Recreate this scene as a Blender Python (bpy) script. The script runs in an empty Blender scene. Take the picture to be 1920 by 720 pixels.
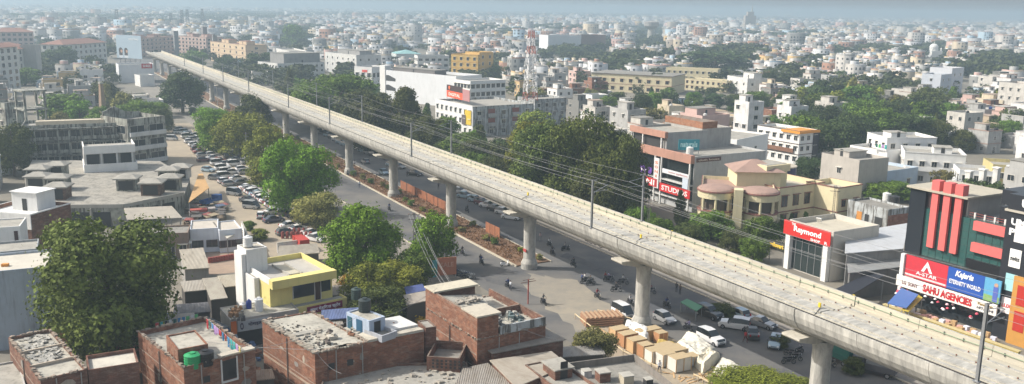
import bpy, math, random
import numpy as np
from mathutils import Vector, Matrix, Euler
R = random.Random(11)
sc = bpy.context.scene
COL = sc.collection
# ---------------------------------------------------------------- camera model
F, HC = 1666.0, 44.0
PIT, ROL = math.atan(347 / 1666.0), 0.016
CR, SR, CP, SP = math.cos(ROL), math.sin(ROL), math.cos(PIT), math.sin(PIT)

def G(x, y, z=0.0):
    """point of the world at height z seen at photo position (x, y)"""
    u, v = x - 960.0, 360.0 - y
    u, v = CR * u - SR * v, SR * u + CR * v
    d = Vector((u, v * SP + F * CP, v * CP - F * SP))
    d *= (z - HC) / d.z
    return Vector((d.x, d.y, z))

def PX(p):
    q = Vector(p) - Vector((0, 0, HC))
    dep = q.y * CP - q.z * SP
    u, v = F * q.x / dep, F * (q.y * SP + q.z * CP) / dep
    u, v = CR * u + SR * v, -SR * u + CR * v
    return 960 + u, 360 - v, dep

ANG = math.radians(118.8)
TV, NV = Vector((math.cos(ANG), math.sin(ANG), 0)), Vector((math.sin(ANG), -math.cos(ANG), 0))
def SO(s, o, z=0.0):
    return TV * s + NV * o + Vector((0, 0, z))
def so(p):
    return p.x * TV.x + p.y * TV.y, p.x * NV.x + p.y * NV.y

cam = bpy.data.cameras.new('camera'); cam.lens = F / 1920 * 36; cam.sensor_width = 36; cam.clip_end = 60000; cam.clip_start = 0.5
co = bpy.data.objects.new('camera', cam); COL.objects.link(co); sc.camera = co
X = Vector((CR, SR * SP, SR * CP)); Y = Vector((-SR, CR * SP, CR * CP)); Z = Vector((0, -CP, SP))
co.matrix_world = Matrix(((X.x, Y.x, Z.x, 0), (X.y, Y.y, Z.y, 0), (X.z, Y.z, Z.z, HC), (0, 0, 0, 1)))

# ---------------------------------------------------------------- materials
MC = {}
def newmat(key):
    m = bpy.data.materials.new(key); m.use_nodes = True; nt = m.node_tree
    return m, nt, nt.nodes['Principled BSDF']
def mixn(nt, fac, a, b, mode='MIX'):
    n = nt.nodes.new('ShaderNodeMix'); n.data_type = 'RGBA'; n.blend_type = mode
    for sock, v in ((n.inputs[0], fac), (n.inputs[6], a), (n.inputs[7], b)):
        if isinstance(v, (int, float)): sock.default_value = v
        elif isinstance(v, tuple): sock.default_value = (*v[:3], 1)
        else: nt.links.new(v, sock)
    return n.outputs[2]
def ramp(nt, src, lo, hi):
    n = nt.nodes.new('ShaderNodeMapRange'); n.inputs[1].default_value = lo; n.inputs[2].default_value = hi
    nt.links.new(src, n.inputs[0]); return n.outputs[0]
def math_(nt, op, a, b=0.0):
    n = nt.nodes.new('ShaderNodeMath'); n.operation = op
    for s, v in ((n.inputs[0], a), (n.inputs[1], b)):
        if isinstance(v, (int, float)): s.default_value = v
        else: nt.links.new(v, s)
    return n.outputs[0]
def noise(nt, vec, scale, detail=4, rough=0.55):
    n = nt.nodes.new('ShaderNodeTexNoise'); n.inputs['Scale'].default_value = scale
    n.inputs['Detail'].default_value = detail; n.inputs['Roughness'].default_value = rough
    if vec is not None: nt.links.new(vec, n.inputs['Vector'])
    return n.outputs[0]
def coords(nt, sx=1, sy=1, sz=1, kind='Object', jitter=True):
    tc = nt.nodes.new('ShaderNodeTexCoord'); mp = nt.nodes.new('ShaderNodeMapping')
    nt.links.new(tc.outputs[kind], mp.inputs[0]); mp.inputs['Scale'].default_value = (sx, sy, sz)
    out = mp.outputs[0]
    if jitter:
        oi = nt.nodes.new('ShaderNodeObjectInfo'); ad = nt.nodes.new('ShaderNodeVectorMath'); ad.operation = 'ADD'
        cx = nt.nodes.new('ShaderNodeCombineXYZ')
        k = math_(nt, 'MULTIPLY', oi.outputs['Random'], 37.0)
        nt.links.new(k, cx.inputs[0]); nt.links.new(k, cx.inputs[1])
        nt.links.new(out, ad.inputs[0]); nt.links.new(cx.outputs[0], ad.inputs[1]); out = ad.outputs[0]
    return out
def plaster(c, dirt=0.35, rough=0.85, streak=0.6):
    key = ('plaster', c, dirt, streak)
    if key in MC: return MC[key]
    m, nt, b = newmat('plaster')
    v = coords(nt, 0.5, 0.5, 0.5); vs = coords(nt, 1.3, 1.3, 0.13)
    n1 = ramp(nt, noise(nt, v, 1.0, 5), 0.42, 0.75); n2 = ramp(nt, noise(nt, vs, 1.6, 5, 0.65), 0.5, 0.75)
    fac = math_(nt, 'MULTIPLY', math_(nt, 'ADD', math_(nt, 'MULTIPLY', n1, 0.5), math_(nt, 'MULTIPLY', n2, streak)), dirt)
    g = sum(c) / 3 * 0.22
    col = mixn(nt, fac, c, (g * 1.05, g, g * 0.9))
    col = mixn(nt, math_(nt, 'MULTIPLY', noise(nt, v, 9, 3), 0.18), col, (0.28, 0.26, 0.22), 'MIX')
    nt.links.new(col, b.inputs['Base Color']); b.inputs['Roughness'].default_value = rough; b.inputs['Specular IOR Level'].default_value = 0.25
    MC[key] = m; return m
def plain(c, rough=0.6, metal=0.0, spec=0.4, name='paint'):
    key = ('plain', c, rough, metal, spec)
    if key in MC: return MC[key]
    m, nt, b = newmat(name)
    v = coords(nt, 1, 1, 1)
    col = mixn(nt, math_(nt, 'MULTIPLY', ramp(nt, noise(nt, v, 2.2, 4), 0.45, 0.8), 0.35), c, tuple(x * 0.55 + 0.02 for x in c))
    nt.links.new(col, b.inputs['Base Color'])
    b.inputs['Roughness'].default_value = rough; b.inputs['Metallic'].default_value = metal; b.inputs['Specular IOR Level'].default_value = spec
    MC[key] = m; return m
def brick(c1=(0.37, 0.15, 0.08), c2=(0.22, 0.085, 0.05), mortar=(0.25, 0.22, 0.18), dark=0.4):
    key = ('brick', c1, c2, dark)
    if key in MC: return MC[key]
    m, nt, b = newmat('brick')
    tc = nt.nodes.new('ShaderNodeTexCoord'); sp = nt.nodes.new('ShaderNodeSeparateXYZ'); nt.links.new(tc.outputs['Object'], sp.inputs[0])
    cb = nt.nodes.new('ShaderNodeCombineXYZ'); nt.links.new(math_(nt, 'ADD', sp.outputs[0], sp.outputs[1]), cb.inputs[0]); nt.links.new(sp.outputs[2], cb.inputs[1])
    br = nt.nodes.new('ShaderNodeTexBrick'); nt.links.new(cb.outputs[0], br.inputs['Vector'])
    br.inputs['Scale'].default_value = 1.0; br.inputs['Brick Width'].default_value = 0.5; br.inputs['Row Height'].default_value = 0.2
    br.inputs['Mortar Size'].default_value = 0.012; br.inputs['Color1'].default_value = (*c1, 1); br.inputs['Color2'].default_value = (*c2, 1); br.inputs['Mortar'].default_value = (*mortar, 1)
    v = coords(nt, 0.6, 0.6, 0.6)
    big = ramp(nt, noise(nt, v, 1.4, 6, 0.7), 0.4, 0.68)
    vn = nt.nodes.new('ShaderNodeTexVoronoi'); vn.inputs['Scale'].default_value = 1.6; nt.links.new(cb.outputs[0], vn.inputs['Vector'])
    hs = nt.nodes.new('ShaderNodeSeparateColor'); nt.links.new(vn.outputs['Color'], hs.inputs[0])
    patch = mixn(nt, math_(nt, 'MULTIPLY', hs.outputs[0], .55), br.outputs[0], tuple(x * .5 for x in c2))
    col = mixn(nt, math_(nt, 'MULTIPLY', big, dark), patch, (0.06, 0.045, 0.04))
    lite = ramp(nt, noise(nt, coords(nt, .5, .5, 1.6), 1.6, 5, .7), 0.5, 0.66)
    col = mixn(nt, math_(nt, 'MULTIPLY', lite, 0.6), col, (0.33, 0.25, 0.19))
    fine = noise(nt, v, 14, 3)
    col = mixn(nt, math_(nt, 'MULTIPLY', fine, 0.45), col, (0.12, 0.07, 0.05))
    nt.links.new(col, b.inputs['Base Color']); b.inputs['Roughness'].default_value = 0.9; b.inputs['Specular IOR Level'].default_value = 0.2
    MC[key] = m; return m
def ground(c1, c2, c3, s1=0.05, s2=0.6, bump=0.0, name='earth', rough=0.92, stretch=(1, 1), f3=0.6):
    m, nt, b = newmat(name)
    v = coords(nt, stretch[0], stretch[1], stretch[2] if len(stretch) > 2 else 1, jitter=False)
    a = ramp(nt, noise(nt, v, s1, 6, 0.6), 0.38, 0.62); d = ramp(nt, noise(nt, v, s2, 6, 0.7), 0.4, 0.7)
    col = mixn(nt, a, c1, c2); col = mixn(nt, math_(nt, 'MULTIPLY', d, f3), col, c3)
    nt.links.new(col, b.inputs['Base Color']); b.inputs['Roughness'].default_value = rough; b.inputs['Specular IOR Level'].default_value = 0.25
    if bump:
        bp = nt.nodes.new('ShaderNodeBump'); bp.inputs['Distance'].default_value = bump; nt.links.new(noise(nt, v, 3.0, 5), bp.inputs['Height']); nt.links.new(bp.outputs[0], b.inputs['Normal'])
    return m
def sheet(c=(0.3, 0.29, 0.27), rust=0.4):
    """corrugated roofing sheet, ridges along local y"""
    key = ('sheet', c, rust)
    if key in MC: return MC[key]
    m, nt, b = newmat('corrugated_sheet')
    tc = nt.nodes.new('ShaderNodeTexCoord'); w = nt.nodes.new('ShaderNodeTexWave'); w.inputs['Scale'].default_value = 1.6; w.bands_direction = 'X'
    nt.links.new(tc.outputs['Object'], w.inputs[0])
    v = coords(nt, .6, .25, .6)
    col = mixn(nt, math_(nt, 'MULTIPLY', ramp(nt, noise(nt, v, 1.5, 6, .7), .42, .68), rust), c, (c[0] * .45, c[1] * .38, c[2] * .3))
    nt.links.new(col, b.inputs['Base Color']); b.inputs['Roughness'].default_value = 0.6
    bp = nt.nodes.new('ShaderNodeBump'); bp.inputs['Distance'].default_value = 0.05; nt.links.new(w.outputs[1], bp.inputs['Height']); nt.links.new(bp.outputs[0], b.inputs['Normal'])
    MC[key] = m; return m
def glass(c=(0.02, 0.025, 0.03), rough=0.12):
    key = ('glass', c, rough)
    if key in MC: return MC[key]
    m, nt, b = newmat('glass'); b.inputs['Base Color'].default_value = (*c, 1); b.inputs['Roughness'].default_value = rough; b.inputs['Specular IOR Level'].default_value = 0.6
    MC[key] = m; return m
def leafmat(c, var=0.5, name='leaves'):
    key = ('leaf', c, var)
    if key in MC: return MC[key]
    m, nt, b = newmat(name)
    ge = nt.nodes.new('ShaderNodeNewGeometry'); r = ge.outputs['Random Per Island']
    oi = nt.nodes.new('ShaderNodeObjectInfo')
    lo = tuple(x * 0.3 for x in c); hi = (c[0] * 1.6 + 0.01, c[1] * 1.35 + 0.01, c[2] * 1.1)
    col = mixn(nt, r, lo, hi)
    v = coords(nt, 1, 1, 1)
    col = mixn(nt, math_(nt, 'MULTIPLY', ramp(nt, noise(nt, v, .35, 3), .4, .62), var), col, (c[0] * 1.5 + .015, c[1] * 1.15 + .01, c[2] * .8))
    hsv = nt.nodes.new('ShaderNodeHueSaturation'); nt.links.new(col, hsv.inputs['Color'])
    nt.links.new(math_(nt, 'ADD', math_(nt, 'MULTIPLY', oi.outputs['Random'], 0.5), 0.75), hsv.inputs['Value'])
    nt.links.new(math_(nt, 'ADD', math_(nt, 'MULTIPLY', oi.outputs['Random'], 0.03), 0.485), hsv.inputs['Hue'])
    nt.links.new(hsv.outputs[0], b.inputs['Base Color']); b.inputs['Roughness'].default_value = 0.75; b.inputs['Specular IOR Level'].default_value = 0.15
    tr = nt.nodes.new('ShaderNodeBsdfTranslucent'); nt.links.new(hsv.outputs[0], tr.inputs[0]); ms = nt.nodes.new('ShaderNodeMixShader'); ms.inputs[0].default_value = 0.14
    out = nt.nodes['Material Output']; nt.links.new(b.outputs[0], ms.inputs[1]); nt.links.new(tr.outputs[0], ms.inputs[2]); nt.links.new(ms.outputs[0], out.inputs[0])
    MC[key] = m; return m

WHITE = (0.72, 0.72, 0.70); CREAM = (0.62, 0.55, 0.38); GREY = (0.36, 0.36, 0.35)
CONC = plaster((0.40, 0.385, 0.34), 0.5)
ROOFM = plaster((0.34, 0.325, 0.285), 0.75)
ROOFD = plaster((0.24, 0.23, 0.205), 0.85)
DARK = plain((0.03, 0.03, 0.03), 0.7)
GLS = glass()
METAL = plain((0.30, 0.31, 0.32), 0.45, 0.6, name='galvanised_metal')
WOOD = plain((0.30, 0.19, 0.09), 0.8)
TRUNK = plain((0.12, 0.09, 0.06), 0.9, name='bark')
BRICK = brick(); BRICKD = brick((0.26, 0.10, 0.06), (0.16, 0.065, 0.045), dark=0.7)

# ---------------------------------------------------------------- mesh building
class MB:
    def __init__(s): s.v = []; s.f = []; s.m = []
    def add(s, vs, fs, mi=0):
        k = len(s.v); s.v += [tuple(p) for p in vs]; s.f += [tuple(i + k for i in f) for f in fs]; s.m += [mi] * len(fs); return s
    def quad(s, a, b, c, d, mi=0): return s.add([a, b, c, d], [(0, 1, 2, 3)], mi)
    def box(s, x0, x1, y0, y1, z0, z1, mi=0):
        return s.add([(x0, y0, z0), (x1, y0, z0), (x1, y1, z0), (x0, y1, z0), (x0, y0, z1), (x1, y0, z1), (x1, y1, z1), (x0, y1, z1)],
                     [(0, 3, 2, 1), (4, 5, 6, 7), (0, 1, 5, 4), (1, 2, 6, 5), (2, 3, 7, 6), (3, 0, 4, 7)], mi)
    def rbox(s, cx, cy, cz, w, d, h, ang=0, tilt=0, mi=0):
        M = Matrix.Translation((cx, cy, cz)) @ Euler((tilt, 0, ang)).to_matrix().to_4x4()
        vs = [M @ Vector((a * w / 2, b * d / 2, c * h / 2)) for c in (-1, 1) for a, b in ((-1, -1), (1, -1), (1, 1), (-1, 1))]
        return s.add(vs, [(0, 3, 2, 1), (4, 5, 6, 7), (0, 1, 5, 4), (1, 2, 6, 5), (2, 3, 7, 6), (3, 0, 4, 7)], mi)
    def prism(s, pts, z0, z1, mi=0, mt=None):
        n = len(pts); zf = z1 if callable(z1) else (lambda x, y: z1)
        vs = [(p[0], p[1], z0) for p in pts] + [(p[0], p[1], zf(p[0], p[1])) for p in pts]
        s.add(vs, [(i, (i + 1) % n, n + (i + 1) % n, n + i) for i in range(n)], mi)
        s.add(vs[n:], [tuple(range(n))], mi if mt is None else mt)
        return s.add(vs[:n], [tuple(reversed(range(n)))], mi)
    def cyl(s, x, y, z0, z1, r, n=12, mi=0, r2=None, cap=True):
        r2 = r if r2 is None else r2; a = [2 * math.pi * i / n for i in range(n)]
        vs = [(x + r * math.cos(t), y + r * math.sin(t), z0) for t in a] + [(x + r2 * math.cos(t), y + r2 * math.sin(t), z1) for t in a]
        s.add(vs, [(i, (i + 1) % n, n + (i + 1) % n, n + i) for i in range(n)] + ([tuple(reversed(range(n))), tuple(range(n, 2 * n))] if cap else []), mi); return s
    def tube(s, p, q, r, n=6, mi=0, r2=None):
        p, q = Vector(p), Vector(q); d = q - p
        if d.length < 1e-6: return s
        r2 = r if r2 is None else r2; M = d.to_track_quat('Z', 'Y').to_matrix()
        a = [2 * math.pi * i / n for i in range(n)]
        vs = [p + M @ Vector((r * math.cos(t), r * math.sin(t), 0)) for t in a] + [q + M @ Vector((r2 * math.cos(t), r2 * math.sin(t), 0)) for t in a]
        return s.add(vs, [(i, (i + 1) % n, n + (i + 1) % n, n + i) for i in range(n)] + [tuple(reversed(range(n))), tuple(range(n, 2 * n))], mi)
    def dome(s, x, y, z, r, h, n=14, k=5, mi=0):
        rings = []
        for j in range(k + 1):
            t = j / k * math.pi / 2
            rings.append([(x + r * math.cos(t) * math.cos(2 * math.pi * i / n), y + r * math.cos(t) * math.sin(2 * math.pi * i / n), z + h * math.sin(t)) for i in range(n)])
        vs = sum(rings, []); fs = [(j * n + i, j * n + (i + 1) % n, (j + 1) * n + (i + 1) % n, (j + 1) * n + i) for j in range(k) for i in range(n)]
        return s.add(vs, fs, mi)
    def mesh(s, name, mats, smooth=False):
        me = bpy.data.meshes.new(name); me.from_pydata(s.v, [], s.f)
        for m in (mats if isinstance(mats, (list, tuple)) else [mats]): me.materials.append(m)
        if any(s.m): me.polygons.foreach_set('material_index', s.m)
        if smooth: me.polygons.foreach_set('use_smooth', [True] * len(s.f))
        me.update(); return me
    def build(s, name, mats, parent=None, loc=(0, 0, 0), rz=0.0, smooth=False):
        return put(name, s.mesh(name, mats, smooth), parent, loc, rz)
def put(name, me, parent=None, loc=(0, 0, 0), rz=0.0, scale=None):
    o = bpy.data.objects.new(name, me); COL.objects.link(o); o.parent = parent; o.location = loc; o.rotation_euler = (0, 0, rz)
    if scale: o.scale = scale
    return o
def tag(o, label=None, cat=None, group=None, kind=None):
    if label: o['label'] = label
    if cat: o['category'] = cat
    if group: o['group'] = group
    if kind: o['kind'] = kind
    return o
def thing(name, label, cat, loc=(0, 0, 0), rz=0.0, group=None, scale=None):
    o = bpy.data.objects.new(name, None); COL.objects.link(o); o.location = loc; o.rotation_euler = (0, 0, rz); o.empty_display_size = 0.5
    if scale: o.scale = scale
    return tag(o, label, cat, group)
KIDS = {}
def copy_tree(o, parent=None):
    c = o.copy(); COL.objects.link(c); c.parent = parent
    for ch in o.children: copy_tree(ch, c)
    return c
def struct(name, mb, m, loc=(0, 0, 0), rz=0.0): return tag(mb.build(name, m, None, loc, rz), kind='structure')

# lettering: text turned into unit-size meshes
TX = {}
def text_mesh(txt, bold=0.0, shear=0.0):
    if (txt, bold, shear) in TX: return TX[(txt, bold, shear)]
    cu = bpy.data.curves.new('lettering', 'FONT'); cu.body = txt; cu.offset = bold; cu.shear = shear; cu.extrude = 0.02; cu.resolution_u = 2
    ob = bpy.data.objects.new('lettering', cu); COL.objects.link(ob); bpy.context.view_layer.update()
    me = bpy.data.meshes.new_from_object(ob.evaluated_get(bpy.context.evaluated_depsgraph_get()))
    bpy.data.objects.remove(ob); me.name = 'lettering'
    c = np.empty(len(me.vertices) * 3, np.float32); me.vertices.foreach_get('co', c); c = c.reshape(-1, 3)
    lo, hi = c.min(0), c.max(0); c[:, :2] = (c[:, :2] - (lo + hi)[:2] / 2) / (hi - lo)[:2]
    c = np.stack([c[:, 0], -c[:, 2] * 1.0, c[:, 1]], 1)      # stand it up, facing -y
    me.vertices.foreach_set('co', c.astype(np.float32).ravel()); me.update()
    TX[(txt, bold, shear)] = me; return me
def letter(parent, txt, x, y, z, w, h, color, rz=0.0, bold=0.02, shear=0.0, name='lettering'):
    me = text_mesh(txt, bold, shear).copy(); me.materials.clear(); me.materials.append(plain(color, 0.5))
    return put(name, me, parent, (x, y, z), rz, (w, 1, h))
def board(parent, x, z, w, h, color, texts=(), face='F', W=0, D=0, y=0.0, t=0.12, name='signboard', border=None):
    """sign panel on a face of a house; texts = (string, fx, fz, fw, fh, colour)"""
    if face == 'F': loc, rz = (x, -y, z), 0
    elif face == 'L': loc, rz = (-y, x, z), -math.pi / 2
    else: loc, rz = (W + y, x, z), math.pi / 2
    mb = MB().box(-w / 2, w / 2, -t, -0.01, -h / 2, h / 2)
    b = mb.build(name, plain(color, 0.45), parent, loc, rz)
    for T in texts:
        letter(b, T[0], T[1] * w, -t - 0.03, T[2] * h, T[3] * w, T[4] * h, T[5], bold=T[6] if len(T) > 6 else 0.02, shear=T[7] if len(T) > 7 else 0)
    return b
# ---------------------------------------------------------------- houses
FOOT = []     # footprints already taken: (x, y, radius)
WINC = {}
def win_mesh(w, h, hood, frame, deep=True):
    key = (round(w, 1), round(h, 1), hood, frame, deep)
    if key in WINC: return WINC[key]
    mb = MB(); f = 0.07
    mb.box(-w / 2 - f, -w / 2, -0.07, 0.02, 0, h); mb.box(w / 2, w / 2 + f, -0.07, 0.02, 0, h)
    mb.box(-w / 2 - f, w / 2 + f, -0.09, 0.02, -f, 0); mb.box(-w / 2 - f, w / 2 + f, -0.07, 0.02, h, h + f)
    mb.box(-0.025, 0.025, -0.055, 0, 0, h)
    if hood: mb.box(-w / 2 - 0.25, w / 2 + 0.25, -0.5, 0.02, h + 0.15, h + 0.24)
    pn = MB().box(-w / 2, w / 2, -0.03, -0.004, 0, h)
    if not deep:
        mb.box(-w / 2, w / 2, -0.03, -0.004, 0, h, 1)
    a = mb.mesh('window', [frame, GLS] if not deep else [frame]); b = pn.mesh('pane', GLS)
    WINC[key] = (a, b); return a, b
def on_face(face, u, z, W, D, off=0.0):
    if face == 'F': return (u, -off, z), 0.0
    if face == 'L': return (-off, D - u, z), -math.pi / 2
    if face == 'R': return (W + off, u, z), math.pi / 2
    return (W - u, D + off, z), math.pi
def window(par, face, u, z, w, h, W, D, frame=None, hood=True, deep=True, off=0.0, name='window', pane=None):
    a, b = win_mesh(w, h, hood, frame or plain((0.6, 0.58, 0.52), 0.6), deep)
    loc, rz = on_face(face, u, z, W, D, off)
    o = put(name, a, par, loc, rz)
    if deep:
        q = put('pane', b, o)
    return o
def shell(W, D, H, par=0.8, t=0.16, z0=0.0):
    mb = MB()
    for a, b in (((0, 0), (W, 0)), ((W, 0), (W, D)), ((W, D), (0, D)), ((0, D), (0, 0))):
        mb.quad((*a, z0), (*b, z0), (*b, H), (*a, H))
    i = [(t, t), (W - t, t), (W - t, D - t), (t, D - t)]; o = [(0, 0), (W, 0), (W, D), (0, D)]
    for k in range(4):
        j = (k + 1) % 4
        mb.quad((*o[k], H), (*o[j], H), (*i[j], H), (*i[k], H))
        mb.quad((*i[k], H), (*i[j], H), (*i[j], H - par - .05), (*i[k], H - par - .05))
    return mb
def frame2(A, B):
    d = B - A; return math.atan2(d.y, d.x), math.hypot(d.x, d.y)
def spot3(P0, P1, P2, z):
    """rectangle from three roof corners seen in the photo: front corner, right end, back-left end"""
    a, b, c = G(*P0, z), G(*P1, z), G(*P2, z)
    ang, W = frame2(a, b); ny = Vector((-math.sin(ang), math.cos(ang), 0)); D = (c - a).dot(ny)
    return Vector((a.x, a.y, 0)), ang, W, D
def spot2(P0, P1, D, z):
    a, b = G(*P0, z), G(*P1, z); ang, W = frame2(a, b)
    return Vector((a.x, a.y, 0)), ang, W, D
def reserve(loc, ang, W, D, pad=1.0):
    n = max(1, int(round(max(W, D) / max(4.0, min(W, D)))))
    for i in range(n):
        u, v = ((i + .5) / n * W, D / 2) if W >= D else (W / 2, (i + .5) / n * D)
        x = loc.x + u * math.cos(ang) - v * math.sin(ang); y = loc.y + u * math.sin(ang) + v * math.cos(ang)
        FOOT.append((x, y, math.hypot(W / (n if W >= D else 1), D / (1 if W >= D else n)) / 2 * 0.9 + pad))
def free(x, y, r):
    for a, b, c in FOOT:
        if (a - x) ** 2 + (b - y) ** 2 < (c + r) ** 2: return False
    return True
HOUSES = []
def house(name, label, cat, spot, H, wall, roof=None, storeys=None, bays=None, band=None, par=0.8, deep=True, faces='FLR', hood=True,
          win=(1.2, 1.3), ww=None, room=None, balcony=None, wframe=None, group=None, skip=0.0, z0=0.0, doors=True, res=True, roofpar=True, wallname='wall'):
    loc, ang, W, D = spot
    if res: reserve(loc, ang, W, D)
    e = thing(name, label, cat, loc, ang, group)
    shell(W, D, H, par, z0=z0).build(wallname, wall, e)
    t = 0.16
    MB().box(t - .002, W - t + .002, t - .002, D - t + .002, H - par - 0.2, H - par).build('roof', roof or ROOFM, e)
    n = storeys if storeys is not None else max(1, int((H - par) / 3.0))
    if band:
        mb = MB()
        for k in range(1, n + 1):
            z = (H - par) * k / n if k < n else H - 0.02
            mb.box(-0.12, W + 0.12, -0.12, 0.05, z - 0.14, z + 0.06); mb.box(-0.12, 0.05, 0.05, D, z - 0.14, z + 0.06); mb.box(W - 0.05, W + 0.12, 0.05, D, z - 0.14, z + 0.06)
        mb.build('cornice', band, e)
    if n > 0:
        sh = (H - par - z0) / n
        for f in faces:
            L = W if f in 'FB' else D
            nb = max(1, int(L / 3.4)) if bays is None else max(1, int(round(bays * L / max(W, 1))))
            for k in range(n):
                for i in range(nb):
                    if R.random() < skip: continue
                    u = L * (i + .5) / nb
                    if k == 0 and doors and i == nb // 2 and f == 'F':
                        window(e, f, u, z0 + 0.05, 1.1, 2.1, W, D, wframe, False, deep, name='door'); continue
                    window(e, f, u, z0 + sh * k + 1.0, win[0], min(win[1], sh - 1.3), W, D, wframe, hood, deep)
    if room:
        for (x0, x1, y0, y1, h, *mm) in ([room] if isinstance(room[0], (int, float)) else room):
            x0 *= W; x1 *= W; y0 *= D; y1 *= D; zz = H - par
            mb = MB().box(x0, x1, y0, y1, zz - 0.05, zz + h)
            mb.box(x0 - .2, x1 + .2, y0 - .2, y1 + .2, zz + h, zz + h + .15, 1)
            rm = mb.build('rooftop_room', [mm[0] if mm else wall, roof or ROOFM], e)
            rd = MB().box(-.45, .45, -.04, -.005, 0, 2.0).build('door', DARK, rm, ((x0 + x1) / 2, y0, zz + .02))
    if balcony:
        for k in balcony:
            sh = (H - par - z0) / n; z = z0 + sh * k
            mb = MB().box(0.3, W - 0.3, -1.1, -0.01, z - 0.12, z + 0.02); mb.box(0.3, W - 0.3, -1.1, -1.0, z + .02, z + 0.95)
            mb.box(.3, .4, -1.0, -0.01, z + .02, z + .95); mb.box(W - .4, W - .3, -1.0, -.01, z + .02, z + .95)
            mb.build('balcony', wall, e)
    HOUSES.append(e)
    e['_w'] = (W, D, H, par)
    return e
TANKS = []
def tank_proto(color, r=0.6, h=1.3):
    e = thing('water_tank', 'x', 'water tank')
    mb = MB()
    for k in range(5):
        z = h * k / 5; mb.cyl(0, 0, z, z + h / 5 - .05, r, 14, cap=False); mb.cyl(0, 0, z + h / 5 - .05, z + h / 5, r * 1.04, 14)
    mb.build('tank_body', plain(color, .45, name='plastic'), e)
    MB().cyl(0, 0, h, h + .14, r * 1.02, 14, r2=r * .55).cyl(0, 0, h + .14, h + .24, r * .4, 12).build('lid', plain(color, .45, name='plastic'), e)
    return e
TP = {}
def tank(label, x, y, z, px=True, color=(0.015, 0.015, 0.017), r=0.6, h=1.3, group=None, loc=None):
    p = loc if loc is not None else G(x, y, z)
    if (color, r, h) not in TP: e = TP[(color, r, h)] = tank_proto(color, r, h)
    else: e = copy_tree(TP[(color, r, h)])
    e.location = p; tag(e, label, 'water tank', group or 'water tanks standing on the roofs'); TANKS.append(e); return e
def roof_clutter(mb, x0, x1, y0, y1, z, n, size=0.35, mi=0):
    for _ in range(n):
        s = size * R.uniform(.3, 1.2)
        mb.rbox(R.uniform(x0, x1), R.uniform(y0, y1), z + s * .15, s, s * R.uniform(.5, 1.4), s * .45, R.random() * 3, R.uniform(-.3, .3), mi)

# ---------------------------------------------------------------- automatic wording for look-alikes
LAND = [((985, 110), 'the lattice telecom tower'), ((885, 120), 'the orange flats'), ((1070, 80), 'the blank white wall'),
        ((1220, 150), 'the long cream hostel'), ((1220, 45), 'the concrete water tower'), ((1748, 85), 'the white domed temple'), ((1765, 145), 'the tall pale slab block'),
        ((1490, 250), 'the orange-trimmed house'), ((1280, 310), 'the pink-banded store'), ((1450, 350), 'the cream mansion'), ((1800, 440), 'the red-striped glass plaza'),
        ((760, 150), 'the windowless mall'), ((580, 110), 'the grey-topped corner store'), ((425, 90), 'the peach flats'), ((325, 80), 'the pink flats row'),
        ((240, 80), 'the blue portrait billboard'), ((155, 90), 'the white hipped-roof flats'), ((40, 100), 'the tall white flats'), ((180, 240), 'the stained office block'),
        ((250, 140), 'the plain white shed'), ((920, 200), 'the black-stained grey block'), ((1660, 290), 'the washing-hung house'), ((200, 480), 'the huge dark tree'),
        ((560, 540), 'the yellow house'), ((1530, 450), 'the red shop sign'), ((670, 430), 'the round bright tree'), ((1070, 300), 'the massive tree clump'),
        ((1640, 220), 'the long tree belt'), ((550, 60), 'the lone round far tree'), ((190, 180), 'the tall brown chimney')]
ORD = ['nearest', 'second', 'third', 'fourth', 'fifth', 'sixth', 'seventh', 'eighth', 'ninth', 'tenth', 'eleventh', 'twelfth', 'thirteenth', 'fourteenth', 'fifteenth', 'sixteenth', 'seventeenth', 'eighteenth', 'nineteenth', 'twentieth']
def autolabel(items, land=None):
    """items: (object, description); wording by nearest landmark, side, and rank from it"""
    buck = {}
    for o, d in items:
        x, y, _ = PX(o.location)
        ld = min(land or LAND, key=lambda L: (L[0][0] - x) ** 2 + 6 * (L[0][1] - y) ** 2)
        dx, dy = x - ld[0][0], y - ld[0][1]
        side = ('to the right of' if dx > 0 else 'to the left of') if abs(dx) > 1.6 * abs(dy) else ('below' if dy > 0 else 'beyond')
        buck.setdefault((d, side, ld[1]), []).append((math.hypot(dx, dy), o))
    for (d, side, l), L in buck.items():
        L.sort(key=lambda q: q[0])
        for k, (_, o) in enumerate(L):
            w = '' if len(L) == 1 else (' nearest' if k == 0 else ', %s out' % ORD[k] if k < 20 else ', far out')
            o['label'] = '%s %s %s%s' % (d, side, l, '' if len(L) == 1 else (', closest to it' if k == 0 else ', %s from it' % ORD[k] if k < 20 else ', farther from it'))
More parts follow.
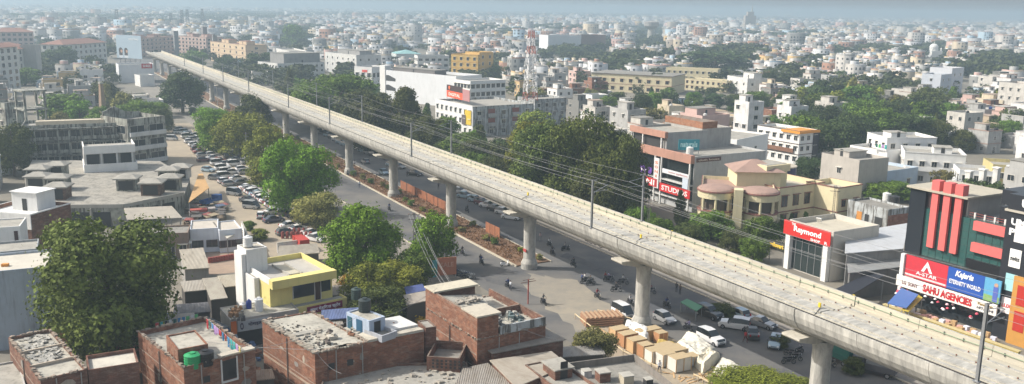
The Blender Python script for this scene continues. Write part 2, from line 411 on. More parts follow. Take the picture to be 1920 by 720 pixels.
# ---------------------------------------------------------------- trees
NR = np.random.default_rng(5)
def crown_mesh(kind, n, leaf, seed, name='crown'):
    """unit crown: base at z=0, height 1, radius about .5, leaf quads through the lobes"""
    g = np.random.default_rng(seed); L = []
    if kind == 'round': nl = 38
    elif kind == 'cone': nl = 34
    elif kind == 'spread': nl = 60
    elif kind == 'ball': nl = 40
    elif kind == 'palm': nl = 0
    else: nl = 38
    for i in range(nl):
        a = g.uniform(0, 2 * math.pi)
        if kind == 'cone':
            z = g.uniform(.06, .93); rr = (1 - z) ** .7 * .40 * g.uniform(.35, 1.0) * g.choice([1, 1, .7]); lr = .07 + .10 * (1 - z)
        elif kind == 'spread':
            z = g.uniform(.12, .86); e = math.sqrt(max(0.0, 1 - ((z - .42) / .62) ** 2)); rr = .42 * e * g.uniform(.15, 1.0) ** .6; lr = g.uniform(.09, .17)
        elif kind == 'ball':
            u = g.uniform(-.75, 1); z = .46 + .36 * u; rr = .36 * math.sqrt(1 - min(1, abs(u)) ** 2) * g.uniform(.55, 1); lr = g.uniform(.13, .19)
        elif kind == 'tall':
            z = g.uniform(.1, .9); rr = .27 * g.uniform(.2, 1) * (1.25 - z * .55); lr = g.uniform(.10, .16)
        else:
            z = g.uniform(.13, .85); e = math.sqrt(max(0.0, 1 - ((z - .45) / .58) ** 2)); rr = .40 * e * g.uniform(.15, 1.0) ** .6; lr = g.uniform(.12, .20)
        L.append((rr * math.cos(a), rr * math.sin(a), z, lr, g.uniform(.7, 1.25)))
    if kind == 'palm':
        V = []; 
        for i in range(22):
            a = g.uniform(0, 2 * math.pi); up = g.uniform(-.2, .9)
            for j in range(14):
                t = j / 14; r = .5 * t; z = .6 + up * .35 * t - .55 * t * t * (.6 + .4 * (1 - up))
                for sgn in (-1, 1):
                    c = np.array([r * math.cos(a), r * math.sin(a), z]); w = .10 * (1 - t * .6)
                    s = np.array([-math.sin(a) * sgn * w, math.cos(a) * sgn * w, -w * .5]); d = np.array([math.cos(a), math.sin(a), 0]) * .02
                    V.append([c - d, c + d, c + d + s, c - d + s])
        V = np.array(V, np.float32)
    else:
        L = np.array(L); w = L[:, 3] ** 2 * L[:, 4]; idx = g.choice(len(L), n, p=w / w.sum()); c = L[idx]
        d = g.normal(size=(n, 3)); d /= np.linalg.norm(d, axis=1)[:, None]; d[:, 2] = np.where((d[:, 2] < -.35) & (g.random(n) < .7), -d[:, 2], d[:, 2])
        rad = c[:, 3] * (g.random(n) ** .33 * .55 + .5 + (g.random(n) < .08) * g.uniform(0, .5, n)) * (1 + .25 * np.sin(d[:, 0] * 7 + c[:, 0] * 50) * np.cos(d[:, 1] * 6))
        P = c[:, :3] + d * rad[:, None] * np.array([1, 1, .8])
        nr = d * 1.0 + g.normal(size=(n, 3)) * .55 + np.array([0, 0, .25]); nr /= np.linalg.norm(nr, axis=1)[:, None]
        a = g.normal(size=(n, 3)); t = np.cross(nr, a); t /= np.linalg.norm(t, axis=1)[:, None]; b = np.cross(nr, t)
        s = leaf * g.uniform(.45, 1.6, n)[:, None]
        V = np.stack([P - t * s - b * s * .5, P + t * s * .9 - b * s * .6, P + t * s + b * s * .55, P - t * s * .8 + b * s * .6], 1)
    V = V.reshape(-1, 3).astype(np.float32); m = len(V) // 4
    me = bpy.data.meshes.new(name); me.vertices.add(len(V)); me.vertices.foreach_set('co', V.ravel())
    me.loops.add(m * 4); me.loops.foreach_set('vertex_index', np.arange(m * 4, dtype=np.int32))
    me.polygons.add(m); me.polygons.foreach_set('loop_start', np.arange(0, m * 4, 4, dtype=np.int32)); me.polygons.foreach_set('loop_total', np.full(m, 4, np.int32))
    me.materials.append(None); me.update(calc_edges=True); return me
def trunk_mesh(seed, spread=.3, bare=.34):
    g = random.Random(seed); mb = MB()
    mb.tube((0, 0, -.02), (.01, .01, bare), .035, 7, r2=.024)
    for i in range(6):
        a = i * 1.05 + g.random() * .5; r = spread * g.uniform(.5, 1); q = (r * .45 * math.cos(a), r * .45 * math.sin(a), bare + .14); e = (r * math.cos(a), r * math.sin(a), bare + g.uniform(.25, .42))
        mb.tube((.01, .01, bare - .04), q, .018, 5, r2=.012); mb.tube(q, e, .012, 5, r2=.004)
    mb.tube((.01, .01, bare), (0, 0, .85), .024, 6, r2=.006)
    return mb.mesh('trunk', TRUNK)
CRN = {}
def crown(kind, lod, var=0):
    k = (kind, lod, var)
    if k not in CRN:
        n, leaf = {0: (42000, .0095), 1: (16000, .0140), 2: (5200, .024), 3: (1500, .042)}[lod]
        CRN[k] = crown_mesh(kind, n, leaf, hash((len(kind), ord(kind[0]), lod, var)) % 9999)
    return CRN[k]
TRK = [trunk_mesh(s) for s in (1, 2, 3)]
GREENS = {'dark': (0.060, 0.088, 0.030), 'mid': (0.085, 0.170, 0.030), 'bright': (0.105, 0.245, 0.022), 'olive': (0.150, 0.205, 0.034), 'dusty': (0.155, 0.175, 0.07), 'yellow': (0.33, 0.24, 0.03), 'deep': (0.040, 0.078, 0.032), 'hero': (0.078, 0.118, 0.030)}
ADJ = {'dark': 'dark green', 'mid': 'mid-green', 'bright': 'bright green', 'olive': 'olive green', 'dusty': 'dusty grey-green', 'yellow': 'yellow-flowering', 'deep': 'deep green', 'hero': 'dark green'}
SHP = {'round': 'round-crowned', 'cone': 'pointed', 'spread': 'wide-spreading', 'ball': 'ball-shaped', 'tall': 'tall narrow', 'palm': 'palm-like'}
TREES = []
def tree(loc, h, w, kind='round', col='mid', lod=1, label=None, group='trees standing among the houses', name=None, res=True, cz=0.0):
    rt = random.Random(int(loc.x * 7 + loc.y * 13 + w * 5)); e = thing(name or {'palm': 'palm_tree', 'cone': 'conifer_tree'}.get(kind, 'leafy_tree'), label, 'tree', loc, rt.uniform(0, 6.28), group)
    e.scale = (w, w, h)
    t = put('trunk', R.choice(TRK), e)
    if kind == 'palm': t.scale = (.6, .6, .75)
    c = put('crown', crown(kind, lod, rt.randrange(3)), e, (0, 0, cz))
    c.scale = (1, 1, 1 - cz)
    c.material_slots[0].link = 'OBJECT'; c.material_slots[0].material = leafmat(GREENS[col])
    if res: FOOT.append((loc.x, loc.y, w * .38))
    TREES.append((e, '%s %s tree' % (ADJ[col], SHP[kind]))) if label is None else None
    return e
def T(x, ytop, h, wpx, kind='round', col='mid', lod=1, label=None, **k):
    p = G(x, ytop + 2, h); dep = PX((p.x, p.y, h * .5))[2]
    p.z = 0
    return tree(p, h, wpx * dep / F * 1.05, kind, col, lod, label, **k)

# ---------------------------------------------------------------- people (one skinned surface each)
def person_mesh(pose, shirt, trousers, skin=(0.20, 0.11, 0.07)):
    J = {'pel': (0, 0, .95), 'wst': (0, 0, 1.08), 'cst': (0, .01, 1.32), 'nck': (0, .02, 1.47), 'hd': (0, -.01, 1.60), 'top': (0, 0, 1.70)}
    r = {'pel': .15, 'wst': .13, 'cst': .16, 'nck': .06, 'hd': .095, 'top': .07}
    for s, k in ((-1, 'l'), (1, 'r')):
        if pose == 'ride':
            J.update({'pel': (0, 0.05, .80), 'wst': (0, .03, .95), 'cst': (0, -.05, 1.2), 'nck': (0, -.08, 1.36), 'hd': (0, -.12, 1.48), 'top': (0, -.12, 1.57)})
            J.update({'sh' + k: (s * .19, -.06, 1.28), 'el' + k: (s * .27, -.22, 1.06), 'ha' + k: (s * .28, -.52, 1.02), 'hi' + k: (s * .10, 0, .78), 'kn' + k: (s * .20, -.40, .70), 'an' + k: (s * .18, -.22, .32), 'to' + k: (s * .18, -.38, .27)})
        elif pose == 'walk':
            J.update({'sh' + k: (s * .19, 0, 1.40), 'el' + k: (s * .25, s * .12, 1.14), 'ha' + k: (s * .25, s * .02 - .12, .92), 'hi' + k: (s * .10, 0, .90), 'kn' + k: (s * .11, -s * .18 - .05, .50), 'an' + k: (s * .11, -s * .30 + .05, .09), 'to' + k: (s * .12, -s * .30 - .12, .04)})
        else:
            J.update({'sh' + k: (s * .19, 0, 1.40), 'el' + k: (s * .26, .02, 1.13), 'ha' + k: (s * .25, -.08, .88), 'hi' + k: (s * .10, 0, .90), 'kn' + k: (s * .12, -.02, .49), 'an' + k: (s * .13, 0, .09), 'to' + k: (s * .14, -.16, .04)})
        r.update({'sh' + k: .07, 'el' + k: .048, 'ha' + k: .035, 'hi' + k: .095, 'kn' + k: .062, 'an' + k: .042, 'to' + k: .035})
    names = list(J); ed = [('pel', 'wst'), ('wst', 'cst'), ('cst', 'nck'), ('nck', 'hd'), ('hd', 'top')]
    for k in 'lr': ed += [('cst', 'sh' + k), ('sh' + k, 'el' + k), ('el' + k, 'ha' + k), ('pel', 'hi' + k), ('hi' + k, 'kn' + k), ('kn' + k, 'an' + k), ('an' + k, 'to' + k)]
    me = bpy.data.meshes.new('p'); me.from_pydata([J[k] for k in names], [(names.index(a), names.index(b)) for a, b in ed], [])
    ob = bpy.data.objects.new('p', me); COL.objects.link(ob)
    md = ob.modifiers.new('s', 'SKIN'); md.use_smooth_shade = True
    sv = me.skin_vertices[0].data
    for i, k in enumerate(names): sv[i].radius = (r[k], r[k] * .85); sv[i].use_root = (k == 'pel')
    sb = ob.modifiers.new('b', 'SUBSURF'); sb.levels = 1
    bpy.context.view_layer.update()
    out = bpy.data.meshes.new_from_object(ob.evaluated_get(bpy.context.evaluated_depsgraph_get())); bpy.data.objects.remove(ob)
    out.name = 'body'; out.materials.clear()
    for m in (plain(shirt, .8, name='cloth'), plain(trousers, .8, name='cloth'), plain(skin, .6, name='skin'), DARK): out.materials.append(m)
    P = {k: Vector(J[k]) for k in J}
    for f in out.polygons:
        c = f.center; k = min(P, key=lambda q: (P[q] - c).length)
        f.material_index = 2 if k[:2] in ('hd', 'to', 'ha') and k not in ('top', 'tol', 'tor') or k in ('hd', 'top') or k == 'nck' and c.z > P['nck'].z else 3 if k in ('tol', 'tor') else 1 if k[:2] in ('hi', 'kn', 'an', 'pe') else 0
    # nose ridge and brow: pull the front of the face
    return out, P['hd']
PPL = {}
def person(loc, rz, pose, shirt, trousers, label, group=None, helmet=None):
    key = (pose, shirt, trousers)
    if key not in PPL: PPL[key] = person_mesh(pose, shirt, trousers)
    me, hd = PPL[key]
    e = thing('person', label, 'person', loc, rz, group)
    put('body', me, e)
    hb = MB(); hb.dome(hd.x, hd.y + .015, hd.z + .02, .108, .11, 12, 4)
    hb.build('helmet' if helmet else 'hair', plain(helmet or (0.012, 0.01, 0.01), .5), e, smooth=True)
    fc = MB().add([(0, hd.y - .125, hd.z - .015), (-.016, hd.y - .09, hd.z - .02), (.016, hd.y - .09, hd.z - .02), (0, hd.y - .09, hd.z + .025)], [(0, 1, 3), (0, 3, 2), (0, 2, 1)])
    return e

# ---------------------------------------------------------------- vehicles
def loft(st, glass_i=1, side_gap=.3):
    """st: (x, zbelt, zroof, wbelt, wroof) along the car, front at +x"""
    body, sg, ws = MB(), (MB(), MB()), (MB(), MB())
    def sec(q):
        x, zb, zr, wb, wr = q
        return [(x, -wb * .93, .22), (x, -wb, .42), (x, -wb, zb * .8 + .08), (x, -wb * .985, zb), (x, -wr, zr), (x, wr, zr), (x, wb * .985, zb), (x, wb, zb * .8 + .08), (x, wb, .42), (x, wb * .93, .22)]
    S = [sec(q) for q in st]
    for i in range(len(S) - 1):
        a, b = S[i], S[i + 1]; qa, qb = st[i], st[i + 1]
        cab = min(qa[2] - qa[1], qb[2] - qb[1]) > side_gap
        slope = abs(qa[2] - qb[2]) > .22
        for k in range(9):
            f = [a[k], b[k], b[k + 1], a[k + 1]]
            if k in (3, 5):
                (sg[k == 5] if cab or (slope and max(qa[2] - qa[1], qb[2] - qb[1]) > side_gap) else body).add(f, [(3, 2, 1, 0)])
            elif k == 4 and slope: ws[qa[0] > -.5].add(f, [(3, 2, 1, 0)])
            else: body.add(f, [(3, 2, 1, 0)])
    body.add(S[0], [tuple(range(10))]); body.add(S[-1], [tuple(reversed(range(10)))])
    return body, sg, ws
CARK = {
 'hatchback': [(-1.85, .78, .80, .72, .60), (-1.8, .92, .98, .78, .62), (-1.45, .95, 1.44, .80, .60), (-.55, .93, 1.50, .82, .62), (.15, .90, 1.46, .82, .60), (.85, .88, .95, .80, .66), (1.55, .76, .80, .76, .60), (1.82, .58, .60, .66, .52)],
 'suv': [(-2.15, .95, 1.0, .82, .68), (-2.1, 1.05, 1.62, .86, .66), (-1.0, 1.05, 1.74, .90, .70), (.1, 1.03, 1.70, .90, .68), (.85, 1.02, 1.10, .88, .74), (1.85, .95, 1.0, .84, .70), (2.12, .72, .75, .76, .62)],
 'sedan': [(-2.15, .80, .84, .74, .62), (-2.0, .90, .95, .80, .68), (-1.45, .93, .99, .82, .62), (-.85, .93, 1.42, .83, .60), (.1, .91, 1.46, .83, .60), (.85, .88, .95, .82, .66), (1.8, .76, .80, .78, .62), (2.15, .56, .58, .68, .54)],
 'van': [(-1.9, .95, 1.0, .80, .68), (-1.85, 1.0, 1.80, .82, .70), (-.6, 1.0, 1.86, .84, .72), (.7, .98, 1.80, .84, .70), (1.45, .95, 1.02, .82, .70), (1.75, .70, .74, .78, .66)],
}
CARM = {}
WHEEL = None
def wheel_meshes():
    global WHEEL
    if WHEEL: return WHEEL
    t = MB(); n = 16
    for r0, r1, y0, y1, mi in ((.31, .31, -.1, .1, 0), (.31, .2, .1, .1, 0), (.2, .31, -.1, -.1, 0)):
        for i in range(n):
            a, b = 2 * math.pi * i / n, 2 * math.pi * (i + 1) / n
            t.add([(r0 * math.cos(a), y0, r0 * math.sin(a)), (r0 * math.cos(b), y0, r0 * math.sin(b)), (r1 * math.cos(b), y1, r1 * math.sin(b)), (r1 * math.cos(a), y1, r1 * math.sin(a))], [(0, 1, 2, 3)])
    rim = MB(); rim.tube((0, -.075, 0), (0, .075, 0), .2, 10)
    WHEEL = (t.mesh('tyre', plain((.015, .015, .015), .8, name='rubber')), rim.mesh('rim', plain((.4, .4, .42), .35, .7, name='alloy')))
    return WHEEL
CARS = []
PAINT = {'white': (.72, .72, .72), 'silver': (.42, .43, .44), 'grey': (.16, .17, .18), 'black': (.015, .015, .018), 'red': (.22, .02, .02), 'maroon': (.11, .015, .02), 'blue': (.03, .08, .28), 'pale blue': (.30, .42, .50), 'dark blue': (.02, .03, .08), 'green': (.02, .10, .06), 'beige': (.45, .40, .32)}
def car(loc, rz, kind='hatchback', color='white', label=None, group=None, desc=None, lod=0):
    if kind not in CARM:
        b, s, w = loft(CARK[kind]); L = CARK[kind][-1][0]
        bm_ = b.mesh('body', [None])
        bm_.polygons.foreach_set('use_smooth', [False] * len(bm_.polygons))
        ss, ww = [q.mesh('side_glass', glass((.012, .015, .018), .08)) for q in s], [w[0].mesh('rear_window', glass((.02, .028, .035), .06)), w[1].mesh('windscreen', glass((.02, .028, .035), .06))]
        trim = MB(); x0 = CARK[kind][0][0]
        trim.box(x0 - .06, x0 + .12, -.66, .66, .26, .50); trim.box(L - .10, L + .05, -.62, .62, .24, .44)
        trim.box(L - .12, L + .01, -.36, .36, .52, .60)
        for s_ in (-1, 1): trim.box(.62, .78, s_ * .92 - .07, s_ * .92 + .07, .92, 1.06)
        tm = trim.mesh('bumper', plain((.04, .04, .045), .5, name='plastic'))
        hl = MB().box(-.10, .05, -.15, .15, -.07, .07).mesh('headlight', plain((.75, .78, .8), .1, name='lamp_lens'))
        tl = MB().box(-.04, .08, -.10, .10, -.14, .14).mesh('tail_light', plain((.35, .01, .01), .2, name='lamp_lens'))
        CARM[kind] = (bm_, ss, ww, tm, hl, tl)
    bm_, ss, ww, tm, hl, tl = CARM[kind]; st = CARK[kind]; L = st[-1][0]; x0 = st[0][0]
    e = thing('parked_car' if group and 'park' in group else 'moving_car', label, 'car', loc, rz, group)
    b = put('body', bm_, e); b.material_slots[0].link = 'OBJECT'; b.material_slots[0].material = carpaint(color)
    put('side_glass', ss[0], e); put('side_glass', ss[1], e); put('bumper', tm, e)
    for q in ww:
        if len(q.polygons): put(q.name.split('.')[0], q, e)
    ty, ri = wheel_meshes(); yw = st[3][3] - .09
    for x in (x0 + .62, L - .66):
        for y in (-yw, yw):
            w = put('wheel', ty, e, (x, y, .31))
            if lod == 0: put('rim', ri, w)
    for y in (-.55, .55):
        put('headlight', hl, e, (L - .02 if kind != 'suv' else L, y, .62)); 
        if lod == 0: put('tail_light', tl, e, (x0 - .02, y, .85))
    if label is None: CARS.append((e, desc or '%s %s' % (color, {'suv': 'SUV', 'van': 'minivan'}.get(kind, kind))))
    return e
def carpaint(color):
    k = ('car', color)
    if k not in MC:
        m, nt, b = newmat('car_paint'); c = PAINT[color]
        col = mixn(nt, math_(nt, 'MULTIPLY', noise(nt, coords(nt), 1.2, 4), .22), c, (.30, .27, .22))
        nt.links.new(col, b.inputs['Base Color']); b.inputs['Roughness'].default_value = .3; b.inputs['Coat Weight'].default_value = .5
        b.inputs['Metallic'].default_value = .4 if color in ('silver', 'grey') else 0.0; MC[k] = m
    return MC[k]
BIKE = {}
def bike(loc, rz, label, color='black', scooter=False, group='motorcycles on the road', lean=0.0):
    k = (color, scooter)
    if k not in BIKE:
        c = plain(PAINT.get(color, (.02, .02, .02)), .35, name='paint'); blk = plain((.02, .02, .02), .6, name='rubber')
        b = MB()
        # front is -y
        if scooter:
            b.rbox(0, -.50, .62, .34, .09, .62, 0, .25); b.box(-.18, .18, -.5, .2, .24, .32); b.rbox(0, .42, .52, .34, .72, .40, 0, -.08); b.rbox(0, -.58, .98, .26, .14, .16)
        else:
            b.rbox(0, -.16, .86, .28, .50, .24, 0, -.1); b.rbox(0, .02, .45, .26, .42, .36); b.rbox(0, .50, .74, .20, .50, .16, 0, .2)
            b.rbox(0, -.62, .95, .2, .14, .2); b.tube((0, -.55, .95), (0, -.72, .34), .035); b.tube((.12, .1, .32), (.16, .85, .34), .045); b.tube((0, .1, .4), (0, .66, .34), .03)
        bodym = b.mesh('bike_body', [c]); s = MB().rbox(0, .32, .84, .26, .66, .10, 0, .05).mesh('seat', blk)
        h = MB().tube((-.34, -.46, 1.05), (.34, -.46, 1.05), .018).tube((0, -.5, 1.04), (0, -.60, .9), .025).box(-.30, -.22, -.47, -.45, 1.05, 1.18).box(.22, .30, -.47, -.45, 1.05, 1.18).mesh('handlebar', METAL)
        w = MB(); n = 16; ro, ri_, wd = (.24, .13, .05) if scooter else (.30, .22, .045)
        for i in range(n):
            a, d = 2 * math.pi * i / n, 2 * math.pi * (i + 1) / n
            pt = lambda r, t, x: (x, r * math.cos(t), r * math.sin(t))
            w.quad(pt(ro, a, -wd), pt(ro, d, -wd), pt(ro, d, wd), pt(ro, a, wd)); w.quad(pt(ri_, a, wd), pt(ri_, d, wd), pt(ri_, d, -wd), pt(ri_, a, -wd))
            w.quad(pt(ri_, a, -wd), pt(ri_, d, -wd), pt(ro, d, -wd), pt(ro, a, -wd)); w.quad(pt(ro, a, wd), pt(ro, d, wd), pt(ri_, d, wd), pt(ri_, a, wd))
        for i in range(3):
            a = i * math.pi / 3; w.tube((0, ri_ * math.cos(a), ri_ * math.sin(a)), (0, -ri_ * math.cos(a), -ri_ * math.sin(a)), .012, 4)
        l = MB().tube((0, -.70, .96), (0, -.76, .96), .08, 8).mesh('headlight', plain((.7, .7, .7), .1, name='lamp_lens'))
        BIKE[k] = (bodym, s, h, w.mesh('wheel', blk), l, .24 if scooter else .30)
    bodym, s, h, w, l, wr = BIKE[k]
    e = thing('scooter' if scooter else 'motorcycle', label, 'scooter' if scooter else 'motorcycle', loc, rz, group)
    e.rotation_euler = (0, lean, rz)
    put('bike_body', bodym, e); put('seat', s, e); put('handlebar', h, e); put('headlight', l, e)
    put('wheel', w, e, (0, -.68, wr)); put('wheel', w, e, (0, .62, wr))
    return e
# ---------------------------------------------------------------- light, sky, air
SUN_EL, SUN_AZ = 40.0, 178.0      # azimuth (deg, from +x, counter-clockwise) the light comes from
w = bpy.data.worlds.new('World'); sc.world = w; w.use_nodes = True; nt = w.node_tree
sky = nt.nodes.new('ShaderNodeTexSky'); sky.sky_type = 'NISHITA'; sky.sun_disc = False
sky.sun_elevation = math.radians(SUN_EL); sky.sun_rotation = math.radians(90 - SUN_AZ); sky.dust_density = 7.0; sky.air_density = 1.2
bg = nt.nodes['Background']; bg.inputs[1].default_value = 0.15; nt.links.new(mixn(nt, .42, sky.outputs[0], (3.4, 3.65, 3.95)), bg.inputs[0])
sl = bpy.data.lights.new('sun', 'SUN'); sl.energy = 4.2; sl.angle = math.radians(0.6); sl.color = (1.0, 0.96, 0.90)
so_ = bpy.data.objects.new('sun', sl); COL.objects.link(so_)
d = Vector((math.cos(math.radians(SUN_AZ)) * math.cos(math.radians(SUN_EL)), math.sin(math.radians(SUN_AZ)) * math.cos(math.radians(SUN_EL)), math.sin(math.radians(SUN_EL))))
so_.rotation_euler = d.to_track_quat('Z', 'Y').to_euler(); so_.location = (-60, 40, 120)
vs = sc.view_settings; vs.view_transform = 'Standard'; vs.look = 'None'; vs.exposure = 0.46; vs.gamma = 1
sc.cycles.max_bounces = 6; sc.cycles.diffuse_bounces = 3; sc.cycles.transparent_max_bounces = 4; sc.cycles.volume_bounces = 2; sc.cycles.sample_clamp_indirect = 4
hm = bpy.data.materials.new('air'); hm.use_nodes = True; nt = hm.node_tree; nt.nodes.remove(nt.nodes['Principled BSDF'])
pv = nt.nodes.new('ShaderNodeVolumePrincipled'); pv.inputs['Color'].default_value = (0.42, 0.545, 0.64, 1); pv.inputs['Density'].default_value = 0.00054; pv.inputs['Anisotropy'].default_value = 0.2
pv.inputs['Density Attribute'].default_value = ''
nt.links.new(pv.outputs[0], nt.nodes['Material Output'].inputs['Volume'])
tag(MB().box(-16000, 16000, -300, 22000, -1, 62).build('haze', hm), kind='stuff')

# ---------------------------------------------------------------- ground and roads
earth = ground((0.17, 0.155, 0.125), (0.22, 0.20, 0.165), (0.12, 0.115, 0.10), 0.02, 0.3, name='earth')
struct('ground', MB().add([(-30000, -250, 0), (30000, -250, 0), (30000, 40000, 0), (-30000, 40000, 0)], [(0, 1, 2, 3)]), earth)
asph = ground((0.082, 0.084, 0.090), (0.125, 0.124, 0.121), (0.20, 0.18, 0.15), 0.05, 0.10, 0.01, 'asphalt', 0.85, (1, 1), .55)
sand = ground((0.36, 0.30, 0.215), (0.29, 0.245, 0.185), (0.22, 0.195, 0.16), 0.06, 0.4, 0.02, 'sandy_ground')
pave = ground((0.26, 0.235, 0.20), (0.20, 0.185, 0.16), (0.15, 0.14, 0.125), 0.08, 0.7, 0.02, 'paving')
kerbm = ground((0.50, 0.45, 0.35), (0.42, 0.38, 0.30), (0.30, 0.27, 0.22), 0.3, 2.0, 0.0, 'kerb')
soil = ground((0.17, 0.095, 0.055), (0.21, 0.13, 0.08), (0.11, 0.07, 0.045), 0.3, 1.5, 0.06, 'soil')
def strip(name, s0, s1, o0, o1, z, m, h=0.0, n=24):
    mb = MB()
    if h:
        pts = [SO(s0, o0), SO(s0, o1), SO(s1, o1), SO(s1, o0)]; mb.prism([(p.x, p.y) for p in pts], z, z + h)
    else: mb.quad(SO(s0, o0, z), SO(s0, o1, z), SO(s1, o1, z), SO(s1, o0, z))
    return struct(name, mb, m)
strip('road', -40, 760, 61.5, 91.0, 0.008, asph)
strip('parking_ground', 128, 345, 33, 52.5, 0.008, sand)
strip('pavement', 128, 700, 52.5, 61.3, 0.012, pave)
strip('pavement', -30, 700, 91.2, 104, 0.012, pave)
strip('kerb', -40, 700, 91.0, 91.2, 0.0, kerbm, .14)
strip('kerb', 122, 700, 61.3, 61.5, 0.0, kerbm, .14)
strip('kerb', 129, 600, 71.9, 72.15, 0.0, kerbm, .28)
strip('kerb', 129, 600, 78.9, 79.1, 0.0, kerbm, .28)
strip('median_soil', 129.2, 600, 72.15, 78.9, 0.0, soil, .2)
# sand drifted over the junction, ragged outline
def blob(name, pts, z, m, seed=1, amp=.12):
    g = random.Random(seed); P = []
    for i in range(len(pts)):
        a, b = Vector(pts[i]), Vector(pts[(i + 1) % len(pts)])
        for k in range(6):
            q = a.lerp(b, k / 6); P.append((q.x + g.uniform(-amp, amp) * 8, q.y + g.uniform(-amp, amp) * 8, z))
    return struct(name, MB().add(P, [tuple(range(len(P)))]), m)
xy = lambda l: [G(*q)[:2] for q in l]
dust = ground((0.30, 0.265, 0.205), (0.235, 0.215, 0.18), (0.17, 0.165, 0.155), 0.07, 0.5, 0.0, 'dusty_asphalt')
blob('dusty_road_patch', xy([(990, 512), (1075, 525), (1130, 560), (1165, 620), (1100, 640), (1050, 600), (985, 535)]), 0.016, dust, 3)
oil = ground((0.075, 0.076, 0.08), (0.10, 0.10, 0.10), (0.13, 0.125, 0.12), 0.3, 1.2, 0.0, 'patched_asphalt')
for pts in ([(905, 515), (985, 540), (1000, 552), (910, 528)], [(1050, 480), (1150, 520), (1160, 512), (1062, 474)], [(760, 405), (800, 420), (792, 428), (750, 412)], [(1200, 640), (1290, 700), (1280, 706), (1190, 648)], [(640, 330), (668, 345), (660, 352), (630, 336)], [(1290, 645), (1400, 700), (1392, 706), (1280, 652)]): blob('asphalt_patch', xy(pts), 0.013, oil, len(pts), .03)
blob('sandy_verge', xy([(1090, 600), (1160, 590), (1400, 700), (1420, 735), (1180, 730)]), 0.020, sand, 5)

# ---------------------------------------------------------------- the viaduct
con = ground((0.47, 0.455, 0.41), (0.35, 0.34, 0.31), (0.19, 0.188, 0.172), 0.6, 1.3, 0.0, 'concrete', 0.85, (1.3, .4, .30), .85)
deckm = ground((0.48, 0.445, 0.35), (0.41, 0.385, 0.315), (0.30, 0.275, 0.225), 0.3, 0.9, 0.0, 'deck_concrete', 0.85, (.25, 1.4), .6)
vd = thing('elevated_railway', 'long pale concrete metro viaduct on round piers running diagonally across the scene', 'viaduct', SO(0, 73.7), ANG)
sect = [(-4.75, 13.4), (-4.72, 12.7), (-4.5, 12.0), (-4.0, 11.3), (-3.2, 10.65), (-2.3, 10.2), (2.3, 10.2), (3.2, 10.65), (4.0, 11.3), (4.5, 12.0), (4.72, 12.7), (4.75, 13.4), (4.5, 13.4), (4.42, 12.35), (-4.42, 12.35), (-4.5, 13.4)]
XS = [127.5 + 32 * k for k in range(-4, 16)]
for i in range(len(XS) - 1):
    a, b = XS[i] + .07, XS[i + 1] - .07; n = len(sect); mb = MB()
    seg = 4; st = [a + (b - a) * j / seg for j in range(seg + 1)]
    for j in range(seg):
        x0, x1 = st[j], st[j + 1] - (.05 if j < seg - 1 else 0)
        for k in range(n):
            p, q = sect[k], sect[(k + 1) % n]
            mb.quad((x0, *p), (x1, *p), (x1, *q), (x0, *q), 1 if k in (12, 13, 14) else 0)
        mb.add([(x0, *p) for p in sect], [tuple(range(n))]); mb.add([(x1, *p) for p in sect], [tuple(reversed(range(n)))])
    mb.build('deck_span', [con, deckm], vd)
mb = MB()
for y0, y1, z in ((-.75, .75, 12.5), (1.2, 1.55, 12.44), (3.0, 3.35, 12.44), (-1.55, -1.2, 12.44), (-3.35, -3.0, 12.44)):
    for i in range(len(XS) - 1): mb.box(XS[i] + .1, XS[i + 1] - .1, y0, y1, 12.34, z)
mb.build('track_plinth', con, vd)
mb = MB(); x = 15.0
while x < 330:
    for y in (-1.38, -3.18): mb.box(x - .05, x + .05, y - .05, y + .05, 12.3, 12.58)
    x += 2.0
tag(mb.build('rebar_stub', plain((.16, .07, .04), .9), vd), kind='stuff')
mb = MB()
for i in range(len(XS) - 1): mb.box(XS[i], XS[i + 1], 4.36, 4.5, 13.30, 13.47)
mb.build('cable_trough', plain((.03, .026, .024), .9), vd)
mb = MB(); prev = None; x = 0.0
while x < 420:
    p = (x, -4.33, 13.0 + .05 * math.sin(x * .31) + .03 * math.sin(x * 1.1))
    if prev: mb.tube(prev, p, .03, 5)
    prev = p; x += 3.0
mb.build('green_conduit', plain((.22, .33, .20), .6, name='plastic'), vd)
mb = MB()
for i in range(200): mb.box(i * 2.1, i * 2.1 + .07, -4.42, -4.34, 12.8, 13.15)
tag(mb.build('pipe_bracket', plain((.10, .11, .10), .6), vd), kind='stuff')
for (px, py, w_) in ((990, 363, 1), (1202, 442, 1), (1537, 571, 1), (1260, 435, 0), (1601, 556, 0)):
    s, o = so(G(px, py, 12.9)); MB().rbox(s, 73.7 - o, 12.85, .3, .16, .5).tube((s - .1, 73.7 - o, 12.6), (s - 1.0, 73.7 - o + 1.6, 12.42), .04, 5, 1).build('junction_box', [plain((.62, .45, .03), .5), DARK], vd)
pc = MB(); pc.cyl(0, 0, -.2, 1.0, 1.42, 28, cap=False).cyl(0, 0, 1.0, 1.8, 1.42, 28, r2=1.04, cap=False).cyl(0, 0, 1.8, 8.2, 1.04, 28, cap=False).cyl(0, 0, 8.2, 9.3, 1.04, 28, r2=1.25)
pm = pc.mesh('pier', con); 
cp = MB(); 
cap = [(-4.1, 9.75), (-1.6, 9.15), (1.6, 9.15), (4.1, 9.75), (4.3, 9.95), (4.3, 10.18), (-4.3, 10.18), (-4.3, 9.95)]
for x0, x1 in ((-.6, 1.9),):
    for k in range(8):
        p, q = cap[k], cap[(k + 1) % 8]; cp.quad((x0, *q), (x1, *q), (x1, *p), (x0, *p))
    cp.add([(x0, *p) for p in cap], [tuple(reversed(range(8)))]); cp.add([(x1, *p) for p in cap], [tuple(range(8))])
cpm = cp.mesh('pier_cap', plaster((.50, .47, .40), .5))
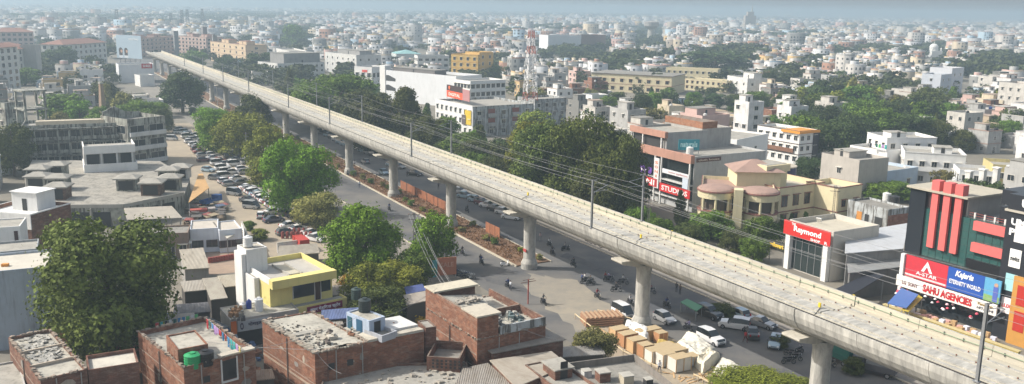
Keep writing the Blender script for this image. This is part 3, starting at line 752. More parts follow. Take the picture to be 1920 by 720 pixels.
for i, x in enumerate(XS[1:]):
    put('pier', pm, vd, (x, 0, 0)); put('pier_cap', cpm, vd, (x, 0, 0))
MB().box(-.5, .5, .97, 1.10, 0, .5).build('poster', plain((.40, .06, .05), .6), vd, (127.3, .0, 3.1))
for i in range(8):
    pass
# catenary masts
def mast(px, py, side, lab):
    s, o = so(G(px, py, 13.4)); e = thing('catenary_mast', lab, 'mast', SO(s, 73.7 - 4.62 * side, 13.4), ANG, 'overhead line masts on the viaduct')
    MB().box(-.13, .13, -.13, -.09, 0, 7.0).box(-.13, .13, .09, .13, 0, 7.0).box(-.02, .02, -.09, .09, 0, 7.0).build('pole', METAL, e)
    k = -side
    MB().box(-.28, .28, -.25, .25, -.02, .06).build('base_plate', METAL, e)
    if side > 0 or True:
        MB().tube((0, k * .13, 5.1), (0, k * 2.6, 6.1), .045, 6).tube((0, k * .13, 6.5), (0, k * 2.6, 6.1), .035, 6).tube((0, k * .13, 5.2), (0, k * 2.7, 5.35), .03, 6).tube((0, k * .4, 5.25), (0, k * .13, 5.0), .07, 6).build('cantilever_arm', METAL, e)
        MB().box(-.05, .05, -.1, k * .55 if k > 0 else .1, 6.9, 7.0).box(-.05, .05, min(0, k * .7), max(0, k * .7), 6.86, 6.96).build('top_bracket', METAL, e)
    return s
names = ['nearest', 'second', 'third', 'fourth', 'fifth', 'sixth', 'seventh', 'eighth', 'ninth']
near_s = []
for i, q in enumerate([(1826, 717), (1104, 428), (766, 293.6), (613, 232.5), (535, 201.7), (463, 172), (409, 153), (374, 138), (341, 124)]):
    near_s.append(mast(*q, 1, 'grey steel mast on the near edge of the viaduct, %s from the photo right' % names[i]))
far_s = []
for i, q in enumerate([(1211.7, 413), (850.8, 287), (682.5, 228), (595, 198), (513, 169), (452, 146)]):
    far_s.append(mast(*q, -1, 'grey steel mast on the far edge of the viaduct, %s from the photo right' % names[i]))
def wire(name, pts, label, r=.016, sag=.5, group='overhead wires above the viaduct'):
    mb = MB()
    for a, b in zip(pts[:-1], pts[1:]):
        a, b = Vector(a), Vector(b); prev = a
        for k in range(1, 9):
            t = k / 8; q = a.lerp(b, t); q.z -= 4 * sag * t * (1 - t); mb.tube(prev, q, r, 4); prev = q
    return tag(mb.build(name, plain((.22, .22, .22), .5, name='wire')), label, 'wire', group)
NS = [near_s[0] - 70] + near_s; FS = [near_s[0] - 70, near_s[0]] + far_s
for off, zz, sg, nm, L in ((-2.0, 19.45, .6, 'upper wire over the near track', NS), (-2.05, 18.6, .1, 'lower contact wire over the near track', NS), (-4.6, 20.3, .7, 'feeder wire at the top of the near masts', NS),
                    (2.0, 19.45, .6, 'upper wire over the far track', FS), (2.05, 18.6, .1, 'lower contact wire over the far track', FS), (4.6, 20.3, .7, 'feeder wire at the top of the far masts', FS)):
    wire('overhead_wire', [SO(s, 73.7 + off, zz) for s in L], nm, sag=sg)
# ---------------------------------------------------------------- landmarks, left
def sp3(*a):
    s = spot3(*a)
    if s[3] < 1 or s[2] < 1: print('BAD SPOT', a, [round(q, 1) for q in s[1:]])
    return s
def road(P, z, W, D):
    """building parallel to the viaduct on its far side; P = top of its far-left front corner"""
    p = G(*P, z); return (Vector((p.x, p.y, 0)), ANG + math.pi, W, D)
def loc_of(e, x, y, z=0):
    a = e.rotation_euler[2]; c, s = math.cos(a), math.sin(a); l = e.location
    return Vector((l.x + x * c - y * s, l.y + x * s + y * c, z))
def unloc(e, p):
    a = e.rotation_euler[2]; c, s = math.cos(a), math.sin(a); q = p - e.location; return q.x * c + q.y * s, -q.x * s + q.y * c
STAIN = plaster((0.37, 0.38, 0.33), 2.3, streak=1.3)
BLACKST = plaster((0.42, 0.45, 0.46), 2.0, streak=1.5)
PWHITE = plaster(WHITE, .3); PW2 = plaster((.62, .62, .60), .6)
YEL = plaster((.70, .61, .22), .25); CRM = plaster((.60, .53, .34), .35)
BROWNT = plaster((.24, .11, .08), .3)
def dark_open(e, x0, x1, z0, z1, y=0.0, name='opening'):
    return MB().box(x0, x1, y - .03, y - .004, z0, z1).build(name, DARK, e)

e = house('office_block', 'weather-stained grey concrete three-storey office block with long open galleries', 'office block', spot2((40, 236), (238, 229), 12, 11.5), 11.5, STAIN, ROOFM, storeys=3, bays=9, win=(2.6, 1.9), hood=False, par=.9, doors=False)
W = e['_w'][0]; mb = MB()
for k in range(3): mb.box(-.2, W - .4, -1.1, -.01, .4 + 3.53 * k + 2.9, .4 + 3.53 * k + 3.1); mb.box(-.2, W - .4, -1.1, -1.0, .4 + 3.53 * k, .4 + 3.53 * k + .95)
for i in range(10): mb.box(i * (W - 1) / 9, i * (W - 1) / 9 + .35, -.99, -.6, 0, 11)
mb.build('gallery', STAIN, e)
MB().box(3, W - 2, 5, 7.4, 10.62, 11.9).build('roof_beam', plaster((.55, .48, .36), .4), e)
e = house('office_wing', 'taller stained concrete wing with curved gable beside the long galleries', 'office block', spot2((238, 224), (309, 217), 13, 12.8), 12.8, STAIN, ROOFD, storeys=3, bays=2, win=(4.2, 2.1), hood=False, par=1.2, doors=False)
W = e['_w'][0]; mb = MB()
pts = [(0, 11.5), (0, 13.9), (W * .1, 14.2), (W * .22, 14.9), (W * .34, 15.1), (W * .46, 14.3), (W * .6, 13.5), (W * .8, 13.2), (W, 13.1), (W, 11.5)]
mb.add([(x, 11.9, z) for x, z in pts], [tuple(range(10))]); mb.add([(x, 12.2, z) for x, z in pts], [tuple(reversed(range(10)))])
for k in range(10):
    a, b = pts[k], pts[(k + 1) % 10]; mb.quad((a[0], 11.9, a[1]), (a[0], 12.2, a[1]), (b[0], 12.2, b[1]), (b[0], 11.9, b[1]))
mb.build('gable', STAIN, e)
mb = MB()
for k in (0, 1, 2): mb.box(.3, W - .3, -.8, -.01, .4 + 3.8 * k, .4 + 3.8 * k + 1.1)
mb.build('balcony', PW2, e)
# projecting white balcony block
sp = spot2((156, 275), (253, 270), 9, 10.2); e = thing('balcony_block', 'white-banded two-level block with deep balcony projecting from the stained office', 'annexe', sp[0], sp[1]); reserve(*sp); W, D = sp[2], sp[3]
MB().box(0, W, 1.4, D, 3.2, 9.3).build('wall', plaster((.36, .36, .35), .5), e)  # grey darker than the white bands: shade of the deep recess put into the colour
mb = MB().box(0, W, 0, .2, 8.3, 10.2).box(0, .2, .2, D, 8.3, 10.2).box(W - .2, W, .2, D, 8.3, 10.2).build('upper_band', PWHITE, e)
MB().box(-.2, W + .2, -.6, -.4, 4.0, 5.9).box(-.2, 0, -.4, D, 4.0, 5.9).box(W, W + .2, -.4, D, 4.0, 5.9).box(-.2, W + .2, -.4, .9, 3.9, 4.1).build('balcony', PWHITE, e)
for i in range(4): MB().box(W * i / 3.3 + .1, W * i / 3.3 + .5, .2, .6, 4.1, 8.3).build('column', PW2, e)
for i in range(3): dark_open(e, W * (i + .12) / 3, W * (i + .88) / 3, 4.6, 8.0, 1.4, 'window')
MB().box(.3, W - .3, .3, D - .1, 9.31, 9.36).build('roof', ROOFM, e)
# low platform with pavilions
pl = thing('market_podium', 'wide low concrete podium with a bare dusty roof terrace before the stained office', 'podium', (0, 0, 0))
P = [G(x, y, 4.0) for x, y in [(46, 332), (50, 367), (127, 390), (232, 389), (345, 366), (356, 335), (300, 302), (60, 300)]]
pl.location = (P[2].x, P[2].y, 0); Q = [(p.x - P[2].x, p.y - P[2].y) for p in P]
for p in P: FOOT.append((p.x, p.y, 8))
FOOT.append((G(200, 345, 4).x, G(200, 345, 4).y, 16))
MB().prism(Q, 0, 4.0, 0, 1).build('wall', [STAIN, plaster((.33, .31, .265), 1.3)], pl)
for i in range(1, 4):
    a, b = Vector((*Q[i], 0)), Vector((*Q[i + 1], 0)); L = (b - a).length; ang = math.atan2((b - a).y, (b - a).x)
    mb = MB().box(0, L, -.15, 0, 4.0, 4.7); 
    for k in range(int(L / 4)): mb.box(k * 4.0 + .2, k * 4.0 + .5, -.5, -.01, 0, 3.9)
    mb.build('parapet', CONC, pl, a, ang)
for i in range(1, 4):
    a, b = Vector((*Q[i], 0)), Vector((*Q[i + 1], 0)); L = (b - a).length; ang = math.atan2((b - a).y, (b - a).x)
    for k in range(int(L / 4)):
        MB().box(k * 4.0 + .7, k * 4.0 + 3.9, -.05, -.004, .1, 3.1).build('opening', DARK, pl, a, ang)
def kiosk(px, py, wallm, lab, rz=.12, z=7.2, w=5.0):
    p = G(px, py, z); e = thing('pavilion', lab, 'pavilion', (p.x, p.y, 4.0), rz, 'small square pavilions on the podium'); k = w / 2
    MB().box(-k * .78, k * .78, -k * .7, k * .7, 0, z - 4.5).build('wall', wallm, e)
    rf = MB(); rf.box(-k, k, -k * .9, k * .9, z - 4.7, z - 4.45); rf.add([(-k, -k * .9, z - 4.45), (k, -k * .9, z - 4.45), (k, k * .9, z - 4.45), (-k, k * .9, z - 4.45), (-k * .35, 0, z - 3.7), (k * .35, 0, z - 3.7)], [(0, 1, 5, 4), (1, 2, 5), (2, 3, 4, 5), (3, 0, 4)])
    rf.build('roof', ROOFM, e); MB().box(-k * .6, k * .6, -k * .7 - .03, -k * .7 - .004, .2, z - 5.0).build('opening', DARK if wallm is not BRICKD else BRICKD, e)
BRK2 = brick((.16, .07, .045), (.10, .05, .035), dark=.6)
for q in [(71, 311, STAIN, 'stained pavilion, far left one at the back of the podium'), (106, 304, STAIN, 'pavilion with yellow-smeared wall at the back left'), (71, 324, CONC, 'grey pavilion with open front, farthest left on the podium'), (109, 327, STAIN, 'stained pavilion between two others left of the stairs'), (108, 343, BRK2, 'brick-walled pavilion nearest on the left half'),
          (239, 328, STAIN, 'grey pavilion just right of the balcony block'), (285, 336, BRK2, 'brick-walled pavilion nearest on the right half'), (319, 327, STAIN, 'grey pavilion right of the brick-walled one'), (316, 313, STAIN, 'pavilion with flat lid at the back right'), (338, 308, PW2, 'pavilion at the right end beside the parking lane')]: kiosk(*q)
# concrete frame, chimney
sp = spot2((44, 170), (82, 168), 7, 17.5); e = thing('concrete_frame', 'bare blackened concrete frame tower, three open storeys, far left', 'concrete frame', sp[0], sp[1]); reserve(*sp); W = sp[2]
for x in (0, W): 
    for y in (0, 7): MB().box(x - .3, x + .3, y - .3, y + .3, 0, 17.4).build('column', STAIN, e)
for z in (6, 11.5, 17.0): MB().box(-.6, W + .6, -.5, 7.5, z, z + .5).build('slab', STAIN, e)
e = house('annexe_ruin', 'dark low stained building under the bare concrete frame', 'building', spot2((8, 193), (44, 190), 9, 12), 12, STAIN, ROOFD, storeys=3)
p = G(195, 236); e = thing('chimney', 'tall tapering brown brick chimney behind the office roof', 'chimney', p, .2)
MB().prism([(-1.3, -1.3), (1.3, -1.3), (1.3, 1.3), (-1.3, 1.3)], 0, 1).cyl(0, 0, 1, 15, 1.5, 4, r2=.75).build('shaft', plaster((.33, .23, .16), .5), e); MB().cyl(0, 0, 15, 15.6, .95, 4).build('cap', CONC, e)

e = house('white_shed', 'plain white windowless shed wall with red sign at its right end', 'building', spot2((222, 121), (288, 120), 16, 10), 10, plaster((.66, .68, .70), .25), ROOFM, storeys=0)
board(e, e['_w'][0] * .8, 9.0, 5.5, 2.6, (.5, .05, .05), [('SHREE', 0, 0, .7, .5, (.8, .8, .8))])
house('white_block', 'small white lower block right below the red sign', 'building', spot2((262, 141), (289, 140), 8, 6), 6, PWHITE, storeys=0)
# billboard
p = G(217, 65, 22); q = G(264, 67, 22); W = (q - p).length; e = thing('billboard', 'huge pale blue billboard with two portraits at the viaduct end', 'billboard', (p.x, p.y, 0), math.atan2((q - p).y, (q - p).x))
MB().box(0, W, -.2, 0, 7, 22).build('panel', plain((.36, .46, .54), .6), e)
for i in range(5): MB().tube((W * (i + .5) / 5, .3, 0), (W * (i + .5) / 5, .3, 21), .25, 6).build('post', METAL, e)
for x, s in ((W * .17, 1), (W * .38, .95)):
    z = 12
    MB().tube((x, -.24, z), (x, -.22, z), 1.9 * s, 18).box(x - 1.7 * s, x + 1.7 * s, -.245, -.215, z - 3.2, z).build('portrait_hair', plain((.04, .03, .03), .5), e); MB().tube((x + .7, -.28, z - .5), (x + .7, -.25, z - .5), 1.0 * s, 16).build('portrait_face', plain((.5, .3, .2), .5), e)
    MB().box(x - 1.9 * s, x + 1.9 * s, -.23, -.21, 7.3, z - 1.7).build('portrait_dress', plain((.62, .66, .7), .5), e)
letter(e, 'WEDDING', W * .7, -.25, 19.5, W * .4, 1.2, (.75, .78, .8)); 
# flats
def hip(e, W, D, z, h, m, ov=.8):
    r = min(W, D) / 2
    rf = MB().add([(-ov, -ov, z), (W + ov, -ov, z), (W + ov, D + ov, z), (-ov, D + ov, z), (r if W >= D else W / 2, D / 2 if W >= D else r, z + h), (W - r if W >= D else W / 2, D / 2 if W >= D else D - r, z + h)], [(0, 1, 5, 4), (1, 2, 5), (2, 3, 4, 5), (3, 0, 4)] if W >= D else [(0, 1, 4), (1, 2, 5, 4), (2, 3, 5), (3, 0, 4, 5)])
    rf.add([(-ov, -ov, z), (W + ov, -ov, z), (W + ov, D + ov, z), (-ov, D + ov, z)], [(3, 2, 1, 0)]); return rf.build('hipped_roof', m, e)
RED = plaster((.25, .12, .09), .4)
FL = plaster((.60, .60, .56), .35)
for q in [('tall white flats with dark window columns, farthest left', (-40, 92), (32, 87), 16, 21, 6, 6), ('white flats with brown hipped roof, just right of the tall ones', (33, 92), (66, 88), 20, 18, 5, 4), ('white hipped-roof flats with orange-brown tiles behind the pale shed', (118, 84), (199, 79), 16, 15, 4, 9), ('faded pink hipped flats far beyond the tall white ones', (-20, 60), (62, 60), 18, 19, 5, 8)]:
    e = house('apartment_block', q[0], 'flats', spot2(q[1], q[2], q[3], q[4]), q[4], FL if 'pink' not in q[0] else plaster((.55, .42, .38), .4), RED, storeys=q[5], bays=q[6], par=.3, hood=True, win=(2.1, 2.0), deep=False, wframe=PW2); hip(e, e['_w'][0], e['_w'][1], q[4] + .02, 3.0, RED)
for q in [('grey stair tower between the white flats', (66, 84), (75, 83), 8, 20)]: house('stair_tower', q[0], 'tower', spot2(q[1], q[2], q[3], q[4]), q[4], plaster(GREY, .4), storeys=0)
PK = plaster((.52, .38, .33), .5); PCH = plaster((.60, .46, .30), .45)
for q in [('left third of the long pink apartment row with white balconies', (264, 71), (326, 68), 16, 16, PK, 5, 8), ('middle of the long pink apartment row, brown floor lines', (333, 67), (386, 70), 16, 16, PK, 5, 8), ('peach apartment block with blank painted end', (394, 77), (460, 84), 16, 15, PCH, 4, 6)]:
    e = house('apartment_row', q[0], 'flats', spot2(q[1], q[2], q[3], q[4]), q[4], q[5], RED, storeys=q[6], bays=q[7], band=plaster((.30, .2, .17), .3), win=(2.2, 1.6), hood=False, deep=False, room=[(.1, .3, .4, .8, 2.5), (.6, .8, .4, .8, 2.5)])
for x, y, hh in ((329, 58, 21), (383, 50, 24), (402, 66, 19)):
    house('service_tower', 'narrow dark concrete shaft rising between pink flats at %s' % {329: 'the row middle', 383: 'the row right end', 402: 'the peach block'}[x], 'tower', spot2((x - 3, y), (x + 5, y), 5, hh), hh, plaster((.20, .20, .21), .5), storeys=0)
for x, yt in ((221, 17), (322, 24), (343, 18), (353, 17), (381, 16)):
    p = G(x, 62); e = thing('lattice_mast', 'faint hazy lattice mast, %s from the left on the skyline' % {221: 'first', 322: 'second', 343: 'third', 353: 'fourth', 381: 'fifth'}[x], 'mast', p, .3, 'hazy lattice masts on the skyline')
    h = 44 - (yt - (13 + (x - 960) * .016)) / F * PX(p)[2]; mb = MB()
    for a, b in ((-1, -1), (1, -1), (1, 1), (-1, 1)): mb.tube((a * 3.0, b * 3.0, 0), (a * 1.2, b * 1.2, h), .5, 4)
    for k in range(10):
        z0, z1 = h * k / 10, h * (k + 1) / 10; r0, r1 = 3.0 - .18 * k, 3.0 - .18 * (k + 1)
        for a, b, c, d_ in ((-1, -1, 1, -1), (1, -1, 1, 1), (1, 1, -1, 1), (-1, 1, -1, -1)): mb.tube((a * r0, b * r0, z0), (c * r1, d_ * r1, z1), .3, 4)
    mb.build('lattice', plain((.12, .12, .13), .6), e)
e = house('corner_store', 'white-fronted store with set-back grey upper floors left of the windowless mall', 'store', spot2((520, 119), (608, 116), 24, 9.5), 9.5, PW2, ROOFD, storeys=3, bays=9, deep=False, room=[(.22, 1.0, .2, .9, 6.0, plaster((.26, .26, .26), .6))])
house('white_store', 'white three-storey block with grey roof sheds right of the corner store', 'store', spot2((609, 97), (668, 103), 18, 13), 13, PW2, ROOFD, storeys=3, bays=6, deep=False, room=[(.1, .8, .4, .9, 2.6, plaster((.3, .3, .3), .6))])
e = house('store_front', 'white store end with vertical red sign facing the viaduct', 'store', spot2((518, 90), (542, 96), 12, 14), 14, PW2, storeys=4, bays=2, deep=False); board(e, e['_w'][0] * .85, 8, 1.6, 7, (.5, .12, .12))
# windowless mall
e = house('mall', 'big windowless white mall with two dark slanted openings', 'mall', sp3((712, 130), (855, 143), (674, 120), 14), 14, plaster((.66, .68, .70), .2), ROOFD, storeys=0, par=1.2, room=[(.06, .62, .35, .8, 2.2, plaster((.16, .15, .15), .3))])
W, D = e['_w'][0], e['_w'][1]; MB().box(.3, 4.2, -.3, 3.5, 0, 16).build('stair_tower', PWHITE, e)
for z in (4.5, 9.0):
    mb = MB(); pts = [(4.6, z), (4.6, z + 2.6), (6.6, z + 2.7), (11.5, z + 1.3), (11.5, z)]
    mb.add([(x, -.05, zz) for x, zz in pts], [(4, 3, 2, 1, 0)]); mb.build('opening', DARK, e)
for i, c in enumerate([(.45, .05, .05), (.75, .75, .75), (.05, .12, .4), (.75, .75, .75)]): board(e, D - 1.5, 13 - i * 2.4, 2.6, 2.2, c, face='L', y=.1)
for i in range(5): window(e, 'L', 3 + i * (D - 6) / 4, 8.5, 2.6, 2.4, W, D, deep=True)
e = house('arched_store', 'white arched storefront with blue and red signs left of the mall', 'store', spot2((664, 124), (697, 126), 14, 12), 12, PWHITE, ROOFD, storeys=2, bays=3, win=(2.0, 2.2), deep=True); board(e, e['_w'][0] * .6, 9.8, 3.5, 1.2, (.6, .08, .06))
e = house('apartment_block', 'orange-yellow four-storey apartment block with stepped ochre balconies', 'flats', spot2((846, 101), (896, 103), 14, 15.5), 15.5, plaster((.62, .40, .10), .3), CONC, storeys=4, bays=4, win=(1.6, 1.8), band=plaster((.55, .30, .08), .2))
house('apartment_wing', 'taller orange-yellow corner wing with ochre pillars', 'flats', spot2((899, 98), (925, 97), 12, 17), 17, plaster((.60, .36, .09), .3), CONC, storeys=4, bays=2, win=(1.4, 1.8))
house('office_block', 'white office block with green-tinted windows left of the orange flats', 'office block', spot2((783, 104), (842, 104), 12, 12), 12, PW2, ROOFD, storeys=3, bays=5, win=(2.4, 1.5), deep=False)
e = house('warehouse', 'long warehouse under a pale teal roof beyond the mall', 'warehouse', spot2((743, 101), (790, 101), 22, 8), 8, plaster((.5, .55, .55), .3), storeys=0); hip(e, e['_w'][0], e['_w'][1], 8.02, 2.6, sheet((.22, .42, .42), .1), .3)
house('tower_block', 'tall block with blank white side wall facing the camera', 'tower block', spot2((1028, 66), (1090, 66), 18, 18), 18, plaster((.70, .72, .74), .12), storeys=0); 
house('tower_block', 'brown windowless block joined to the blank white wall', 'tower block', spot2((1091, 66), (1136, 65), 16, 18), 18, plaster((.22, .14, .13), .3), storeys=0)
p = G(1220, 80); e = thing('water_tower', 'grey concrete water tower with wide bowl far in the haze', 'water tower', p)
MB().cyl(0, 0, 0, 18, 5.5, 16, r2=4.5).build('shaft', CONC, e); MB().cyl(0, 0, 18, 22, 5, 18, r2=10).cyl(0, 0, 22, 27, 10, 18).cyl(0, 0, 27, 29, 10, 18, r2=2).build('bowl', plaster((.3, .29, .28), .5), e)
p = G(1404, 60); e = thing('spired_tower', 'pale tiered tower with thin spire on the hazy right skyline', 'tower', p)
MB().box(-11, 11, -8, 8, 0, 34).build('lower_stage', plaster((.36, .32, .28), .4), e); MB().box(-6, 7, -6, 6, 34, 42).build('upper_stage', plaster((.36, .32, .28), .4), e); MB().cyl(4, 0, 42, 58, 1.5, 8, r2=.3).build('spire', CONC, e)
# long cream hostels
e = house('hostel', 'long cream hostel with dark slab roof and brown-framed windows', 'hostel', sp3((1260, 144), (1285, 139), (1158, 129), 9.5), 9.5, CRM, ROOFD, storeys=2, bays=2, band=plaster((.30, .12, .10), .3), faces='', deep=True)
D, W = e['_w'][1], e['_w'][0]
for k in range(2):
    for i in range(9): window(e, 'L', (i + .5) * D / 9, 1.2 + 4.2 * k, 1.8, 1.6, W, D, BROWNT)
e.children[0].name = 'wall'; MB().box(-.6, W + .6, -.6, D + .6, 9.55, 9.8).build('slab_roof', ROOFD, e)
house('hostel_annexe', 'low cream annexe with bare walls left of the long hostel', 'annexe', spot2((1106, 143), (1158, 140), 9, 6.5), 6.5, CRM, storeys=0)
house('hostel', 'second cream hostel with red-framed windows right of the first', 'hostel', spot2((1284, 146), (1363, 152), 10, 6.5), 6.5, CRM, ROOFM, storeys=2, bays=8, wframe=BROWNT, band=CRM)
house('hostel_floor', 'raised cream block behind the second hostel front', 'hostel', spot2((1249, 126), (1346, 130), 9, 10.5), 10.5, CRM, ROOFM, storeys=3, bays=9, deep=False)
house('white_block', 'cream-white block with stair tower at the second hostel right end', 'building', spot2((1364, 141), (1402, 147), 12, 9), 9, PW2, storeys=2, bays=3, room=(.4, .9, .4, .8, 3.2))
# stained shop block with arched left wing
e = house('shop_block', 'grey three-storey block with black water stains and brick-red panels', 'shop block', sp3((887, 200), (1000, 194), (796, 187), 10.5), 10.5, BLACKST, ROOFM, storeys=3, bays=6, faces='', doors=False)
W, D = e['_w'][0], e['_w'][1]
for k in range(3):
    for i in range(5):
        u = (i + .5) * W / 5
        if k and i % 2 == 1: MB().box(u - 1.6, u + 1.6, -1.0, -.01, .6 + 3.2 * k - .3, .6 + 3.2 * k + .8).build('balcony', plaster((.4, .4, .4), .6), e); MB().box(u - 1.4, u + 1.4, -.05, -.004, .6 + 3.2 * k + .85, 3.2 * k + 3.0).build('opening', plain((.22, .06, .04), .7), e)
        else: window(e, 'F', u, 1.0 + 3.2 * k, 1.5, 1.3, W, D)
for i in range(6): MB().box(W * i / 5 - .25, W * i / 5 + .25, -.22, -.005, 0, 10).build('pilaster', plaster((.5, .52, .54), .8), e)
MB().box(-.25, -.02, 0, D, 0, 10.7).build('facade', PWHITE, e)
for k in range(3):
    for i in range(8): window(e, 'L', (i + .5) * D / 8, 1 + 3.2 * k, 1.3, 1.6, W, D, PWHITE, off=.26)
board(e, D * .10, 6.5, D * .16, 5.0, (.62, .45, .05), face='L', y=.4); board(e, D * .2, 5.5, D * .1, 3.4, (.12, .1, .1), face='L', y=.55)
house('shop_block_wing', 'stained grey right wing joined to the black-stained block', 'shop block', spot2((1003, 186), (1062, 183), 12, 10.5), 10.5, BLACKST, storeys=3, bays=4)
e2 = house('rooftop_block', 'white upper block with wide windows behind the red rooftop banner', 'building', spot2((882, 152), (948, 149), 12, 14), 14, PWHITE, ROOFM, storeys=4, bays=7, win=(1.8, 1.6))
p = G(838, 158, 15.5); q = G(881, 167, 15.5); W_ = (q - p).length; e = thing('rooftop_banner', 'red and black rooftop banner left of the telecom tower', 'banner', (p.x, p.y, 10), math.atan2((q - p).y, (q - p).x))
MB().box(0, W_ * .7, -.1, 0, 1.0, 3.4).build('red_panel', plain((.75, .10, .04), .5), e); MB().box(0, W_ * .7, -.1, 0, 3.41, 5.5).build('black_panel', plain((.05, .03, .03), .5), e); MB().box(W_ * .7 + .05, W_, -.1, 0, 1.0, 5.0).build('photo_panel', plain((.4, .2, .2), .5), e)
letter(e, 'DIGITAL', W_ * .35, -.14, 2.2, W_ * .5, 1.1, (.8, .75, .7)); MB().tube((W_ * .12, -.14, 4.5), (W_ * .12, -.11, 4.5), .7, 14).build('logo_disc', plain((.8, .15, .05), .5), e)
for i in range(4): MB().box(W_ * i / 3 - .06, W_ * i / 3 + .06, .02, .14, 0, 5.4).build('post', METAL, e)
# telecom tower
p = G(994, 188, 10.4); e = thing('telecom_tower', 'red-and-white lattice telecom tower crowded with white antennas', 'telecom tower', p, .4)
dep = PX(p)[2]; h = 44 - (56 - 13.5) / F * dep - 10.4; sw = 2.1
for k in range(9):
    z0, z1 = h * k / 9, h * (k + 1) / 9; r0, r1 = sw * (1 - .62 * k / 9), sw * (1 - .62 * (k + 1) / 9); mb = MB()
    for a, b, c, d_ in ((-1, -1, 1, -1), (1, -1, 1, 1), (1, 1, -1, 1), (-1, 1, -1, -1)):
        mb.tube((a * r0, b * r0, z0), (a * r1, b * r1, z1), .13, 4); mb.tube((a * r0, b * r0, z0), (c * r1, d_ * r1, z1), .08, 4); mb.tube((c * r0, d_ * r0, z0), (a * r1, b * r1, z1), .08, 4); mb.tube((a * r1, b * r1, z1), (c * r1, d_ * r1, z1), .08, 4)
    mb.build('lattice_section', plain((.36, .11, .08) if k % 2 == 0 and k not in (2, 4) else (.68, .68, .68), .5), e)
for k in range(26):
    a = R.uniform(0, 6.28); z = h * R.uniform(.1, .78); r = sw * (1.05 - .5 * z / h) + .5
    if k % 3: MB().rbox(r * math.cos(a), r * math.sin(a), z, .45, .35, 1.9, a).build('panel_antenna', PWHITE, e)
    else: MB().tube((r * math.cos(a), r * math.sin(a), z), ((r + .3) * math.cos(a), (r + .3) * math.sin(a), z), .6, 12).build('dish_antenna', PWHITE, e)
# far temple and slab block
p = G(1749, 108); e = thing('temple', 'small white temple with round dome among far houses', 'temple', p, .2)
MB().box(-6, 6, -6, 6, 0, 7).build('wall', PWHITE, e); MB().cyl(0, 0, 7, 10, 4.2, 16).build('drum', PWHITE, e); MB().dome(0, 0, 10, 4.4, 4.2, 16, 6).cyl(0, 0, 14, 16, .3, 6).build('dome', PWHITE, e, smooth=False)
for a, b in ((-5, -5), (5, -5), (5, 5), (-5, 5)): MB().cyl(a, b, 7, 9, .8, 8).dome(a, b, 9, .9, 1, 8, 3).build('turret', PWHITE, e)
house('slab_block', 'tall pale slab block with small side windows', 'tower block', spot2((1786, 128), (1808, 126), 12, 15), 15, plaster((.6, .62, .66), .2), storeys=3, bays=2)
house('slab_block', 'lower pale wing left of the tall slab block', 'tower block', spot2((1765, 140), (1785, 138), 10, 12.5), 12.5, plaster((.5, .54, .6), .3), storeys=3, bays=2)

# ---------------------------------------------------------------- right side, near
# store with the teal roof board
sp = road((1184, 266), 12.5, (G(1256, 296, 12.5) - G(1184, 266, 12.5)).length, 21)
e = house('department_store', 'grey-walled store with open pink-banded galleries and red sign', 'store', sp, 12.5, plaster((.44, .45, .45), .5), ROOFM, storeys=0, par=.5)
W, D = e['_w'][0], e['_w'][1]; pass
PB = plaster((.42, .22, .16), .4)
MB().box(0, W + .05, -1.1, -.02, 10.9, 12.7).build('pink_band', PB, e)
for z in (2.2, 5.9): MB().box(0, W, -1.1, -.02, z - .1, z + .1).build('floor_slab', PW2, e)
for z0, z1 in ((6.1, 10.8), (2.4, 5.8)): MB().box(.2, W - .2, -.10, -.02, z0, z1).build('glazing', glass((.015, .02, .02), .2), e)
for x in (0.05, W * .46, W * .56, W - .35): MB().box(x, x + .3, -1.2, -.85, 0, 10.88).build('column', PWHITE, e)
board(e, W * .22, 7.1, W * .42, 1.6, (.16, .06, .36), [('selection', 0, 0, .6, .5, (.75, .7, .8))], y=1.2)
board(e, W * .80, 8.0, W * .40, 1.0, (.7, .7, .72), [('home appliances', 0.1, 0, .7, .5, (.5, .3, .3))], y=1.25)
board(e, W * .33, 4.6, W * .40, 1.9, (.55, .03, .03), [('SONI', 0, 0, .8, .7, (.85, .82, .8), .02)], y=1.3)
board(e, W * .80, 4.1, W * .46, 1.9, (.55, .03, .03), [('STUDIOS', 0, 0, .85, .6, (.85, .82, .8), .02)], y=1.3)
board(e, W * .95, 6.4, W * .08, 2.4, (.55, .62, .7), y=1.25); board(e, W * .51, 7.0, W * .08, 7.0, (.66, .66, .66), [('S', 0, .35, .6, .09, (.6, .2, .1)), ('O', 0, .2, .6, .09, (.6, .2, .1)), ('N', 0, .05, .6, .09, (.6, .2, .1)), ('I', 0, -.1, .2, .09, (.6, .2, .1))], y=1.3)
board(e, 4.0, 11.6, 7.0, .9, (.10, .05, .05), [('cloth house', 0, 0, .85, .5, (.6, .5, .4))], face='R', W=W)
u = house('upper_storey', 'set-back top storey with pink band above the pink-banded store', 'building', (loc_of(e, 0, .4, 0), e.rotation_euler[2], W * .55, 12), 16.4, plaster((.36, .36, .35), .5), ROOFM, storeys=0, z0=12.0, par=.5, res=False)
MB().box(-.2, W * .57, -.9, -.02, 15.2, 16.6).build('pink_band', PB, u); MB().box(.3, W * .5, -.06, -.01, 12.6, 15.1).build('glazing', DARK, u)
for x in (.1, W * .2, W * .5): MB().box(x, x + .3, -.8, -.5, 12, 15.18).build('column', PWHITE, u)
t = house('roof_penthouse', 'grey penthouse with a brick-orange parapet above the store roof', 'building', (loc_of(e, -2, D * .55, 0), e.rotation_euler[2], 14, 9), 16.6, plaster((.36, .35, .33), .5), ROOFM, storeys=0, z0=0, par=.3, res=True)
W2, D2 = t['_w'][0], t['_w'][1]; MB().box(-.05, W2 + .05, -.05, D2 * .5, 16.61, 18.2).build('brick_parapet', brick((.40, .17, .08), (.34, .14, .07), dark=.1), t)
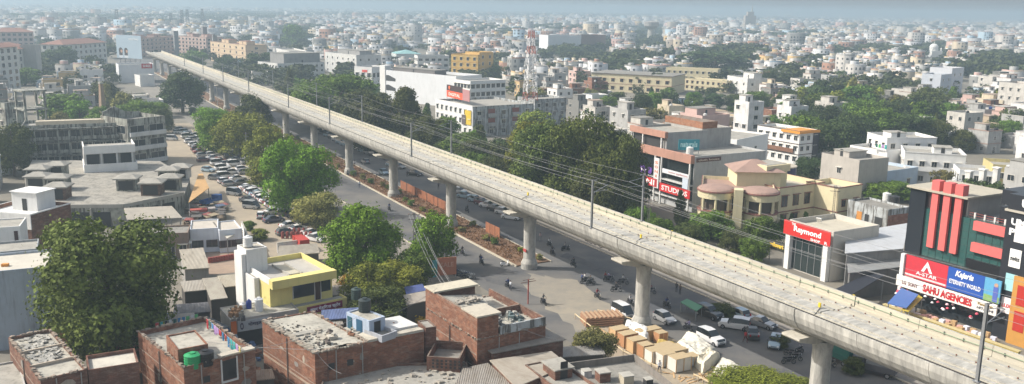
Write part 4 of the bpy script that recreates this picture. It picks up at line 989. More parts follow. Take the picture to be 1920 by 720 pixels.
p = loc_of(e, W * .72, .6, 12.5); wd = 4.8; q = p + Vector((wd, .25, 0)); e2 = thing('roof_sign', 'teal naturals sign board on the store roof corner', 'sign', (p.x, p.y, 12.5), math.atan2((q - p).y, (q - p).x))
pb = MB().box(0, wd, -.15, 0, .5, 2.9).build('panel', plain((.03, .28, .34), .45), e2); letter(e2, 'naturals', wd / 2, -.2, 1.8, wd * .8, 1.3, (.45, .75, .75), bold=.03)
for x in (.1, wd - .1): MB().box(x - .06, x + .06, .02, .14, -.4, 2.8).build('post', METAL, e2)
tank('white plastic water tank on the pink-banded store roof', 1293, 290, 12.1, color=(.6, .6, .58), r=.8, h=1.6)
tank('raised white tank right of the naturals sign', 1286, 273, 12.1, color=(.6, .6, .58), r=.8, h=2.4)
# white block, orange-trimmed house
h_ = house('white_block', 'blank-sided bright white block with two small dark windows', 'building', sp3((1382, 262), (1441, 250), (1318, 248), 9.5), 9.5, plaster((.76, .76, .74), .15), ROOFM, storeys=0, par=.5)
window(h_, 'F', h_['_w'][0] * .35, 5, 1.0, 1.6, *h_['_w'][:2], hood=False); window(h_, 'F', h_['_w'][0] * .6, 4.6, 1.1, 2.0, *h_['_w'][:2], hood=False)
h_ = house('modern_house', 'modern white and brown house with an orange roof band', 'house', sp3((1500, 246), (1534, 243), (1442, 232), 10), 10, PWHITE, ROOFM, storeys=3, bays=3, band=plaster((.10, .07, .06), .2))
W, D = h_['_w'][:2]; MB().box(-.6, W + .4, -.5, D * .4, 9.2, 9.9).build('orange_band', plain((.62, .26, .03), .5), h_); MB().box(W - 2, W + .3, -.35, -.14, 0, 9.1).build('black_panel', plain((.02, .02, .03), .3), h_)
MB().box(-.5, -.14, D * .1, D * .8, 3.4, 4.6).build('balcony', plain((.2, .1, .06), .5), h_)
# cream mansion
MAN = plaster((.66, .58, .37), .25); PKR = plaster((.33, .215, .175), .4); TRIM = plaster((.24, .10, .08), .2)
e = house('mansion_wing', 'long cream mansion wing with brown bands, right part of the mansion', 'mansion', sp3((1573, 352), (1617, 345), (1537, 336), 9.0), 9.0, MAN, plaster((.45, .42, .34), .4), storeys=2, bays=2, band=TRIM, par=1.2, wframe=BROWNT, faces='F')
e = house('mansion_wing', 'middle cream mansion block with deep window bays and plant pots', 'mansion', spot2((1462, 352), (1546, 341), 13, 9.0), 9.0, MAN, plaster((.45, .42, .34), .4), storeys=2, bays=4, band=TRIM, par=1.2, win=(1.6, 2.2), wframe=BROWNT)
W, D = e['_w'][:2]; MB().box(0.2, 6.5, 4, 9, 8.0, 11.3).build('upper_room', MAN, e); MB().box(-.2, 6.9, 3.6, 9.4, 11.3, 12.8).build('upper_band', MAN, e); MB().box(.4, 6.3, 4.2, 8.8, 12.81, 12.9).build('roof', ROOFM, e)
e = house('mansion', 'cream mansion front with two rounded bays under pink domed roofs', 'mansion', spot2((1316, 352), (1455, 360), 14, 9.2), 9.2, MAN, PKR, storeys=2, bays=5, band=TRIM, par=.7, win=(2.2, 2.4), wframe=BROWNT, faces='FR')
W, D = e['_w'][:2]
for cx_, nm in ((W * .20, 'rounded_bay'), (W * .80, 'rounded_bay')):
    r = W * .24; mb = MB()
    for z0, z1, rr, m in ((0, 3.3, .9, 0), (3.3, 4.6, 1.04, 0), (4.6, 4.9, 1.08, 1), (4.9, 7.3, .78, 2), (7.3, 8.6, 1.06, 0), (8.6, 8.9, 1.12, 1)): mb.cyl(cx_, 1.6, z0, z1, r * rr, 28, m)
    mb.build(nm, [MAN, TRIM, plain((.10, .08, .06), .6)], e); MB().dome(cx_, 1.6, 8.9, r * 1.08, .8, 28, 5).build('domed_roof', PKR, e)
    for k in range(3): a = -math.pi / 2 + (k - 1) * .8; MB().cyl(cx_ + r * .98 * math.cos(a), 1.6 + r * .98 * math.sin(a), 4.7, 7.35, .25, 8).build('column', MAN, e)
MB().box(W * .44, W * .56, -2.4, -.01, 0, 9.6).build('pillar', MAN, e)
hp = thing('pink_roofed_room', 'cream rooftop room under a pink pitched roof above the mansion', 'building', (G(1383, 318, 12).x, G(1383, 318, 12).y, 0), .0); MB().box(0, 9, 0, 8, 0, 11.6).build('wall', MAN, hp); hip(hp, 9, 8, 11.62, 2.0, PKR); reserve(hp.location, 0, 9, 8)
p = G(1465, 304, 11); e = thing('round_tank', 'big round dark blue water tank behind the mansion roofs', 'water tank', (p.x, p.y, 7.5)); MB().cyl(0, 0, 0, 2.6, 3.4, 24).build('tank_body', plain((.02, .03, .10), .4), e); MB().cyl(0, 0, 2.6, 2.85, 3.5, 24).build('lid', plaster((.42, .38, .3), .4), e)
# grey, brick and white houses behind the red shop
house('grey_house', 'raw grey plastered house with blank stepped walls', 'house', spot2((1541, 286), (1612, 300), 10, 9.5), 9.5, plaster((.42, .39, .35), .4), ROOFM, storeys=2, bays=1, skip=.5, room=(.1, .5, .3, .9, 1.6))
house('blue_white_house', 'low pale blue house with brick shed on its roof', 'house', spot2((1618, 327), (1722, 313), 10, 5.0), 5.0, plaster((.42, .52, .62), .3), ROOFM, storeys=1, bays=3, room=(.02, .3, .1, .7, 1.8, BRICKD))
house('white_house', 'white house with washing lines on its terrace', 'house', spot2((1664, 258), (1757, 258), 11, 10.5), 10.5, plaster((.74, .74, .73), .2), ROOFM, storeys=3, bays=4, band=PWHITE, room=(.2, .5, .3, .7, 1.6))
house('white_terrace', 'long white terrace wall left of the house with washing', 'house', spot2((1594, 272), (1664, 283), 9, 7.5), 7.5, plaster((.74, .74, .73), .2), ROOFM, storeys=2, bays=2, skip=.5)
house('white_villa', 'white villa with pierced parapet and columned balcony', 'house', spot2((1697, 284), (1812, 291), 12, 8.5), 8.5, plaster((.72, .72, .70), .25), ROOFM, storeys=2, bays=5, band=PWHITE, balcony=[1], room=(.5, .8, .3, .7, 1.8, PWHITE))
house('white_villa', 'white villa part with square pillars behind the red fins', 'house', spot2((1800, 318), (1866, 322), 9, 6.5), 6.5, plaster((.62, .64, .66), .3), ROOFM, storeys=2, bays=3)
house('yellow_house', 'dull yellow plastered house behind the glass plaza roof', 'house', spot2((1862, 308), (1935, 312), 10, 8), 8, plaster((.52, .44, .20), .5), ROOFM, storeys=2, bays=2)
for i in range(9): T(1596 + i * 8, 275 - i * 1, 1, 8) if False else None
e = house('brick_shop', 'stained flat-roofed building with orange door and brick end wall', 'building', sp3((1666, 393), (1706, 388), (1583, 375), 6.8), 6.8, BLACKST, ROOFD, storeys=0, par=.4)
W, D = e['_w'][:2]; MB().box(0.1, W - .1, -.06, -.004, .5, 5.6).build('brick_infill', brick((.34, .13, .08), (.28, .10, .06), dark=.2), e)
MB().box(-.08, -.004, D * .62, D * .75, 2.2, 5.0).build('door', plain((.50, .22, .05), .6), e); MB().box(-.06, -.004, D * .45, D * .55, 2, 4.8).build('opening', DARK, e); MB().box(-.06, -.004, D * .12, D * .3, 2, 4.8).build('opening', DARK, e)
tank('white drum tank on the stained flat roof behind the red sign', 1662, 377, 6.5, color=(.6, .6, .58), r=.8, h=1.6)
tank('black drum tank right beside the white one', 1677, 380, 6.5, color=(.03, .03, .03), r=.9, h=1.3)
# red shop
e = house('red_sign_shop', 'shop with a wide red Raymond sign over dark glass', 'shop', road((1481, 411), 8.6, (G(1567, 434, 8.6) - G(1481, 411, 8.6)).length, 11), 8.6, plaster((.5, .48, .43), .3), plaster((.48, .44, .35), .4), storeys=0, par=.9)
W, D = e['_w'][:2]; print('raymond W', W)
MB().box(.3, W - .3, -.06, -.004, .2, 6.0).build('shop_glass', glass((.02, .03, .03), .1), e)
for x in (0.2, W - 1.2): MB().box(x, x + 1.0, -.9, -.07, 0, 6.2).build('column', PWHITE, e)
board(e, W / 2, 7.4, W + .6, 2.5, (.52, .025, .02), [('THE', -.28, .36, .09, .18, (.85, .85, .83)), ('Raymond', 0.02, .02, .58, .5, (.85, .85, .83), .03), ('SHOP', .2, -.36, .20, .17, (.85, .85, .83)), ('R', .42, -.33, .06, .2, (.85, .8, .8))], y=.9)
for i in range(7): MB().box(.4 + i * (W - 1) / 6, .5 + i * (W - 1) / 6, -.12, -.065, .2, 6).build('mullion', METAL, e)
MB().rbox(2, 5, 8.4, .9, .15, .9, .4, .6).build('satellite_dish', PWHITE, e)
sp = so(e.location); p = SO(sp[0] + 3.8, sp[1] - .5)
b2 = thing('yellow_sign', 'small black sign with yellow script left of the red shop', 'sign', (p.x, p.y, 0), ANG + math.pi); MB().box(0, 3.6, -.1, .1, 2.6, 4.2).build('panel', plain((.03, .03, .02), .5), b2); letter(b2, 'yellovert', 1.8, -.14, 3.4, 3.3, 1.1, (.75, .5, .02), bold=.04)
for x in (.2, 3.4): MB().box(x - .05, x + .05, -.05, .05, 0, 2.6).build('post', METAL, b2)
# tin sheds between the shop and the plaza
def sheet_roof(name, lab, pts, z, m=None, rise=0.0, wall=None, h0=0.0, group=None):
    P = [G(x, y, z + (k in (2, 3)) * rise) for k, (x, y) in enumerate(pts)]; o = P[0].copy(); o.z = 0
    d = P[1] - P[0]; a = math.atan2(d.y, d.x); e = thing(name, lab, 'shed', o, a, group)
    c, s = math.cos(-a), math.sin(-a); Q = []
    for p in P: q = p - o; Q.append((q.x * c - q.y * s, q.x * s + q.y * c, p.z))
    mb = MB().add(Q + [(x, y, zz - .12) for x, y, zz in Q], [(0, 1, 2, 3), (7, 6, 5, 4), (0, 4, 5, 1), (1, 5, 6, 2), (2, 6, 7, 3), (3, 7, 4, 0)]); mb.build('sheet_roof', m or sheet(), e)
    cx_, cy_ = sum(q[0] for q in Q) / 4, sum(q[1] for q in Q) / 4; I = [((q[0] - cx_) * .93 + cx_, (q[1] - cy_) * .93 + cy_) for q in Q]
    if wall: MB().prism(I, h0, min(q[2] for q in Q) - .15).build('wall', wall, e)
    else:
        for q in I: MB().tube((q[0], q[1], 0), (q[0], q[1], min(t[2] for t in Q) - .1), .09, 6).build('post', METAL, e)
    FOOT.append((o.x + d.x / 2, o.y + d.y / 2, 5)); return e
sheet_roof('tin_shed', 'big pale grey corrugated shed roof between red shop and plaza', [(1584, 475), (1694, 466), (1703, 418), (1586, 437)], 6.5, sheet((.46, .48, .50), .25), .2, plaster((.3, .3, .3), .5))
sheet_roof('tin_shed', 'lower dark grey shed roof in front of the big pale one', [(1590, 512), (1690, 500), (1693, 476), (1588, 484)], 4.5, sheet((.26, .27, .27), .4), .3, plaster((.15, .15, .15), .5))
sheet_roof('canopy', 'sagging black shade canopy beside the plaza entrance', [(1560, 545), (1598, 552), (1660, 515), (1632, 510)], 3.0, plain((.02, .022, .03), .6), 1.0)
sheet_roof('stall_canopy', 'blue striped tarpaulin over stalls left of the plaza', [(1664, 568), (1700, 577), (1722, 552), (1690, 540)], 2.8, plain((.06, .13, .34), .6), .6)
sheet_roof('canopy', 'dull yellow stall awning under the blue tarpaulin', [(1690, 580), (1704, 584), (1730, 558), (1722, 552)], 2.4, plain((.45, .34, .05), .6), .3)
# the glass plaza
z = 18.6; Wp = 30.0; sp = road((1712, 347), z, Wp, 17); e = thing('glass_plaza', 'dark glass shopping plaza with tall red fins and advertising boards', 'shopping plaza', sp[0], sp[1]); reserve(*sp)
def xat(px, py, zz, off=0.0):
    """distance along the plaza front of what the photo shows at (px, py) on the plane standing off metres before the front"""
    d = G(px, py, 0) - Vector((0, 0, HC)); o0 = so(e.location)[1] - off; k = o0 / so(d)[1]; return unloc(e, Vector((0, 0, HC)) + d * k)[0]
XB = xat(1889, 450, 0); F1 = xat(1740, 362, 0); fx = [xat(q, 350 + k * 4, 0, .5) for k, q in enumerate((1756, 1778, 1800))]; print('plaza', XB, F1, fx, xat(1697, 470, 0))
GT = glass((.028, .085, .078), .12)
MB().box(0, XB, .3, 17, 0, z - 3.3).build('wall', plaster((.3, .3, .3), .3), e); MB().box(0, fx[2] + 1.0, .31, 9, z - 3.29, z - .3).build('upper_wall', plaster((.35, .34, .32), .3), e); MB().box(-.4, fx[2] + 1.6, -.9, 9.2, z - .29, z).build('roof_slab', plaster((.42, .39, .31), .4), e)
MB().box(0, F1, -.4, .29, 8.4, z - .3).build('dark_panel', plain((.02, .024, .03), .2), e); MB().box(F1 + .02, XB, -.1, .29, 8.4, z - 3.0).build('glass_front', GT, e); MB().box(F1 + .02, fx[2] + .8, .1, .3, z - 2.98, z - .3).build('dark_fascia', plain((.06, .04, .04), .4), e)
mb = MB()
for k in range(8): mb.box(F1, XB, -.14, -.105, 8.4 + k * 1.05, 8.44 + k * 1.05)
for k in range(12):
    if F1 + k * 1.2 < XB: mb.box(F1 + k * 1.2, F1 + k * 1.2 + .04, -.145, -.11, 8.4, z - 3.0)
mb.build('glazing_bars', plain((.03, .06, .055), .4), e)
REDF = plain((.62, .13, .12), .5)
for x in fx: MB().box(x - .52, x + .52, -.6, -.15, 10.0, z - .3).build('red_fin', REDF, e); MB().box(x - .62, x + .62, -.7, .6, z + .01, z + 1.5).build('red_cube', REDF, e)
xb = xat(1830, 430, 0)
for zz in (z - 4.2, z - 7.3): MB().box(xb, XB + .2, -.75, -.16, zz - .2, zz + 1.1).build('red_band', REDF, e)
MB().box(xb - .6, XB, -.5, -.17, 8.6, 9.9).build('black_band', plain((.012, .012, .014), .3), e)
for k in range(6): MB().box(fx[2] + 2 + k * 1.5, fx[2] + 2.25 + k * 1.5, .35, .6, z - 3.29, z - 2.2).build('roof_post', PW2, e)
for k in range(3): MB().tube((fx[2] + 1.2, .48, z - 3.0 + k * .35), (XB, .48, z - 3.0 + k * .35), .035, 5).build('roof_rail', plain((.3, .08, .06), .5), e)
BK = plain((.022, .024, .03), .35)
MB().box(XB + .02, XB + 11, -.9, 15, 0, z - .6).build('black_tower', BK, e); MB().box(XB - .2, XB + 11.3, -1.2, 15, z - .59, z - .3).build('ledge', plaster((.42, .39, .33), .3), e); MB().box(XB + .1, XB + 11, -1.0, 10, z - .29, z + 1.8).box(XB - 2.2, XB + .09, 1.0, 10, z - .29, z + 1.8).box(XB - 2.2, XB + .01, 1.0, 12, z - 3.28, z - .6).build('black_parapet', BK, e)
xu = xat(1902, 400, 0, 1.0)
letter(e, 'UMRAO', xu + 3.4, -1.05, z + .8, 5.0, 1.1, (.85, .85, .85), bold=.03); letter(e, 'UMRAO', xu + 2.2, -.95, z - 1.9, 5.0, .95, (.85, .85, .85), bold=.04); letter(e, 'PLAZA', xu + 2.0, -.95, z - 3.3, 4.8, .95, (.85, .85, .85), bold=.04)
def notice(pxx, pyy, w_, h_, c, t=None, tc=(.05, .05, .05)):
    x = xat(pxx, pyy, 0, 1.0); d = G(pxx, pyy, 0) - Vector((0, 0, HC)); k = (so(e.location)[1] - 1.0) / so(d)[1]; zz = HC + d.z * k
    MB().box(x - w_ / 2, x + w_ / 2, -1.0, -.91, zz - h_ / 2, zz + h_ / 2).build('notice', plain(c, .5), e)
    if t: letter(e, t, x, -1.04, zz, w_ * .8, h_ * .25, tc)
notice(1912, 439, 1.4, 2.4, (.7, .7, .7)); notice(1903, 485, 1.6, 2.5, (.75, .75, .73), 'swiss'); notice(1895, 530, 1.6, 2.4, (.30, .55, .58)); notice(1887, 573, 1.6, 2.2, (.75, .7, .7), 'LUX', (.6, .05, .05))
xo = xat(1912, 540, 0, 1.2); MB().box(xo - .9, xo + 2.0, -1.3, -.91, 0, 9.5).build('orange_frame', plain((.46, .23, .05), .6), e)
for zz in (2, 5.6): MB().box(xo - .2, xo + 1.3, -1.36, -1.31, zz, zz + 2.8).build('red_panel', plain((.40, .03, .02), .4), e)
x1, x2, x3 = xat(1778, 510, 0, 1.5), xat(1848, 520, 0, 1.5), xat(1880, 520, 0, 1.5); x0_ = xat(1699, 490, 0, 1.5); bz0, bz1 = 5.05, 8.3
for a, b, c in ((x0_, x1, (.50, .035, .05)), (x1 + .03, x2, (.02, .08, .34)), (x2 + .03, x3, (.10, .32, .52))): MB().box(a, b, -1.6, -1.4, bz0, bz1).build('advert_board', plain(c, .4), e)
tri = MB(); cx_ = (x0_ + x1) * .52
for s_ in (-1, 1): tri.add([(cx_, -1.66, bz1 - .2), (cx_ + s_ * .95, -1.66, bz0 + 1.4), (cx_ + s_ * .45, -1.66, bz0 + 1.4), (cx_, -1.66, bz1 - 1.0)], [(0, 1, 2, 3) if s_ < 0 else (3, 2, 1, 0)])
tri.build('logo', plain((.8, .78, .78), .4), e); letter(e, 'A-STAR', cx_, -1.64, bz0 + .95, (x1 - x0_) * .5, .55, (.75, .7, .7)); MB().box(x0_ + .1, x1 - .1, -1.63, -1.605, bz0 + .2, bz0 + .45).build('white_line', plain((.7, .6, .6), .5), e)
letter(e, 'Kajaria', (x1 + x2) / 2 - .2, -1.64, bz1 - .8, (x2 - x1) * .5, 1.15, (.82, .82, .85), shear=.3, bold=.03); letter(e, 'ETERNITY WORLD', (x1 + x2) / 2, -1.64, bz0 + 1.25, (x2 - x1) * .85, .65, (.75, .77, .85), bold=.02)
MB().box(x2 + 1.4, x2 + 2.1, -1.64, -1.61, bz0 + .1, bz1 - 1.0).build('portrait', plain((.08, .12, .4), .5), e); MB().tube((x2 + 1.75, -1.64, bz1 - .75), (x2 + 1.75, -1.61, bz1 - .75), .3, 10).build('portrait_face', plain((.45, .28, .2), .5), e)
MB().box(x2 + .1, x3 - .05, -1.63, -1.605, bz0 + .02, bz0 + .9).build('picture_field', plain((.20, .34, .12), .5), e)
MB().box(x0_ - .9, x3 + .1, -2.1, -1.9, 3.35, 5.0).build('name_board', plain((.75, .73, .68), .45), e)
xm = (x0_ + x3) / 2; XL = x3 - x0_
letter(e, 'SAHU AGENCIES', xm + .1, -2.14, 4.2, XL * .52, 1.15, (.45, .015, .02), bold=.045); letter(e, 'LG  SONY', x0_ + XL * .10, -2.14, 4.1, XL * .18, .6, (.2, .1, .1)); letter(e, 'Panasonic', x0_ + XL * .9, -2.14, 4.5, XL * .15, .4, (.3, .2, .05)); letter(e, 'HITACHI', x0_ + XL * .9, -2.14, 3.9, XL * .16, .4, (.1, .1, .12))
MB().box(.2, XB - .2, .15, .29, 0, 3.3).build('shop_glass', GLS, e); MB().box(.1, XB - .1, -1.3, .1, 8.1, 8.38).build('canopy_slab', plain((.03, .03, .03), .5), e)
for i in range(30): MB().dome(R.uniform(.5, XB - .5), R.uniform(-2.6, -.4), R.uniform(1.6, 3.1), .24, .24, 8, 3).build('balloon', plain(R.choice([(.7, .1, .15), (.8, .78, .78), (.8, .5, .55)]), .4), e)
MB().box(x0_ - .7, x0_ - .1, -1.9, -1.3, 0, 8.3).build('white_post', PWHITE, e)
# displays and fence before the plaza
for i in range(34):
    k = i // 17; x = 1.5 + (i % 17) * 1.0; p = loc_of(e, x, -3.4 - k * 1.2)
    a = thing('display_carton', 'pale boxed appliance on the plaza forecourt display', 'carton', p, ANG + R.uniform(-.2, .2), 'boxed appliances displayed in front of the plaza'); hh = R.uniform(.7, 1.4)
    MB().box(-.35, .35, -.3, .3, 0, hh).build('carton_body', plain(R.choice([(.75, .72, .7), (.6, .62, .7), (.6, .35, .3), (.45, .3, .15)]), .6), a); MB().box(-.2, .2, -.315, -.305, hh * .3, hh * .7).build('print', plain((.2, .1, .3), .5), a)
p0 = loc_of(e, 1.5, -5.6); f = thing('planter_wall', 'mustard-coloured low wall along the plaza forecourt', 'wall', p0, ANG + math.pi); MB().box(0, 21, -.25, .25, 0, 1.0).build('wall', plaster((.42, .32, .08), .4), f); MB().box(-.1, 21.1, -.35, .35, 1.0, 1.12).build('coping', plaster((.5, .42, .2), .3), f)
p0 = loc_of(e, 1.0, -7.6); f = thing('railing', 'long grey pipe railing in front of the mustard wall', 'railing', p0, ANG + math.pi)
for k in range(4): MB().tube((0, 0, .3 + k * .32), (20, 0, .3 + k * .32), .035, 5).build('rail', plain((.45, .45, .43), .5), f)
for k in range(11): MB().tube((k * 2, 0, 0), (k * 2, 0, 1.35), .045, 5).build('post', METAL, f)
# parapet walls and balusters behind the plaza roof
for i in range(6):
    p = G(1818 + i * 26, 322 - i * 3.2, 8); 
    q = thing('gate_pillar', 'square white pillar of the low wall behind the plaza, %s from the left' % ORD[i].replace('nearest', 'first'), 'pillar', (p.x, p.y, 0), ANG, 'white pillars of the wall behind the plaza'); MB().box(-.6, .6, -.6, .6, 0, 8).build('shaft', PW2, q); MB().box(-.8, .8, -.8, .8, 8, 8.3).build('cap', PWHITE, q)
# ---------------------------------------------------------------- foreground houses
def weather(e, W, D, H, seed, left=True, front=True):
    """crumbling edge bricks, plaster patches, drain pipes and small holes on a brick house"""
    g = random.Random(seed); mb = MB()
    for L, f in ((W, 0), (D, 1), (W, 2), (D, 3)):
        for i in range(int(L / .32)):
            if g.random() < .35: continue
            u = i * .32 + g.uniform(-.1, .1); s_ = g.uniform(.12, .34); p = [(u, .08), (.08, u), (u, D - .08), (W - .08, u)][f]
            mb.rbox(p[0], p[1], H + s_ * .12, s_ * 1.4, s_ * 1.1, s_ * .7, g.random() * 3, g.uniform(-.3, .3))
    tag(mb.build('crumbled_edge', plaster((.30, .24, .19), .8), e), kind='stuff')
    P = [plaster((.40, .34, .27), .7), plaster((.24, .22, .20), .7), BRICKD]
    for k in range(7):
        w_, h_ = g.uniform(.6, 2.6), g.uniform(.3, 1.4); z = g.uniform(.3, H - 1.6)
        if front: u = g.uniform(.2, max(.3, W - w_ - .2)); n = 7; pts = [(u + w_ / 2 + w_ / 2 * math.cos(a) * g.uniform(.6, 1), z + h_ / 2 + h_ / 2 * math.sin(a) * g.uniform(.6, 1)) for a in [2 * math.pi * i / n for i in range(n)]]; MB().add([(x, -.012 - .002 * k, zz) for x, zz in pts], [tuple(range(n))]).build('plaster_patch', g.choice(P), e)
        if left: u = g.uniform(.2, max(.3, D - w_ - .2)); pts = [(u + w_ / 2 + w_ / 2 * math.cos(a) * g.uniform(.6, 1), z + h_ / 2 + h_ / 2 * math.sin(a) * g.uniform(.6, 1)) for a in [2 * math.pi * i / 7 for i in range(7)]]; MB().add([(-.012 - .002 * k, y, zz) for y, zz in pts], [tuple(reversed(range(7)))]).build('plaster_patch', g.choice(P), e)
    for u in (W * g.uniform(.2, .4), W * g.uniform(.6, .9)): MB().tube((u, -.09, .2), (u, -.09, H - .2), .06, 6).build('drain_pipe', plain((.30, .29, .27), .5, name='plastic'), e)
    MB().tube((-.09, D * .5, .2), (-.09, D * .5, H - .3), .06, 6).build('drain_pipe', plain((.12, .11, .1), .5, name='plastic'), e)
    for k in range(3):
        z = H * (.28 + .22 * k); MB().box(-.022, -.002, .1, D - .1, z, z + .12).build('mortar_course', plaster((.30, .22, .17), .7), e)
    for k in range(2): u = W * (.3 + .35 * k); MB().box(u - .35, u + .35, -.05, -.004, H - 2.3, H - 1.6).build('vent_opening', DARK, e)
def slab(e, x0, x1, y0, y1, z0, z1, m=None, name='slab'): return MB().box(x0, x1, y0, y1, z0, z1).build(name, m or ROOFM, e)
def rubble(e, x0, x1, y0, y1, z, n, size=.4, m=None):
    mb = MB(); roof_clutter(mb, x0, x1, y0, y1, z, n, size); return tag(mb.build('rubble', m or plaster((.34, .31, .26), .5), e), kind='stuff')
RUBR = plaster((.42, .40, .34), .9)
# a: big brick house
e = house('brick_house', 'large raw brick house with a cracked dusty flat roof, centre front', 'house', sp3((590, 661), (690, 641), (491, 600), 7.5), 7.5, BRICK, RUBR, storeys=0, par=.12)
W, D = e['_w'][:2]; weather(e, W, D, 7.5, 3); W2 = unloc(e, G(795, 620, 7.5))[0]
MB().box(W + .01, W2, 0, 5.6, 0, 7.4).build('wing_wall', BRICK, e); slab(e, W + .01, W2, .02, 5.6, 7.401, 7.46, RUBR, 'wing_roof'); FOOT.append((loc_of(e, W + 4, 3).x, loc_of(e, W + 4, 3).y, 5)); slab(e, W * 1.02, W2, .1, 2.6, 7.461, 7.66, plaster((.48, .44, .36), .6)); MB().box(W2 - 3.4, W2, 1.2, 5.0, 7.47, 7.9).build('hatch_kerb', plaster((.6, .6, .58), .4), e)
mb = MB()
for i in range(40): mb.rbox(R.uniform(.05, .5), D * i / 40 + R.uniform(-.2, .2), 7.5, R.uniform(.3, .9), R.uniform(.3, .8), .16, R.random(), R.uniform(-.1, .1))
for i in range(40): mb.rbox(W * .7 * i / 40, R.uniform(.05, .35), 7.5, R.uniform(.3, .8), R.uniform(.3, .6), .14, R.random())
tag(mb.build('roof_edge_rubble', plaster((.30, .27, .22), .7), e), kind='stuff')
rubble(e, .5, W * .55, .5, D - 2, 7.4, 60, .22, plain((.05, .045, .04), .9)); rubble(e, 1, W * .6, D * .2, D * .6, 7.4, 20, .5)
slab(e, W * .1, W * .5, D * .45, D * .52, 7.4, 7.55)
for z in (3.2,): MB().box(-.03, -.004, .2, D, z, z + .25).build('plaster_band', plaster((.4, .3, .22), .6), e)
MB().box(W * .22, W * .24, -.04, -.004, 0, 7.4).build('pier_strip', BRICKD, e)
for ch in e.children:
    me_ = ch.data
    for v_ in me_.vertices: v_.co.x -= .14 * (v_.co.y + ch.location.y)
for k in range(14):
    q = thing('rooftop_junk', 'scrap left on the cracked roof of the big brick house', 'junk', loc_of(e, R.uniform(.5, 12), R.uniform(.6, 4.8), 7.47), R.random() * 3, 'scrap on the big brick roof'); s_ = R.uniform(.25, .7); MB().rbox(0, 0, s_ * .3, s_ * 1.6, s_, s_ * .5, 0, .1).rbox(.1, 0, s_ * .7, s_ * .6, s_ * .5, s_ * .4, .7, .2).build('bundle', plain(R.choice([(.3, .27, .22), (.12, .1, .09), (.45, .42, .36), (.25, .12, .07)]), .85), q)
b = house('rooftop_shelter', 'blue-edged white rooftop shelter carrying a dark tank, on the brick house', 'house', sp3((692, 602), (722, 593), (656, 583), 9.3), 9.3, plaster((.38, .46, .58), .6), RUBR, storeys=0, z0=7.3, par=.15, res=False)
w_, d_ = b['_w'][:2]; dark_open(b, w_ * .3, w_ * .7, 7.5, 9.0, 0, 'door'); MB().box(-.06, -.004, d_ * .3, d_ * .55, 7.4, 9.0).build('door', plain((.02, .08, .15), .6), b); MB().box(-.06, -.004, d_ * .75, d_ * .95, 7.4, 8.9).build('door', plain((.02, .08, .12), .6), b)
tank('dark round tank with dusty lid on the blue-edged shelter', 684, 583, 9.2, color=(.025, .035, .035), r=.72, h=1.35)
tank('dark dusty tank half behind the blue-edged shelter', 668, 560, 9.0, color=(.03, .05, .045), r=.6, h=1.2)
b = house('parapet_room', 'low white open-topped enclosure beside the blue-edged shelter', 'building', sp3((716, 630), (745, 620), (698, 612), 8.1), 8.1, plaster((.36, .38, .42), .9), ROOFD, storeys=0, z0=7.3, par=.4, res=False)
for k, (x, y) in enumerate([(655, 652), (600, 640)]): pass
# b: tall brick house with yard roofs
sp = sp3((895, 596), (935, 588), (817, 536), 9.6); a_ = sp[1]; D = sp[3]; print('brick b', sp[2], D)
e = thing('brick_house', 'tall narrow brick house with stepped concrete slabs and a junk-filled terrace', 'house', sp[0], a_); reserve(sp[0], a_, 13, D)
WT = unloc(e, G(1046, 606, 8.0))[0]; print('terrace W', WT)
MB().box(0, WT, 0, D, 0, 6.9).build('wall', BRICK, e); weather(e, WT, D, 6.99, 6); slab(e, .1, WT - .1, .1, D - .1, 6.9, 6.98, RUBR, 'roof')
MB().prism([(0, 0), (.3, 0), (.3, D), (0, D)], 6.99, lambda x, y: 9.6).build('side_wall', BRICK, e)
MB().box(.31, sp[2], 0.01, 3.2, 6.99, 9.45).build('front_room', BRICK, e); slab(e, -.15, sp[2] + .25, -.2, 3.5, 9.61, 9.8, plaster((.46, .42, .34), .5))
MB().box(.31, WT * .62, D - 2.2, D - .1, 6.99, 9.45).build('back_room', BRICKD, e); slab(e, -.15, WT * .65, D - 2.6, D + .1, 9.61, 9.8, plaster((.50, .46, .36), .5))
s_ = MB().add([(.4, D * .55, 8.6), (WT * .60, D * .55, 8.2), (WT * .66, D - 2.8, 8.5), (.5, D - 2.8, 9.3), (.4, D * .55, 8.45), (WT * .6, D * .55, 8.05), (WT * .66, D - 2.8, 8.35), (.5, D - 2.8, 9.15)], [(0, 1, 2, 3), (7, 6, 5, 4), (0, 4, 5, 1), (1, 5, 6, 2), (2, 6, 7, 3), (3, 7, 4, 0)]).build('sagging_roof', RUBR, e)
rubble(e, .9, WT * .55, D * .58, D - 3, 8.62, 60, .45)
for (x0, x1, y0, y1) in ((sp[2] + .3, WT, .0, .22), (WT - .22, WT, .22, D), (WT * .35, WT, D * .42, D * .42 + .22)): MB().box(x0, x1, y0, y1, 6.985, 8.0).build('parapet', BRICKD if y0 > .1 else BLACKST, e)
for i in range(16):
    x, y = R.uniform(sp[2] + .6, WT - .8), R.uniform(.5, D * .4); p = loc_of(e, x, y, 6.99); s_ = R.uniform(.35, .9)
    q = thing('rooftop_junk', 'scrap bundle or crate in the junk heap on the brick terrace', 'junk', p, R.random() * 3, 'junk piled on the brick terrace'); MB().rbox(0, 0, s_ * .4, s_ * 1.3, s_, s_ * .8, 0, R.uniform(-.2, .2)).rbox(.1, .1, s_ * .95, s_ * .6, s_ * .6, s_ * .4, .6, .2).build('bundle', plain(R.choice([(.1, .1, .1), (.3, .3, .28), (.2, .13, .09), (.4, .38, .33), (.12, .16, .16)]), .8), q)
